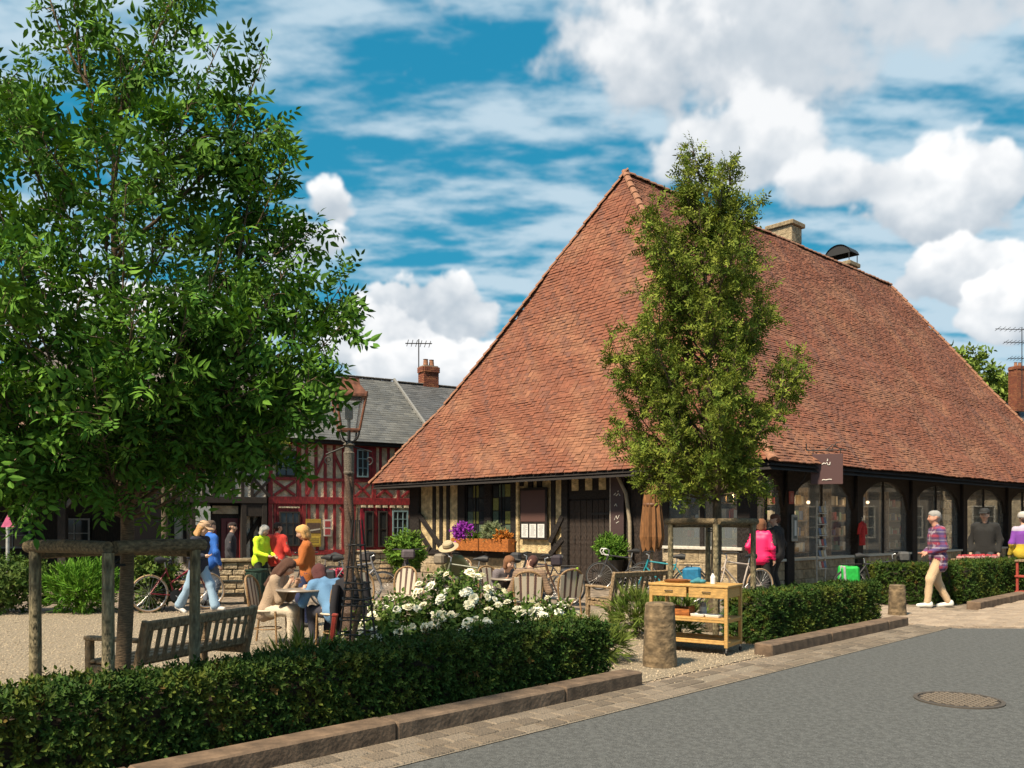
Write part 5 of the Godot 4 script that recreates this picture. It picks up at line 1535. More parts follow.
func bench(label: String, at: Vector3, turn: float, len: float, hgt: float) -> void: # local x along, the sitter looks along +z
	var o := thing("park_bench", label, "bench", at, turn, "slatted wooden benches")
	var w: Material = m.bench
	for s in [-1, 1]:
		var x: float = s * (len / 2 - 0.035)
		var b := Mb.new()
		b.bar(Vector3(x, 0, -0.02), Vector3(x, hgt * 0.5, -0.0), 0.065, 0.05, Vector3.RIGHT, 0.008)
		b.bar(Vector3(x, hgt * 0.49, -0.0), Vector3(x, hgt, -0.10), 0.065, 0.05, Vector3.RIGHT, 0.008)
		part(o, "back_leg", b, w)
		part(o, "front_leg", bx(Vector3(0.06, 0.62, 0.06), 0.008), w, Vector3(x, 0.31, 0.5))
		part(o, "arm_rest", bx(Vector3(0.075, 0.035, 0.58), 0.01), w, Vector3(x, 0.637, 0.25))
		part(o, "side_rail", bx(Vector3(0.045, 0.07, 0.46), 0.006), w, Vector3(x, 0.38, 0.25))
	var tilt := Basis(Vector3.RIGHT, -0.23)
	part(o, "top_rail", bx(Vector3(len - 0.1, 0.085, 0.035), 0.01), w, Vector3(0, hgt - 0.045, -0.09), tilt)
	part(o, "lower_rail", bx(Vector3(len - 0.1, 0.06, 0.03), 0.008), w, Vector3(0, 0.47, -0.0), tilt)
	var n := int(len / 0.105)
	for i in n:
		var x := (i + 0.5) / n * (len - 0.14) - (len - 0.14) / 2
		part(o, "back_slat", bx(Vector3(0.045, hgt - 0.53, 0.016), 0.004), w, Vector3(x, (hgt + 0.41) / 2, -0.045), tilt)
	for i in 5: part(o, "seat_slat", bx(Vector3(len - 0.02, 0.024, 0.075), 0.006), w, Vector3(0, 0.43 + 0.004 * i, 0.07 + i * 0.1))
	part(o, "front_rail", bx(Vector3(len - 0.1, 0.07, 0.03), 0.006), w, Vector3(0, 0.385, 0.5))

func bollard(label: String, at: Vector3, r0: float, r1: float, hgt: float) -> void:
	var b := Mb.new()
	var p := []
	var n := 9
	for i in n: p.append(Vector2(lerp(r0, r1, i / float(n - 1)) * (1.0 + 0.015 * sin(i * 2.3)), hgt * 0.97 * i / (n - 1)))
	p.append(Vector2(r1 * 0.9, hgt)); p.append(Vector2(0, hgt + 0.01))
	b.lathe(p, 24)
	var nz := FastNoiseLite.new()
	nz.frequency = 3.0
	for i in b.v.size(): b.v[i] += Vector3(b.v[i].x, 0, b.v[i].z) * nz.get_noise_3dv(b.v[i]) * 0.035
	var o := part(self, numbered("stone_bollard"), b, m.bollard, at)
	tag(o, label, "bollard", "stone bollards along the street")

func bistro_chair(label: String, at: Vector3, turn: float, s := 1.0, cover := "") -> Node3D: # the sitter looks along +z
	var o := thing("bistro_chair", label, "chair", at, turn, "woven bistro chairs of the terrace")
	var r := 0.014
	for x in [-1, 1]:
		var b := Mb.new()
		b.tube([Vector3(x * 0.19, 0, 0.19), Vector3(x * 0.185, 0.44, 0.17)], r, 8)
		part(o, "leg", b, m.rattan)
		b = Mb.new()
		b.tube([Vector3(x * 0.2, 0, -0.24), Vector3(x * 0.18, 0.44, -0.18)], r, 8)
		part(o, "leg", b, m.rattan)
	var hoop := []
	for i in 15:
		var a := PI * i / 14.0
		hoop.append(Vector3(cos(a) * 0.21, 0.44 + 0.18 + (0.27 if i > 0 and i < 14 else 0.0) * pow(sin(a), 0.55), -0.19 - 0.08 * sin(a)))
	hoop.push_front(Vector3(0.18, 0.44, -0.18)); hoop.append(Vector3(-0.18, 0.44, -0.18))
	var hb := Mb.new()
	hb.tube(hoop, 0.016, 8)
	part(o, "back_hoop", hb, m.rattan)
	for i in 7: # woven bands of the back
		var x := -0.165 + i * 0.055
		var top := 0.62 + 0.25 * pow(max(0.0, 1.0 - pow(x / 0.21, 2)), 0.3)
		var b := Mb.new()
		b.bar(Vector3(x * 0.9, 0.46, -0.185), Vector3(x, top, -0.25), 0.066 if i % 2 == 0 else 0.03, 0.008 if i % 2 == 0 else 0.011, Vector3.FORWARD, 0.002)
		part(o, "woven_band", b, m.weave_light if i % 2 == 0 else m.weave_dark)
	var sb := Mb.new()
	sb.lathe([Vector2(0.0, 0.425), Vector2(0.2, 0.425), Vector2(0.215, 0.44), Vector2(0.2, 0.455), Vector2(0.0, 0.458)], 20)
	part(o, "seat", sb, m.weave_light)
	var rg := []
	for i in 21: rg.append(Vector3(cos(TAU * i / 20) * 0.17, 0.2, sin(TAU * i / 20) * 0.17))
	var rb2 := Mb.new()
	rb2.tube(rg, 0.009, 6, false)
	part(o, "foot_ring", rb2, m.rattan)
	return o

func bistro_table(label: String, at: Vector3, r := 0.33) -> void:
	var o := thing("bistro_table", label, "table", at, 0, "small round terrace tables")
	var b := Mb.new()
	b.lathe([Vector2(0, 0.71), Vector2(r, 0.71), Vector2(r + 0.008, 0.722), Vector2(r, 0.735), Vector2(0, 0.735)], 28)
	part(o, "table_top", b, flat(Color(0.30, 0.25, 0.2), 0.4))
	b = Mb.new()
	b.lathe([Vector2(0.2, 0.0), Vector2(0.2, 0.02), Vector2(0.05, 0.06), Vector2(0.03, 0.1), Vector2(0.03, 0.71)], 16)
	part(o, "pedestal", b, m.iron)

func lamp_post() -> void:
	var o := thing("street_lamp", "copper lantern on a twisted iron lamp post", "street lamp", P(-1.99, 10.5))
	var b := Mb.new()
	var n := 60
	for k in 3: # rope-like shaft of three strands
		var p := []
		var r := []
		for i in n + 1:
			var y := 0.55 + 1.65 * i / n
			var a := TAU * k / 3.0 + y * 5.0
			p.append(Vector3(cos(a) * 0.026, y, sin(a) * 0.026)); r.append(0.042 - 0.006 * i / n)
		b.tube(p, r, 8)
	part(o, "twisted_shaft", b, m.post_iron)
	b = Mb.new()
	b.lathe([Vector2(0.16, 0), Vector2(0.16, 0.12), Vector2(0.11, 0.18), Vector2(0.09, 0.45), Vector2(0.1, 0.5), Vector2(0.075, 0.58)], 16)
	part(o, "base", b, m.post_iron)
	b = Mb.new()
	b.lathe([Vector2(0.06, 2.18), Vector2(0.068, 2.2), Vector2(0.062, 2.22), Vector2(0.066, 2.42), Vector2(0.07, 2.44), Vector2(0.055, 2.46), Vector2(0.05, 2.52), Vector2(0.075, 2.54), Vector2(0.04, 2.58)], 16)
	part(o, "collar", b, mk(Color(0.26, 0.22, 0.17), 0.8, ntex(0.03, 5, 0.3, 1.0), Vector3.ONE * 6.0))
	b = Mb.new()
	b.tube([Vector3(-0.27, 2.42, 0.05), Vector3(-0.05, 2.52, 0), Vector3(0.05, 2.52, 0), Vector3(0.27, 2.46, -0.05)], 0.011, 6)
	for s in [-1, 1]:
		var p := []
		for i in 14:
			var a := 4.6 + i * 0.5
			p.append(Vector3(s * (0.24 + cos(a) * 0.05 * (1.0 - i / 18.0)), 2.375 + sin(a) * 0.055 * (1.0 - i / 18.0) - 0.02, -s * 0.05))
		b.tube(p, 0.009, 6)
	part(o, "ladder_bar", b, m.iron)
	# lantern, four-sided
	var y0 := 2.72
	var y1 := 3.13
	var r0 := 0.155
	var r1 := 0.255
	var turn := Basis(Vector3.UP, 0.35)
	var L := Node3D.new()
	L.name = "lantern"
	o.add_child(L)
	L.transform = Transform3D(turn, Vector3.ZERO)
	for k in 4:
		var c := Vector2.from_angle(TAU * k / 4.0 + PI / 4)
		var c2 := Vector2.from_angle(TAU * (k + 1) / 4.0 + PI / 4)
		b = Mb.new()
		b.bar(Vector3(c.x * r0, y0, c.y * r0), Vector3(c.x * r1, y1, c.y * r1), 0.026, 0.026, Vector3.UP, 0.004)
		part(L, "corner_bar", b, m.copper)
		b = Mb.new()
		b.bar(Vector3(c.x * r1, y1, c.y * r1), Vector3(c2.x * r1, y1, c2.y * r1), 0.04, 0.03, Vector3.UP, 0.004)
		b.bar(Vector3(c.x * r0, y0, c.y * r0), Vector3(c2.x * r0, y0, c2.y * r0), 0.03, 0.03, Vector3.UP, 0.004)
		part(L, "rim_bar", b, m.copper)
		b = Mb.new()
		var e := 0.93
		b.quad(Vector3(c2.x * r0, y0, c2.y * r0) * Vector3(e, 1, e), Vector3(c.x * r0, y0, c.y * r0) * Vector3(e, 1, e), Vector3(c.x * r1, y1, c.y * r1) * Vector3(e, 1, e), Vector3(c2.x * r1, y1, c2.y * r1) * Vector3(e, 1, e))
		part(L, "pane", b, m.glass)
		b = Mb.new()
		b.tube(bez(Vector3(0, 2.57, 0), Vector3(c.x * r0 * 0.9, 2.56, c.y * r0 * 0.9), Vector3(c.x * r0, y0, c.y * r0), 6), 0.012, 6)
		part(L, "cradle_arm", b, m.iron)
		b = Mb.new()
		b.tube([Vector3(c.x * r1, y1, c.y * r1), Vector3(c.x * (r1 + 0.015), y1 + 0.05, c.y * (r1 + 0.015))], 0.012, 5)
		part(L, "corner_tip", b, m.copper)
	b = Mb.new()
	var tr := Transform3D(Basis(Vector3.UP, PI / 4), Vector3.ZERO)
	b.lathe([Vector2(0.27, y1), Vector2(0.275, y1 + 0.02), Vector2(0.175, y1 + 0.13), Vector2(0.165, y1 + 0.135), Vector2(0.15, y1 + 0.20), Vector2(0.155, y1 + 0.215), Vector2(0.0, y1 + 0.24)], 4, tr, true)
	part(L, "roof", b, m.copper)
	b = Mb.new()
	b.lathe([Vector2(0.02, 2.58), Vector2(0.02, 2.84), Vector2(0.05, 2.86), Vector2(0.05, 3.0), Vector2(0, 3.02)], 10)
	part(L, "burner", b, m.iron)

func trellis() -> void:
	var o := thing("obelisk_trellis", "black iron obelisk trellis standing among the roses", "trellis", P(-1.60, 8.9))
	var n := 8
	for k in n:
		var a := TAU * k / n + 0.2
		var b := Mb.new()
		var p := []
		for i in 9:
			var t := i / 8.0
			var r := lerpf(0.27, 0.05, pow(t, 0.8))
			p.append(Vector3(cos(a) * r, 0.0 + t * 1.62, sin(a) * r))
		b.tube(p, 0.009, 5)
		part(o, "upright", b, m.iron)
	for t in [0.1, 0.19, 0.28, 0.37, 0.46, 0.50, 0.56, 0.6, 0.7, 0.84]:
		var r := lerpf(0.27, 0.05, pow(t, 0.8)) + 0.008
		var p := []
		for i in 17: p.append(Vector3(cos(TAU * i / 16) * r, t * 1.62 + sin(i * 1.7) * 0.006, sin(TAU * i / 16) * r))
		var b := Mb.new()
		b.tube(p, 0.009, 5, false)
		part(o, "hoop", b, m.iron)
	var vine := Mb.new()
	vine.tube([Vector3(0.02, 0.0, 0.05), Vector3(-0.05, 0.4, 0.0), Vector3(0.05, 0.8, 0.0), Vector3(-0.03, 1.2, 0.0), Vector3(0, 1.75, 0)], [0.03, 0.028, 0.025, 0.02, 0.012], 8)
	part(o, "vine_stem", vine, m.bark)

func cart() -> void:
	var o := thing("serving_cart", "yellow pine serving cart with two drawers and two shelves", "serving cart", P(2.30, 10.78), -0.60)
	var W := 1.04
	var D := 0.54
	var w: Material = m.pine
	part(o, "table_top", bx(Vector3(W, 0.03, D), 0.006), w, Vector3(0, 0.82, 0))
	for sx in [-1, 1]:
		for sz in [-1, 1]:
			var lg := part(o, "leg", bx(Vector3(0.042, 0.72, 0.042), 0.005), w, Vector3(sx * (W / 2 - 0.03), 0.445, sz * (D / 2 - 0.03)))
			var b := Mb.new()
			b.lathe([Vector2(0.0, -0.012), Vector2(0.026, -0.012), Vector2(0.03, 0.0), Vector2(0.026, 0.012), Vector2(0.0, 0.012)], 14, Transform3D(Basis(Vector3.BACK, PI / 2), Vector3.ZERO))
			part(lg, "castor", b, m.black, Vector3(0, -0.415, 0))
			part(lg, "castor_stem", bx(Vector3(0.016, 0.05, 0.016), 0.002), m.chrome, Vector3(0, -0.375, 0))
	for sx in [-1, 1]: part(o, "end_apron", bx(Vector3(0.02, 0.12, D - 0.11), 0.003), w, Vector3(sx * (W / 2 - 0.035), 0.74, 0))
	part(o, "back_apron", bx(Vector3(W - 0.11, 0.12, 0.02), 0.003), w, Vector3(0, 0.74, -D / 2 + 0.03))
	for s in [-1, 1]:
		var dr := part(o, "drawer", bx(Vector3(W / 2 - 0.06, 0.125, 0.03), 0.005), w, Vector3(s * (W / 4 - 0.015), 0.738, D / 2 - 0.025))
		var b := Mb.new()
		b.tube([Vector3(-0.05, 0.012, 0.012), Vector3(-0.05, 0.012, 0.032), Vector3(0.05, 0.012, 0.032), Vector3(0.05, 0.012, 0.012)], 0.006, 6)
		part(dr, "handle", b, m.iron)
	for y in [0.42, 0.13]:
		part(o, "shelf", bx(Vector3(W - 0.02, 0.02, D - 0.03), 0.004), w, Vector3(0, y, 0))
		for sz in [-1, 1]: part(o, "shelf_rail", bx(Vector3(W - 0.11, 0.05, 0.022), 0.004), w, Vector3(0, y - 0.015 + (0.03 if y < 0.2 else 0.0), sz * (D / 2 - 0.03)))
		for sx in [-1, 1]: part(o, "shelf_end_rail", bx(Vector3(0.022, 0.05, D - 0.11), 0.004), w, Vector3(sx * (W / 2 - 0.03), y - 0.015, 0))
	var at := func(x: float, y: float, z: float) -> Vector3: return P(2.30, 10.78) + Basis(Vector3.UP, -0.60) * Vector3(x, y, z)
	# what stands on it
	var t := thing("wooden_tray", "round brown wooden tray on the left of the cart top", "tray", at.call(-0.25, 0.835, -0.02))
	var b := Mb.new()
	b.lathe([Vector2(0, 0.0), Vector2(0.155, 0.0), Vector2(0.175, 0.028), Vector2(0.168, 0.03), Vector2(0.15, 0.01), Vector2(0, 0.01)], 28)
	part(t, "dish", b, m.tray)
	b = Mb.new()
	b.lathe([Vector2(0.0, 0.012), Vector2(0.13, 0.012), Vector2(0.135, 0.035), Vector2(0, 0.04)], 24)
	part(t, "lid", b, mk(Color(0.25, 0.09, 0.03), 0.5))
	t = thing("crumpled_cloth", "crumpled blue-green cloth on the cart top", "cloth", at.call(0.05, 0.835, 0.04))
	b = Mb.new()
	for q in [[0, 0.03, 0, 0.07, 0.035, 0.05], [0.05, 0.025, 0.02, 0.05, 0.028, 0.04], [-0.05, 0.02, -0.01, 0.05, 0.024, 0.04], [0.01, 0.05, -0.01, 0.035, 0.025, 0.03]]: b.ball(Vector3(q[0], q[1], q[2]), Vector3(q[3], q[4], q[5]), 8, Basis(Vector3.UP, q[0] * 9))
	part(t, "folds", b, flat(Color(0.05, 0.22, 0.27), 0.9))
	t = thing("spray_bottle", "small white bottle with dark nozzle on the cart top", "bottle", at.call(0.22, 0.835, -0.02))
	b = Mb.new()
	b.lathe([Vector2(0, 0), Vector2(0.03, 0.0), Vector2(0.032, 0.08), Vector2(0.014, 0.115), Vector2(0.014, 0.13), Vector2(0, 0.13)], 16)
	part(t, "bottle", b, m.white_paint)
	b = Mb.new()
	b.lathe([Vector2(0, 0.13), Vector2(0.015, 0.13), Vector2(0.009, 0.165), Vector2(0, 0.17)], 10)
	part(t, "nozzle", b, m.black)
	t = thing("cutlery_caddy", "orange-brown wooden caddy on the cart's middle shelf", "caddy", at.call(-0.14, 0.43, 0.04), -0.6)
	part(t, "base", bx(Vector3(0.22, 0.012, 0.18), 0.002), m.orange_box, Vector3(0, 0.006, 0))
	for s in [-1, 1]:
		part(t, "side_board", bx(Vector3(0.22, 0.07 if s > 0 else 0.1, 0.012), 0.002), m.orange_box, Vector3(0, 0.05, s * 0.09))
		part(t, "end_board", bx(Vector3(0.012, 0.11, 0.166), 0.002), m.orange_box, Vector3(s * 0.1, 0.067, 0))
	for k in 2:
		t = thing("white_dish", "shallow white rectangular dish on the cart's middle shelf, %s" % ("beside the caddy" if k == 0 else "nearest the right legs"), "dish", at.call(0.08 + k * 0.19, 0.43, 0.08), -0.6, "white dishes on the cart")
		part(t, "base", bx(Vector3(0.16, 0.01, 0.12), 0.002), m.white_paint, Vector3(0, 0.006, 0))
		for s in [-1, 1]:
			part(t, "rim", bx(Vector3(0.17, 0.03, 0.008), 0.002), m.white_paint, Vector3(0, 0.02, s * 0.064), Basis(Vector3.RIGHT, s * 0.4))
			part(t, "rim", bx(Vector3(0.008, 0.03, 0.12), 0.002), m.white_paint, Vector3(s * 0.084, 0.02, 0), Basis(Vector3.BACK, -s * 0.4))
	t = thing("glass_jar", "small clear jar with white label on the cart's middle shelf", "jar", at.call(0.06, 0.43, -0.1))
	b = Mb.new()
	b.lathe([Vector2(0, 0), Vector2(0.045, 0), Vector2(0.045, 0.12), Vector2(0.035, 0.14), Vector2(0.035, 0.16), Vector2(0, 0.16)], 16)
	part(t, "body", b, flat(Color(0.35, 0.33, 0.32), 0.15))
	b = Mb.new()
	b.lathe([Vector2(0.0455, 0.03), Vector2(0.0465, 0.035), Vector2(0.0465, 0.1), Vector2(0.0455, 0.105)], 16)
	part(t, "label", b, m.paper)

func furniture() -> void:
	tree_guard("log tree guard around the large near tree on the left", P(-2.90, 6.32), 1.11, 0.76, 1.425)
	tree_guard("log tree guard around the tree behind the serving cart", P(2.93, 12.62), 0.65, 0.84, 1.605)
	bench("slatted wooden bench seen from behind, beside the near log tree guard", P(-2.80, 7.62), -(PI / 2) - 0.36, 1.45, 0.80)
	bench("slatted wooden bench seen from behind, left of the serving cart", P(1.92, 12.95), PI + 0.62, 1.25, 0.87)
	bollard("thick weathered stone bollard in front of the serving cart", P(1.65, 9.6), 0.19, 0.165, 0.70)
	bollard("short stone bollard in the gap between the right hedges", P(6.63, 14.8), 0.15, 0.13, 0.52)
	lamp_post()
	trellis()
	cart()
	# a bench far back and the bin
	var bb := thing("plank_bench", "simple two-plank bench before the low stone walls", "bench", P(-5.85, 16.9), 0.1)
	for y in [0.42, 0.16]: part(bb, "plank", bx(Vector3(1.5, 0.06, 0.26), 0.01), m.bench, Vector3(0, y, -0.1 if y < 0.3 else 0.0))
	for s in [-1, 1]: part(bb, "leg", bx(Vector3(0.09, 0.75 if s > 0 else 0.4, 0.09), 0.01), m.bench, Vector3(s * 0.62, 0.375 if s > 0 else 0.2, 0.0))
	var bin := thing("litter_bin", "dark green ribbed litter bin beside the stone wall", "litter bin", P(-5.05, 17.0))
	var b := Mb.new()
	b.lathe([Vector2(0.19, 0.0), Vector2(0.21, 0.62), Vector2(0.225, 0.64), Vector2(0.225, 0.67), Vector2(0.18, 0.67), Vector2(0.17, 0.1)], 20)
	part(bin, "body", b, flat(Color(0.015, 0.045, 0.03)))
	for i in 14:
		var a := TAU * i / 14
		b = Mb.new()
		b.bar(Vector3(cos(a) * 0.197, 0.02, sin(a) * 0.197), Vector3(cos(a) * 0.216, 0.6, sin(a) * 0.216), 0.03, 0.012, Vector3(cos(a), 0, sin(a)), 0.003)
		part(bin, "slat", b, flat(Color(0.02, 0.055, 0.037)))
	# wooden barrel by the step
	var ba := thing("wooden_barrel", "small wooden barrel against the pale stone step", "barrel", P(-3.35, 22.9))
	b = Mb.new()
	b.lathe([Vector2(0, 0), Vector2(0.17, 0), Vector2(0.2, 0.2), Vector2(0.2, 0.28), Vector2(0.17, 0.46), Vector2(0.15, 0.46), Vector2(0.15, 0.42), Vector2(0, 0.42)], 14, Transform3D.IDENTITY, true)
	part(ba, "staves", b, m.bench)
	for y in [0.1, 0.36]:
		b = Mb.new()
		b.lathe([Vector2(0.19, y), Vector2(0.197, y + 0.005), Vector2(0.197, y + 0.03), Vector2(0.19, y + 0.035)], 18)
		part(ba, "hoop", b, m.iron)
	# terrace
	bistro_table("small round table between the writing woman and the blue-sweatered person", P(-2.72, 11.15))
	bistro_table("small round table before the couple behind the roses", P(0.0, 13.3))
	bistro_chair("woven chair under the woman in the beige coat", P(-3.22, 11.35), PI / 2 - 0.1)
	bistro_chair("woven chair with a dark coat over its back", P(-2.23, 10.95), -PI / 2 - 0.8)
	bistro_chair("empty striped woven chair left of the rose bush", P(-1.78, 13.4), -0.5)
	bistro_chair("woven chair under the man in the brown striped shirt", P(0.23, 12.6), PI)
	bistro_chair("empty striped woven chair right of the seated couple", P(0.78, 13.1), PI + 0.5)
	bistro_chair("woven chair under the woman beside the striped shirt", P(-0.25, 13.6), 0.7)
	bistro_chair("woven chair under the person in the straw hat", P(-1.05, 16.5), -0.4)
	bistro_chair("empty woven chair just right of the iron trellis", P(-2.0, 12.3), 0.9)
	var coat := thing("dark_coat", "dark coat hanging over a chair back at the writing table", "coat", P(-2.23, 10.95, 0.0), -PI / 2 - 0.8)
	b = Mb.new()
	b.lathe([Vector2(0.23, 0.12), Vector2(0.25, 0.35), Vector2(0.24, 0.7), Vector2(0.2, 0.88), Vector2(0.05, 0.93), Vector2(0.0, 0.93)], 16, Transform3D(Basis.from_scale(Vector3(1, 1, 0.22)), Vector3(0, 0, -0.29)))
	part(coat, "cloth", b, flat(Color(0.014, 0.014, 0.02), 0.9))
	for s in [-1, 1]:
		b = Mb.new()
		b.tube([Vector3(s * 0.2, 0.82, -0.3), Vector3(s * 0.26, 0.55, -0.33), Vector3(s * 0.24, 0.3, -0.32)], [0.05, 0.05, 0.045], 8)
		part(coat, "sleeve", b, flat(Color(0.014, 0.014, 0.02), 0.9))
	var rs := thing("red_stake", "short red painted stake at the foot of the trellis", "stake", P(-1.93, 9.2))
	part(rs, "stake", bx(Vector3(0.05, 0.6, 0.05), 0.008), flat(Color(0.45, 0.05, 0.03)), Vector3(0, 0.3, 0), Basis(Vector3.BACK, -0.12))
	part(rs, "cap", bx(Vector3(0.06, 0.03, 0.06), 0.006), flat(Color(0.5, 0.07, 0.04)), Vector3(0.037, 0.605, 0), Basis(Vector3.BACK, -0.12))
	# the stall at the far right
	var st := thing("fruit_table", "trestle table with punnets of strawberries beside the man in black", "table", P(10.5, 19.3), 0.5)
	part(st, "table_top", bx(Vector3(1.2, 0.04, 0.6), 0.006), m.bench, Vector3(0, 0.76, 0))
	for s in [-1, 1]:
		for z in [-1, 1]: part(st, "leg", bx(Vector3(0.05, 0.74, 0.05), 0.005), m.bench, Vector3(s * 0.52, 0.37, z * 0.24))
	for i in 10:
		var pn := thing("strawberry_punnet", "punnet of red strawberries in the %s row on the trestle table, %s from the left" % ["far" if i < 5 else "near", ["first", "second", "third", "fourth", "fifth"][i % 5]], "punnet", P(10.5, 19.3, 0.782) + Basis(Vector3.UP, 0.5) * Vector3(-0.46 + (i % 5) * 0.2, 0, -0.12 + 0.24 * (i / 5)), 0.5, "strawberry punnets on the trestle table")
		part(pn, "tub", bx(Vector3(0.15, 0.06, 0.18), 0.01), flat(Color(0.5, 0.25, 0.25)), Vector3(0, 0.031, 0))
		b = Mb.new()
		for q in 8: b.ball(Vector3(rr(-0.05, 0.05), 0.07, rr(-0.07, 0.07)), Vector3(0.025, 0.022, 0.025), 5)
		part(pn, "strawberries", b, flat(Color(0.42, 0.03, 0.04), 0.4)).set_meta("kind", "stuff")
	st = thing("red_stand", "red slatted display stand with bottles at the right edge", "display stand", P(11.15, 18.3), 0.6)
	for y in [0.12, 0.45, 0.78]: part(st, "shelf", bx(Vector3(0.9, 0.04, 0.45), 0.006), flat(Color(0.38, 0.06, 0.04)) if y < 0.7 else m.bench, Vector3(0, y, 0))
	for s in [-1, 1]:
		for z in [-1, 1]: part(st, "leg", bx(Vector3(0.045, 0.78, 0.045), 0.005), flat(Color(0.38, 0.06, 0.04)), Vector3(s * 0.4, 0.39, z * 0.19))
	for i in 4:
		var bt := thing("juice_bottle", "tall red juice bottle on the red display stand, %s from the left" % ["first", "second", "third", "fourth"][i], "bottle", P(11.15, 18.3, 0.80) + Basis(Vector3.UP, 0.6) * Vector3(-0.3 + i * 0.2, 0, rr(-0.08, 0.08)), 0, "bottles on the red stand")
		b = Mb.new()
		b.lathe([Vector2(0, 0), Vector2(0.04, 0), Vector2(0.04, 0.17), Vector2(0.015, 0.22), Vector2(0.015, 0.29), Vector2(0, 0.29)], 12)
		part(bt, "bottle", b, flat(Color(0.3, 0.04, 0.03), 0.15))
		b = Mb.new()
		b.lathe([Vector2(0, 0.29), Vector2(0.018, 0.29), Vector2(0.018, 0.315), Vector2(0, 0.315)], 10)
		part(bt, "cap", b, m.black)
	b = Mb.new()
# ---------------------------------------------------------------- bicycles
func bike(label: String, at: Vector3, turn: float, paint: Color, opt := {}) -> Node3D: # local x is forward
	var o := thing("bicycle", label, "bicycle", at, turn, "bicycles parked in the square")
	o.rotation.x = 0.0
	var fm := flat(paint, 0.35)
	var R := 0.335
	var rear := Vector3(-0.47, R, 0)
	var front := Vector3(0.56, R, 0)
	var bb := Vector3(-0.03, 0.28, 0)
	var seat := Vector3(-0.19, 0.78, 0)
	var ht := Vector3(0.35, 0.86, 0)
	var hb := Vector3(0.40, 0.70, 0)
	var b := Mb.new()
	b.tube([bb, seat], 0.017, 8)
	b.tube([seat.lerp(bb, 0.06) if not opt.get("step", false) else seat.lerp(bb, 0.55), ht.lerp(hb, 0.25)], 0.017, 8)
	b.tube([bb, hb], 0.02, 8)
	b.tube([ht, hb], 0.022, 8)
	for s in [-1, 1]:
		b.tube([bb + Vector3(0, 0, s * 0.03), rear + Vector3(0, 0, s * 0.055)], 0.01, 6)
		b.tube([seat.lerp(bb, 0.1) + Vector3(0, 0, s * 0.015), rear + Vector3(0, 0, s * 0.055)], 0.009, 6)
	part(o, "frame", b, fm)
	b = Mb.new()
	for s in [-1, 1]: b.tube([hb + Vector3(0.01, 0, s * 0.04), hb.lerp(front, 0.5) + Vector3(0.0, 0, s * 0.05), front + Vector3(0, 0, s * 0.05)], [0.014, 0.013, 0.01], 6)
	b.tube([hb + Vector3(0.01, 0, -0.045), hb + Vector3(0.01, 0, 0.045)], 0.016, 6)
	part(o, "fork", b, fm)
	var tyre: Material = m.tan_rubber if opt.get("tan", false) else m.rubber
	for c in [rear, front]:
		var w := Node3D.new()
		w.name = "wheel"
		o.add_child(w, true)
		w.position = c
		var ring := []
		var ring2 := []
		for i in 33:
			ring.append(Vector3(cos(TAU * i / 32), sin(TAU * i / 32), 0) * (R - 0.016))
			ring2.append(Vector3(cos(TAU * i / 32), sin(TAU * i / 32), 0) * (R - 0.036))
		b = Mb.new()
		b.tube(ring, 0.017, 8, false)
		part(w, "tyre", b, tyre)
		b = Mb.new()
		b.tube(ring2, 0.010, 6, false)
		part(w, "rim", b, m.chrome)
		b = Mb.new()
		for i in 24: b.tube([Vector3(0, 0, 0.02 if i % 2 else -0.02), Vector3(cos(TAU * i / 24), sin(TAU * i / 24), 0) * (R - 0.04)], 0.0022, 3, false)
		part(w, "spokes", b, m.chrome).set_meta("kind", "stuff")
		b = Mb.new()
		b.tube([Vector3(0, 0, -0.055), Vector3(0, 0, 0.055)], 0.02, 8)
		part(w, "hub", b, m.chrome)
	b = Mb.new()
	b.tube([Vector3(-0.16, 0, 0), Vector3(-0.08, 0.01, 0), Vector3(0.02, 0.012, 0), Vector3(0.12, 0.0, 0)], [0.055, 0.07, 0.035, 0.018], 10)
	part(o, "saddle", b, m.black, seat + Vector3(-0.02, 0.13, 0))
	b = Mb.new()
	b.tube([seat, seat + Vector3(-0.02, 0.12, 0)], 0.013, 6)
	part(o, "seat_post", b, m.chrome)
	b = Mb.new()
	b.tube([ht, ht + Vector3(-0.01, 0.08, 0), ht + Vector3(0.06, 0.11, 0)], 0.014, 6)
	part(o, "stem", b, m.chrome)
	var hbm := flat(opt.get("tape", Color(0.02, 0.02, 0.02)), 0.7)
	b = Mb.new()
	var g := ht + Vector3(0.06, 0.11, 0)
	if opt.get("drop", false):
		for s in [-1, 1]: b.tube([g, g + Vector3(0.01, 0, s * 0.17), g + Vector3(0.08, 0.0, s * 0.21), g + Vector3(0.11, -0.05, s * 0.21), g + Vector3(0.07, -0.13, s * 0.21), g + Vector3(-0.02, -0.14, s * 0.21)], 0.016, 8)
	else:
		for s in [-1, 1]: b.tube([g, g + Vector3(0.0, 0.03, s * 0.1), g + Vector3(-0.04, 0.04, s * 0.24), g + Vector3(-0.13, 0.03, s * 0.30)], 0.014, 8)
	part(o, "handlebar", b, hbm)
	b = Mb.new()
	b.lathe([Vector2(0.0, -0.004), Vector2(0.1, -0.004), Vector2(0.1, 0.004), Vector2(0.0, 0.004)], 24, Transform3D(Basis(Vector3.RIGHT, PI / 2), bb + Vector3(0, 0, 0.045)))
	part(o, "chainring", b, m.black)
	b = Mb.new()
	for s in [-1, 1]: b.tube([bb + Vector3(0, 0, s * 0.06), bb + Vector3(s * 0.12, -s * 0.12, s * 0.07)], 0.01, 6)
	part(o, "cranks", b, m.chrome)
	for s in [-1, 1]: part(o, "pedal", bx(Vector3(0.09, 0.022, 0.09), 0.004), m.black, bb + Vector3(s * 0.12, -s * 0.12, s * 0.12))
	b = Mb.new()
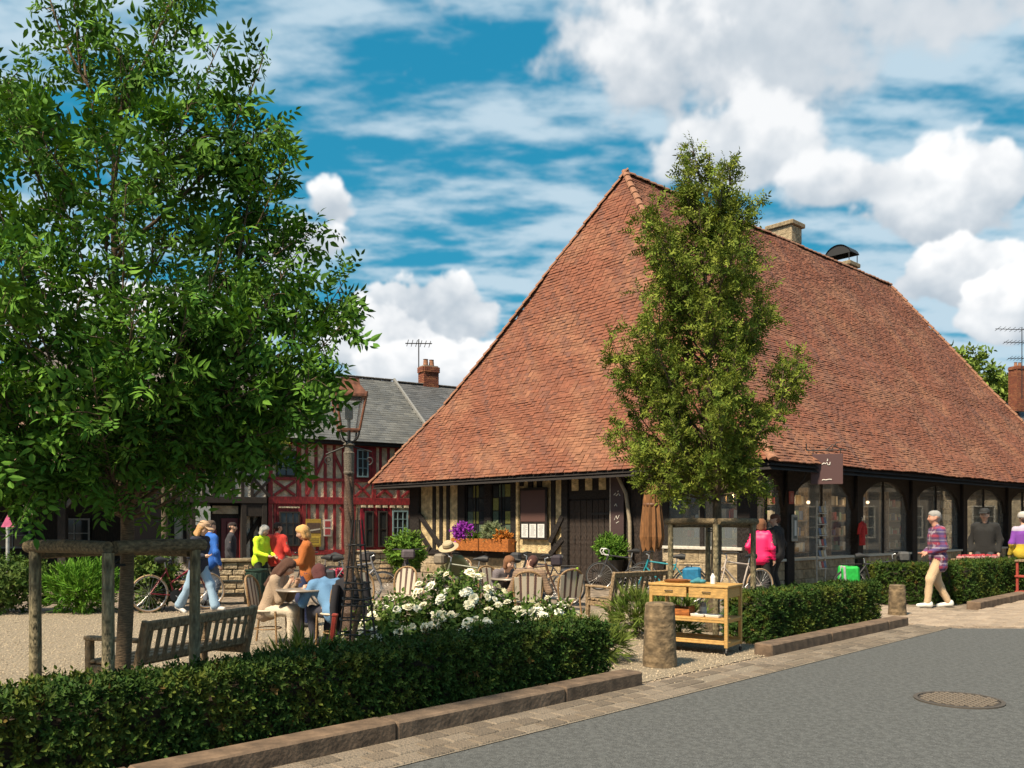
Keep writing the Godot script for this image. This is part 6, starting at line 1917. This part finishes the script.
	b.tube([bb + Vector3(0, 0.1, 0.045), rear + Vector3(0, 0.035, 0.045)], 0.004, 4)
	b.tube([bb + Vector3(0, -0.1, 0.045), rear + Vector3(0, -0.035, 0.045)], 0.004, 4)
	part(o, "chain", b, m.iron)
	if opt.has("guard"):
		for c in [rear, front]:
			var p := []
			for i in 12:
				var a: float = lerp(0.2, 2.9, i / 11.0)
				p.append(c + Vector3(cos(a), sin(a), 0) * (R + 0.03))
			b = Mb.new()
			b.tube(p, 0.016, 5)
			part(o, "mudguard", b, flat(opt.guard, 0.4))
	if opt.has("bag"): # panniers on a rear rack
		b = Mb.new()
		b.tube([rear + Vector3(-0.18, 0.42, 0), rear + Vector3(0.22, 0.42, 0)], 0.012, 6)
		for s in [-1, 1]: b.tube([rear + Vector3(0, 0, s * 0.06), rear + Vector3(-0.02, 0.42, s * 0.06)], 0.008, 5)
		part(o, "rack", b, m.iron)
		for s in [-1, 1]: part(o, "pannier", bx(Vector3(0.34, 0.36, 0.15), 0.04), flat(opt.bag, 0.6), rear + Vector3(-0.03, 0.2, s * 0.15), Basis(Vector3.BACK, 0.06 * s))
		if opt.has("strap"):
			for s in [-1, 1]: part(o, "pannier_strap", bx(Vector3(0.05, 0.37, 0.16), 0.02), flat(opt.strap, 0.6), rear + Vector3(-0.15, 0.2, s * 0.152), Basis(Vector3.BACK, 0.06 * s))
	if opt.has("basket"):
		part(o, "front_bag", bx(Vector3(0.2, 0.2, 0.28), 0.04), flat(opt.basket, 0.7), g + Vector3(0.14, -0.06, 0))
	if opt.has("front_bag"):
		for s in [-1, 1]: part(o, "fork_pannier", bx(Vector3(0.26, 0.3, 0.12), 0.035), flat(opt.front_bag, 0.6), front + Vector3(0, 0.06, s * 0.14))
	b = Mb.new()
	b.tube([Vector3(-0.1, 0.28, -0.03), Vector3(-0.16, 0.012, -0.2)], 0.009, 6)
	part(o, "kickstand", b, m.iron)
	return o

func bikes() -> void:
	bike("red bicycle with pale tyres leaning left of the woman in a cap", P(-6.05, 15.5), 0.7, Color(0.25, 0.015, 0.03), {"tan": true, "step": true})
	bike("dark bicycle with a rear bag standing left of the red bicycle", P(-6.75, 16.3), 1.1, Color(0.03, 0.035, 0.05), {"bag": Color(0.03, 0.03, 0.04)})
	bike("dark bicycle with a bright red bag behind the blue-sweatered person", P(-3.75, 16.6), 2.6, Color(0.05, 0.05, 0.06), {"bag": Color(0.45, 0.02, 0.06), "strap": Color(0.6, 0.35, 0.38)})
	bike("black bicycle in the cluster directly left of the lamp post", P(-3.35, 17.4), -0.5, Color(0.02, 0.02, 0.02), {"basket": Color(0.06, 0.05, 0.05)})
	bike("grey bicycle behind the twisted shaft of the lamp post", P(-3.0, 16.2), 0.3, Color(0.2, 0.2, 0.22), {"bag": Color(0.04, 0.04, 0.05)})
	bike("dark bicycle seen head-on by the hall's left corner post", P(-2.35, 19.0), -1.35, Color(0.05, 0.04, 0.05), {"basket": Color(0.1, 0.08, 0.09)})
	bike("bicycle with pale tyres under the orange window boxes", P(-0.80, 15.9), 2.9, Color(0.16, 0.17, 0.12), {"tan": true, "basket": Color(0.22, 0.18, 0.13)})
	bike("bicycle with tan tyres behind the seated couple", P(0.25, 15.4), -0.1, Color(0.10, 0.05, 0.03), {"tan": true, "basket": Color(0.03, 0.02, 0.03)})
	bike("loaded touring bicycle with dark panniers and lime straps beside the couple", P(0.62, 16.6), 3.0, Color(0.04, 0.04, 0.05), {"bag": Color(0.02, 0.022, 0.028), "strap": Color(0.30, 0.5, 0.02), "basket": Color(0.03, 0.03, 0.035)})
	bike("white road bicycle with drop handlebar before the plank door", P(2.62, 20.2), PI + 0.05, Color(0.05, 0.05, 0.055), {"drop": true, "tape": Color(0.7, 0.7, 0.68)})
	bike("turquoise bicycle with blue panniers in front of the hall boards", P(3.05, 17.0), PI - 0.25, Color(0.02, 0.25, 0.30), {"bag": Color(0.01, 0.17, 0.33), "guard": Color(0.03, 0.03, 0.03)})
	bike("cream-framed bicycle against the hall's low block wall", P(4.55, 17.1), PI + 0.4, Color(0.5, 0.42, 0.36), {"tan": true})
	bike("black bicycle with a bright green pannier behind the right hedge", P(7.25, 17.2), -0.12, Color(0.03, 0.03, 0.035), {"bag": Color(0.01, 0.42, 0.05), "strap": Color(0.4, 0.4, 0.4), "basket": Color(0.08, 0.08, 0.08), "front_bag": Color(0.10, 0.10, 0.11)})
# ---------------------------------------------------------------- people
# a smooth surface round tapered capsules [a, b, ra, rb], meshed as surface nets
func blend(mb: Mb, caps: Array, cell: float, k: float, cuts := [], paint = null, ripple := 0.0, fold := 0.0) -> void:
	var lo := Vector3.INF
	var hi := -Vector3.INF
	for c in caps:
		var r: float = max(c[2], c[3]) + 0.02 + cell * 2
		lo = lo.min(c[0] - Vector3.ONE * r).min(c[1] - Vector3.ONE * r)
		hi = hi.max(c[0] + Vector3.ONE * r).max(c[1] + Vector3.ONE * r)
	var nx := int((hi.x - lo.x) / cell) + 2
	var ny := int((hi.y - lo.y) / cell) + 2
	var nz := int((hi.z - lo.z) / cell) + 2
	var acc := PackedFloat32Array()
	acc.resize(nx * ny * nz)
	for c in caps:
		var a: Vector3 = c[0]
		var ba: Vector3 = c[1] - a
		var l2: float = max(ba.length_squared(), 1e-8)
		var ra: float = c[2]
		var dr: float = c[3] - ra
		var mar: float = max(c[2], c[3]) + 3.0 / k + cell
		var p0 := ((a.min(c[1]) - Vector3.ONE * mar - lo) / cell).max(Vector3.ZERO)
		var p1 := (a.max(c[1]) + Vector3.ONE * mar - lo) / cell
		for iy in range(int(p0.y), min(int(p1.y) + 1, ny)):
			for iz in range(int(p0.z), min(int(p1.z) + 1, nz)):
				var at := (iy * nz + iz) * nx
				for ix in range(int(p0.x), min(int(p1.x) + 1, nx)):
					var p := lo + Vector3(ix, iy, iz) * cell - a
					var t: float = clampf(p.dot(ba) / l2, 0.0, 1.0)
					var d := (p - ba * t).length() - ra - dr * t
					if d < 3.0 / k: acc[at + ix] += exp(-k * d)
	for i in acc.size():
		acc[i] = 0.2 if acc[i] < 1e-4 else -log(acc[i]) / k
	for c in cuts:
		var a: Vector3 = c[0]
		var ba: Vector3 = c[1] - a
		var l2: float = max(ba.length_squared(), 1e-8)
		for iy in ny:
			for iz in nz:
				for ix in nx:
					var p := lo + Vector3(ix, iy, iz) * cell - a
					var t: float = clampf(p.dot(ba) / l2, 0.0, 1.0)
					var d: float = lerpf(c[2], c[3], t) - (p - ba * t).length()
					var i := (iy * nz + iz) * nx + ix
					if d > acc[i]: acc[i] = d
	var vid := PackedInt32Array()
	vid.resize(acc.size())
	vid.fill(-1)
	var vs := PackedVector3Array()
	var sx := 1
	var sz := nx
	var sy := nx * nz
	var off := [0, sx, sz, sx + sz, sy, sy + sx, sy + sz, sy + sx + sz]
	var co := [Vector3(0, 0, 0), Vector3(1, 0, 0), Vector3(0, 0, 1), Vector3(1, 0, 1), Vector3(0, 1, 0), Vector3(1, 1, 0), Vector3(0, 1, 1), Vector3(1, 1, 1)]
	var ed := [[0, 1], [2, 3], [4, 5], [6, 7], [0, 2], [1, 3], [4, 6], [5, 7], [0, 4], [1, 5], [2, 6], [3, 7]]
	for iy in ny - 1:
		for iz in nz - 1:
			for ix in nx - 1:
				var i := iy * sy + iz * sz + ix
				var f0 := acc[i]
				if f0 > cell * 2.0 or f0 < -cell * 2.0: continue
				var s := 0
				for q in 8:
					if acc[i + off[q]] < 0: s += 1
				if s == 0 or s == 8: continue
				var sum := Vector3.ZERO
				var cnt := 0
				for e in ed:
					var fa := acc[i + off[e[0]]]
					var fb := acc[i + off[e[1]]]
					if (fa < 0) != (fb < 0):
						sum += co[e[0]].lerp(co[e[1]], fa / (fa - fb))
						cnt += 1
				vid[i] = vs.size()
				vs.append(lo + (Vector3(ix, iy, iz) + sum / cnt) * cell)
	var idx := PackedInt32Array()
	for iy in range(1, ny - 1):
		for iz in range(1, nz - 1):
			for ix in range(1, nx - 1):
				var i := iy * sy + iz * sz + ix
				var neg := acc[i] < 0
				for ax in 3:
					var st: int = [sx, sy, sz][ax]
					if (acc[i + st] < 0) == neg: continue
					var u: int = [sy, sz, sx][ax]
					var w: int = [sz, sx, sy][ax]
					var q := [vid[i], vid[i - u], vid[i - u - w], vid[i - w]]
					if q[0] < 0 or q[1] < 0 or q[2] < 0 or q[3] < 0: continue
					if not neg: q.reverse()
					idx.append_array([q[0], q[1], q[2], q[0], q[2], q[3]])
	var ns := PackedVector3Array()
	ns.resize(vs.size())
	for t in range(0, idx.size(), 3):
		var n := (vs[idx[t + 1]] - vs[idx[t]]).cross(vs[idx[t + 2]] - vs[idx[t]])
		for q in 3: ns[idx[t + q]] += n
	for i in vs.size():
		ns[i] = ns[i].normalized()
		if ripple > 0: vs[i] += ns[i] * sin(vs[i].y * 95.0) * ripple
	if fold > 0:
		var fz := FastNoiseLite.new()
		fz.frequency = 4.5
		fz.fractal_octaves = 3
		for i in vs.size(): vs[i] += ns[i] * fz.get_noise_3d(vs[i].x * 1.6, vs[i].y * 0.8 + vs[i].x, vs[i].z * 1.6) * fold
	var keep := mb.col
	for t in range(0, idx.size(), 3):
		for q in [0, 2, 1]:
			var i := idx[t + q]
			if paint != null: mb.col = paint.call(vs[i])
			mb.vert(vs[i], ns[i])
	mb.col = keep

func joint(a: Vector3, b: Vector3, l1: float, l2: float, pole: Vector3) -> Array: # [middle joint, reachable end]
	var d := b - a
	var l := minf(d.length(), (l1 + l2) * 0.995)
	d = d.normalized()
	var e := a + d * l
	var x := (l1 * l1 - l2 * l2 + l * l) / (2 * l)
	var h := sqrt(maxf(l1 * l1 - x * x, 0))
	var q := (pole - d * pole.dot(d)).normalized()
	return [a + d * x + q * h, e]

func hand(mb: Mb, wrist: Vector3, dir: Vector3, side: Vector3, s: float) -> void:
	var up := side.cross(dir).normalized()
	var palm := wrist + dir * 0.085 * s
	mb.tube([wrist, wrist + dir * 0.04 * s, palm], [0.024 * s, 0.034 * s, 0.03 * s], 8)
	for f in 4:
		var o := side * (f - 1.5) * 0.017 * s
		var l: float = [0.062, 0.074, 0.068, 0.052][f] * s
		var k := palm + o + (dir * 0.9 - up * 0.35).normalized() * l * 0.55
		mb.tube([palm + o - dir * 0.02 * s, k, k + (dir * 0.55 - up * 0.8).normalized() * l * 0.45], [0.010 * s, 0.009 * s, 0.007 * s], 6)
	var tb := wrist + dir * 0.035 * s - side * 0.028 * s
	mb.tube([tb, tb + (dir * 0.6 - side * 0.7).normalized() * 0.035 * s, tb + (dir - side * 0.5 - up * 0.4).normalized() * 0.062 * s], [0.012 * s, 0.011 * s, 0.008 * s], 6)

# the figure is laid out for a height of 1.75 m and scaled; it looks along +z
func person(label: String, at: Vector3, turn: float, hgt: float, d: Dictionary) -> Node3D:
	var o := thing("person", label, "person", at, turn, "people in the square")
	var s := hgt / 1.75
	var hip: Vector3 = d.get("hip", Vector3(0, 0.93, 0))
	var lean: float = d.get("lean", 0.04)
	var tb := Basis(Vector3.UP, d.get("twist", 0.0)) * Basis(Vector3.RIGHT, lean)
	var T := func(x: float, y: float, z: float) -> Vector3: return hip + tb * Vector3(x, y, z)
	var skin: Color = d.get("skin", Color(0.50, 0.30, 0.21))
	var top: Color = d.get("top", Color(0.2, 0.2, 0.2))
	var low: Color = d.get("low", Color(0.05, 0.05, 0.06))
	var w: float = d.get("wide", 1.0)
	var torso := [[T.call(-0.085 * w, -0.02, 0), T.call(0.085 * w, -0.02, 0), 0.105, 0.105], [T.call(-0.05 * w, 0.08, 0.005), T.call(-0.07 * w, 0.36, 0.0), 0.108, 0.112], [T.call(0.05 * w, 0.08, 0.005), T.call(0.07 * w, 0.36, 0.0), 0.108, 0.112],
		[T.call(-0.15 * w, 0.47, -0.01), T.call(0.15 * w, 0.47, -0.01), 0.062, 0.062]]
	var neck := [[T.call(0, 0.5, -0.005), T.call(0, 0.6, 0.012), 0.058, 0.05]]
	var legs := []
	var feet := []
	var lt := []
	for i in 2:
		var sg := 1.0 if i == 0 else -1.0
		var h0 := hip + Vector3(sg * 0.095, -0.03, 0)
		var ank: Vector3 = d.get("foot_l" if i == 0 else "foot_r", Vector3(sg * 0.1, 0.08, 0))
		var jn := joint(h0, ank, 0.43, 0.43, Vector3(sg * 0.12, 0.1, 1))
		legs.append([h0, jn[0], 0.088, 0.06]); legs.append([jn[0], jn[1], 0.06, 0.036])
		lt.append([h0, jn[0], 0.1, 0.078]); lt.append([jn[0], jn[0].lerp(jn[1], 0.96), 0.076, 0.062 * d.get("flare", 1.0)])
		var toe: Vector3 = jn[1] + Vector3(sg * 0.03, 0, 0.17).rotated(Vector3.RIGHT, d.get("toe_l" if i == 0 else "toe_r", 0.0)) - Vector3(0, 0.045, 0)
		feet.append([jn[1] - Vector3(0, 0.035, 0.045), toe, 0.04, 0.032])
	var arms := []
	var sl := []
	var hands := []
	for i in 2:
		var sg := 1.0 if i == 0 else -1.0
		var sh: Vector3 = T.call(sg * 0.185 * w, 0.46, -0.01)
		var wr: Vector3 = d.get("hand_l" if i == 0 else "hand_r", hip + Vector3(sg * 0.27, -0.08, 0.06))
		var jn := joint(sh, wr, 0.30, 0.27, Vector3(sg * 0.5, -0.6, -0.8))
		arms.append([sh, jn[0], 0.052, 0.042]); arms.append([jn[0], jn[1], 0.04, 0.026])
		sl.append([sh, jn[0], 0.066, 0.056]); sl.append([jn[0], jn[0].lerp(jn[1], 0.96), 0.056, 0.044])
		var dir: Vector3 = ((jn[1] - jn[0]).normalized() + d.get("wrist", Vector3.ZERO)).normalized()
		var side := dir.cross(Vector3(0.2, 1, 0.3)).normalized() * sg
		if absf(dir.y) > 0.8: side = Vector3(0, 0, -1)
		hands.append([jn[1], dir, side])
	var body := Mb.new()
	body.col = skin
	blend(body, torso + neck + legs + arms + feet, 0.026, 55.0)
	# head, on a finer grid, with nose, ears, eyes and mouth
	var hb := tb * Basis(Vector3.UP, d.get("look", 0.0)) * Basis(Vector3.RIGHT, d.get("nod", 0.0) - lean * 0.6)
	var hc: Vector3 = T.call(0, 0.63, 0.02) + hb * Vector3(0, 0.075, 0.01)
	var hp := func(x: float, y: float, z: float) -> Vector3: return hc + hb * Vector3(x, y, z)
	blend(body, [[hp.call(0, 0.03, -0.035), hp.call(0, 0.035, 0.015), 0.082, 0.078], [hp.call(0, -0.02, 0.03), hp.call(0, -0.07, 0.045), 0.066, 0.04], [hp.call(-0.03, -0.03, 0.045), hp.call(0.03, -0.03, 0.045), 0.045, 0.045], [hp.call(0, 0.005, 0.095), hp.call(0, -0.025, 0.108), 0.009, 0.016],
		[hp.call(0.082, 0.015, -0.01), hp.call(0.08, -0.03, 0.0), 0.013, 0.01], [hp.call(-0.082, 0.015, -0.01), hp.call(-0.08, -0.03, 0.0), 0.013, 0.01], [hp.call(0, -0.06, 0.0), hp.call(0, -0.14, -0.01), 0.055, 0.055]], 0.0125, 110.0)
	for x in [-1, 1]:
		body.col = Color(0.6, 0.57, 0.53)
		body.ball(hp.call(x * 0.033, 0.004, 0.088), Vector3(0.012, 0.007, 0.008), 5, hb)
		body.col = Color(0.05, 0.03, 0.02)
		body.ball(hp.call(x * 0.033, 0.004, 0.095), Vector3(0.006, 0.006, 0.004), 4, hb)
		body.box(hp.call(x * 0.033, 0.025, 0.095), Vector3(0.03, 0.006, 0.008), hb)
	body.col = Color(0.38, 0.13, 0.11)
	body.ball(hp.call(0, -0.055, 0.092), Vector3(0.024, 0.006, 0.008), 5, hb)
	body.col = skin
	for q in hands: hand(body, q[0], q[1], q[2], 1.0)
	var sc := Basis.from_scale(Vector3.ONE * s)
	part(o, "body", body, m.skin, Vector3.ZERO, sc)
	# clothes
	var cl := Mb.new()
	cl.col = low
	var tcaps := lt + [[torso[0][0], torso[0][1], 0.118, 0.118]]
	if d.get("bare", false): tcaps = [lt[0], lt[2], [torso[0][0], torso[0][1], 0.118, 0.118]]
	blend(cl, tcaps, 0.02, 60.0, [], null, 0.0, 0.022)
	part(o, d.get("low_name", "trousers"), cl, m.cloth, Vector3.ZERO, sc)
	cl = Mb.new()
	cl.col = top
	var tc := []
	for c in torso: tc.append([c[0], c[1], c[2] + 0.02, c[3] + 0.02])
	var hem: float = d.get("hem", -0.08)
	tc.append([T.call(-0.075 * w, hem, 0), T.call(0.075 * w, hem, 0), 0.12, 0.12])
	tc.append([T.call(0, 0.5, -0.01), T.call(0, 0.545, 0.0), 0.075, 0.064])
	blend(cl, tc + sl, d.get("fine", 0.018), 60.0, [], d.get("paint"), d.get("ripple", 0.0), 0.026)
	part(o, d.get("top_name", "jacket"), cl, m.puffer if d.get("ripple", 0.0) > 0 else m.cloth, Vector3.ZERO, sc)
	for i in 2:
		cl = Mb.new()
		cl.col = d.get("shoes", Color(0.03, 0.03, 0.03))
		var f: Array = feet[i]
		blend(cl, [[f[0], f[1], 0.05, 0.04], [f[0] + Vector3(0, 0.03, 0), f[0], 0.045, 0.045]], 0.016, 80.0)
		part(o, "shoe", cl, m.skin, Vector3.ZERO, sc)
	# hair and hats
	var hair: Color = d.get("hair", Color(0.05, 0.03, 0.02))
	var style: String = d.get("style", "short")
	var hm := Mb.new()
	hm.col = hair
	var hcaps := [[hp.call(0, 0.045, -0.03), hp.call(0, 0.05, 0.015), 0.088, 0.084]]
	if style == "short": hcaps.append([hp.call(0, 0.0, -0.06), hp.call(0, -0.04, -0.05), 0.06, 0.045])
	elif style == "bob": hcaps.append_array([[hp.call(0, 0.0, -0.05), hp.call(0, -0.09, -0.05), 0.08, 0.07], [hp.call(0.07, 0.02, 0.0), hp.call(0.075, -0.09, 0.0), 0.04, 0.035], [hp.call(-0.07, 0.02, 0.0), hp.call(-0.075, -0.09, 0.0), 0.04, 0.035]])
	else: hcaps.append_array([[hp.call(0, 0.0, -0.05), hp.call(0, -0.14, -0.08), 0.085, 0.08], [hp.call(0, -0.14, -0.08), T.call(0, 0.33, -0.15), 0.08, 0.05], [hp.call(0.07, 0.02, 0.0), hp.call(0.08, -0.16, -0.02), 0.042, 0.035], [hp.call(-0.07, 0.02, 0.0), hp.call(-0.08, -0.16, -0.02), 0.042, 0.035]])
	blend(hm, hcaps, 0.0145, 90.0, [[hp.call(0, -0.02, 0.13), hp.call(0, -0.12, 0.12), 0.088, 0.095]])
	for i in hm.v.size(): # strands
		hm.v[i] += hm.n[i] * (sin(hm.v[i].x * 310.0 + hm.v[i].z * 210.0) * 0.003 + sin(hm.v[i].y * 60.0 + hm.v[i].x * 90.0) * 0.004)
	part(o, "hair", hm, m.cloth, Vector3.ZERO, sc)
	if d.has("hat"):
		var hx := Transform3D(hb, hp.call(0, 0.05, -0.005))
		var cm := Mb.new()
		var q: String = d.get("hat_kind", "cap")
		if q == "cap":
			cm.lathe([Vector2(0.105, 0.0), Vector2(0.108, 0.03), Vector2(0.095, 0.075), Vector2(0.05, 0.105), Vector2(0, 0.11)], 18, hx)
			cm.box(hx * Vector3(0, 0.005, 0.14), Vector3(0.16, 0.012, 0.12), hb * Basis(Vector3.RIGHT, 0.2), 0.005)
		elif q == "straw":
			cm.lathe([Vector2(0.2, 0.0), Vector2(0.205, 0.008), Vector2(0.112, 0.02), Vector2(0.105, 0.1), Vector2(0.08, 0.125), Vector2(0, 0.115)], 22, hx)
		else:
			cm.lathe([Vector2(0.118, -0.01), Vector2(0.122, 0.03), Vector2(0.11, 0.08), Vector2(0.06, 0.12), Vector2(0, 0.128)], 18, hx)
		var ht := part(o, {"cap": "cap", "straw": "straw_hat"}.get(q, "helmet"), cm, flat(d.hat, 0.8), Vector3.ZERO, sc)
		if q == "straw":
			cm = Mb.new()
			cm.lathe([Vector2(0.114, 0.02), Vector2(0.113, 0.05)], 22, hx)
			part(ht, "hat_band", cm, flat(Color(0.12, 0.07, 0.04)))
	return o

func plaid(p: Vector3) -> Color:
	var c := Color(0.09, 0.035, 0.085)
	var a := fposmod(p.y * 7.0, 1.0)
	var b := fposmod((p.x + p.z * 0.8) * 7.0, 1.0)
	if a < 0.3: c = c.lerp(Color(0.36, 0.03, 0.05), 0.6)
	if b < 0.3: c = c.lerp(Color(0.05, 0.06, 0.20), 0.55)
	if a > 0.55 and a < 0.68: c = c.lerp(Color(0.40, 0.36, 0.40), 0.5)
	if b > 0.55 and b < 0.68: c = c.lerp(Color(0.40, 0.36, 0.40), 0.45)
	return c

func striped(p: Vector3) -> Color:
	return Color(0.24, 0.16, 0.10) if fposmod(p.y * 26.0, 1.0) < 0.5 else Color(0.13, 0.085, 0.055)

func jersey(p: Vector3) -> Color:
	if p.y < 1.08: return Color(0.5, 0.36, 0.03)
	return Color(0.17, 0.045, 0.30) if p.y < 1.38 else Color(0.38, 0.33, 0.42)

func people() -> void:
	var sit := {"hip": Vector3(0, 0.53, 0.0), "foot_l": Vector3(0.11, 0.08, 0.42), "foot_r": Vector3(-0.11, 0.08, 0.40)}
	person("woman in a tan cap, navy top and pale flared jeans striding past", P(-5.58, 15.3), 1.25, 1.60, {"top": Color(0.012, 0.016, 0.035), "low": Color(0.26, 0.38, 0.50), "flare": 1.5, "hat": Color(0.55, 0.36, 0.22), "hair": Color(0.42, 0.24, 0.10), "style": "long", "foot_l": Vector3(0.08, 0.08, 0.34), "foot_r": Vector3(-0.08, 0.12, -0.38), "toe_r": 0.5, "hand_l": Vector3(0.26, 0.92, -0.1), "hand_r": Vector3(-0.2, 1.1, 0.3), "nod": 0.3, "lean": 0.1, "shoes": Color(0.5, 0.48, 0.45), "skin": Color(0.55, 0.36, 0.26)})
	person("man in a bright blue jacket behind the woman in the cap", P(-5.82, 16.5), 2.6, 1.62, {"top": Color(0.02, 0.11, 0.42), "low": Color(0.10, 0.12, 0.16), "hair": Color(0.10, 0.07, 0.05)})
	person("man in a dark grey coat walking before the striped houses", P(-6.55, 20.0), 1.9, 1.58, {"top": Color(0.035, 0.035, 0.042), "low": Color(0.02, 0.02, 0.024), "hem": -0.3, "top_name": "coat", "hair": Color(0.02, 0.015, 0.012), "foot_l": Vector3(0.08, 0.08, 0.16), "foot_r": Vector3(-0.08, 0.1, -0.18)})
	person("white-haired person in a neon yellow jacket beside the bin", P(-5.28, 18.0), 1.15, 1.54, {"top": Color(0.52, 0.75, 0.02), "low": Color(0.015, 0.02, 0.015), "hair": Color(0.55, 0.52, 0.46), "style": "bob", "nod": 0.35, "lean": 0.14, "hand_l": Vector3(0.12, 1.02, 0.34), "hand_r": Vector3(-0.12, 1.02, 0.34)})
	person("dark-haired person in a coral red jacket with the back turned", P(-4.98, 18.2), 2.8, 1.58, {"top": Color(0.68, 0.055, 0.04), "low": Color(0.02, 0.02, 0.03), "hair": Color(0.025, 0.012, 0.01), "hand_l": Vector3(0.16, 1.05, 0.3), "hand_r": Vector3(-0.2, 1.0, 0.25), "wide": 1.15})
	person("blonde woman in an orange jacket looking at her phone", P(-3.14, 13.2), -1.35, 1.55, {"top": Color(0.36, 0.105, 0.022), "low": Color(0.012, 0.02, 0.07), "hair": Color(0.52, 0.30, 0.11), "style": "bob", "nod": 0.35, "hand_l": Vector3(0.05, 1.12, 0.34), "hand_r": Vector3(-0.06, 1.12, 0.34), "hem": -0.12})
	var ph := thing("mobile_phone", "dark phone in the hands of the woman in orange", "phone", P(-3.14, 13.2) + Basis(Vector3.UP, -1.35) * Vector3(0, 1.02, 0.37), -1.35)
	part(ph, "case", bx(Vector3(0.075, 0.15, 0.01), 0.004), m.black, Vector3.ZERO, Basis(Vector3.RIGHT, -0.7))
	part(ph, "screen", bx(Vector3(0.065, 0.13, 0.004), 0.001), m.pane_dark, Vector3(0, 0.004, -0.005), Basis(Vector3.RIGHT, -0.7))
	person("long-haired woman in a beige coat writing at the round table", P(-3.22, 11.35), PI / 2 - 0.1, 1.52, {"hip": sit.hip, "foot_l": sit.foot_l, "foot_r": sit.foot_r, "top": Color(0.33, 0.24, 0.165), "low": Color(0.55, 0.47, 0.36), "hair": Color(0.07, 0.03, 0.018), "style": "long", "lean": 0.40, "nod": 0.45, "hand_l": Vector3(0.05, 0.90, 0.42), "hand_r": Vector3(-0.10, 0.90, 0.36), "shoes": Color(0.02, 0.015, 0.015), "top_name": "coat"})
	person("person in a light blue sweater leaning on the round table", P(-2.23, 10.95), -PI / 2 - 0.8, 1.56, {"hip": sit.hip, "foot_l": sit.foot_l, "foot_r": sit.foot_r, "top": Color(0.10, 0.21, 0.36), "low": Color(0.03, 0.03, 0.04), "hair": Color(0.075, 0.022, 0.02), "style": "bob", "lean": 0.72, "nod": 0.3, "hand_l": Vector3(0.2, 0.80, 0.55), "hand_r": Vector3(-0.16, 0.80, 0.5), "top_name": "sweater", "wide": 1.12})
	person("man in a brown striped shirt seated with his back turned", P(0.23, 12.6), PI - 0.15, 1.60, {"hip": sit.hip, "foot_l": sit.foot_l, "foot_r": sit.foot_r, "paint": striped, "low": Color(0.03, 0.05, 0.10), "hair": Color(0.06, 0.02, 0.018), "lean": 0.7, "hand_l": Vector3(0.2, 0.8, 0.45), "hand_r": Vector3(-0.2, 0.8, 0.4), "top_name": "shirt", "look": 0.5, "wide": 1.12})
	person("brown-haired woman in grey seated facing the man in stripes", P(-0.25, 13.6), 0.7, 1.5, {"hip": sit.hip, "foot_l": sit.foot_l, "foot_r": sit.foot_r, "top": Color(0.13, 0.11, 0.12), "low": Color(0.04, 0.04, 0.05), "hair": Color(0.16, 0.07, 0.03), "style": "bob", "lean": 0.55, "nod": 0.1, "hand_l": Vector3(0.15, 0.8, 0.4), "hand_r": Vector3(-0.15, 0.8, 0.4)})
	person("person in a straw hat and olive shirt seated behind the roses", P(-1.05, 16.5), -0.4, 1.66, {"hip": sit.hip, "foot_l": sit.foot_l, "foot_r": sit.foot_r, "top": Color(0.20, 0.19, 0.09), "low": Color(0.10, 0.09, 0.07), "hat": Color(0.45, 0.36, 0.22), "hat_kind": "straw", "nod": 0.3, "lean": 0.5, "top_name": "shirt"})
	person("woman in a hot pink quilted jacket by the hall corner", P(5.27, 18.2), 2.65, 1.66, {"top": Color(0.75, 0.015, 0.12), "low": Color(0.012, 0.012, 0.014), "hair": Color(0.16, 0.07, 0.035), "style": "bob", "ripple": 0.008, "fine": 0.016, "hem": -0.08, "wide": 0.9, "foot_l": Vector3(0.09, 0.08, 0.14), "foot_r": Vector3(-0.09, 0.1, -0.14), "hand_l": Vector3(0.24, 0.96, 0.12)})
	person("man in a dark jacket just behind the woman in pink", P(5.78, 18.75), -2.3, 1.76, {"top": Color(0.02, 0.018, 0.018), "low": Color(0.018, 0.016, 0.018), "hair": Color(0.11, 0.045, 0.025), "look": 0.4})
	person("grey-haired man in a plaid shirt and beige trousers walking left", P(8.02, 16.2), -PI / 2 - 0.1, 1.80, {"paint": plaid, "fine": 0.015, "low": Color(0.50, 0.36, 0.22), "hair": Color(0.27, 0.26, 0.25), "foot_l": Vector3(0.1, 0.08, 0.22), "foot_r": Vector3(-0.1, 0.085, -0.22), "toe_r": 0.15, "wide": 1.18, "hand_l": Vector3(0.12, 1.0, 0.2), "hand_r": Vector3(-0.14, 1.0, 0.18), "shoes": Color(0.62, 0.60, 0.55), "top_name": "shirt", "hem": -0.17, "skin": Color(0.48, 0.25, 0.17), "lean": 0.05, "flare": 0.9})
	person("man in black with a dark cap standing behind the fruit table", P(10.95, 19.9), -0.7, 1.88, {"top": Color(0.012, 0.012, 0.013), "low": Color(0.05, 0.052, 0.06), "hat": Color(0.02, 0.02, 0.02), "hair": Color(0.05, 0.04, 0.035), "wide": 1.15, "hem": -0.1})
	person("cyclist in a purple and yellow jersey at the right edge", P(11.5, 19.3), 2.9, 1.78, {"paint": jersey, "low": Color(0.015, 0.015, 0.017), "hat": Color(0.5, 0.48, 0.45), "hat_kind": "helmet", "hair": Color(0.08, 0.05, 0.04), "top_name": "jersey", "low_name": "cycling_shorts", "bare": true})

func _ready() -> void:
	rng.seed = 20240611
	camera_and_light()
	materials()
	ground()
	hall()
	houses()
	opposite_row()
	low_walls()
	trees()
	plants()
	furniture()
	bikes()
	people()
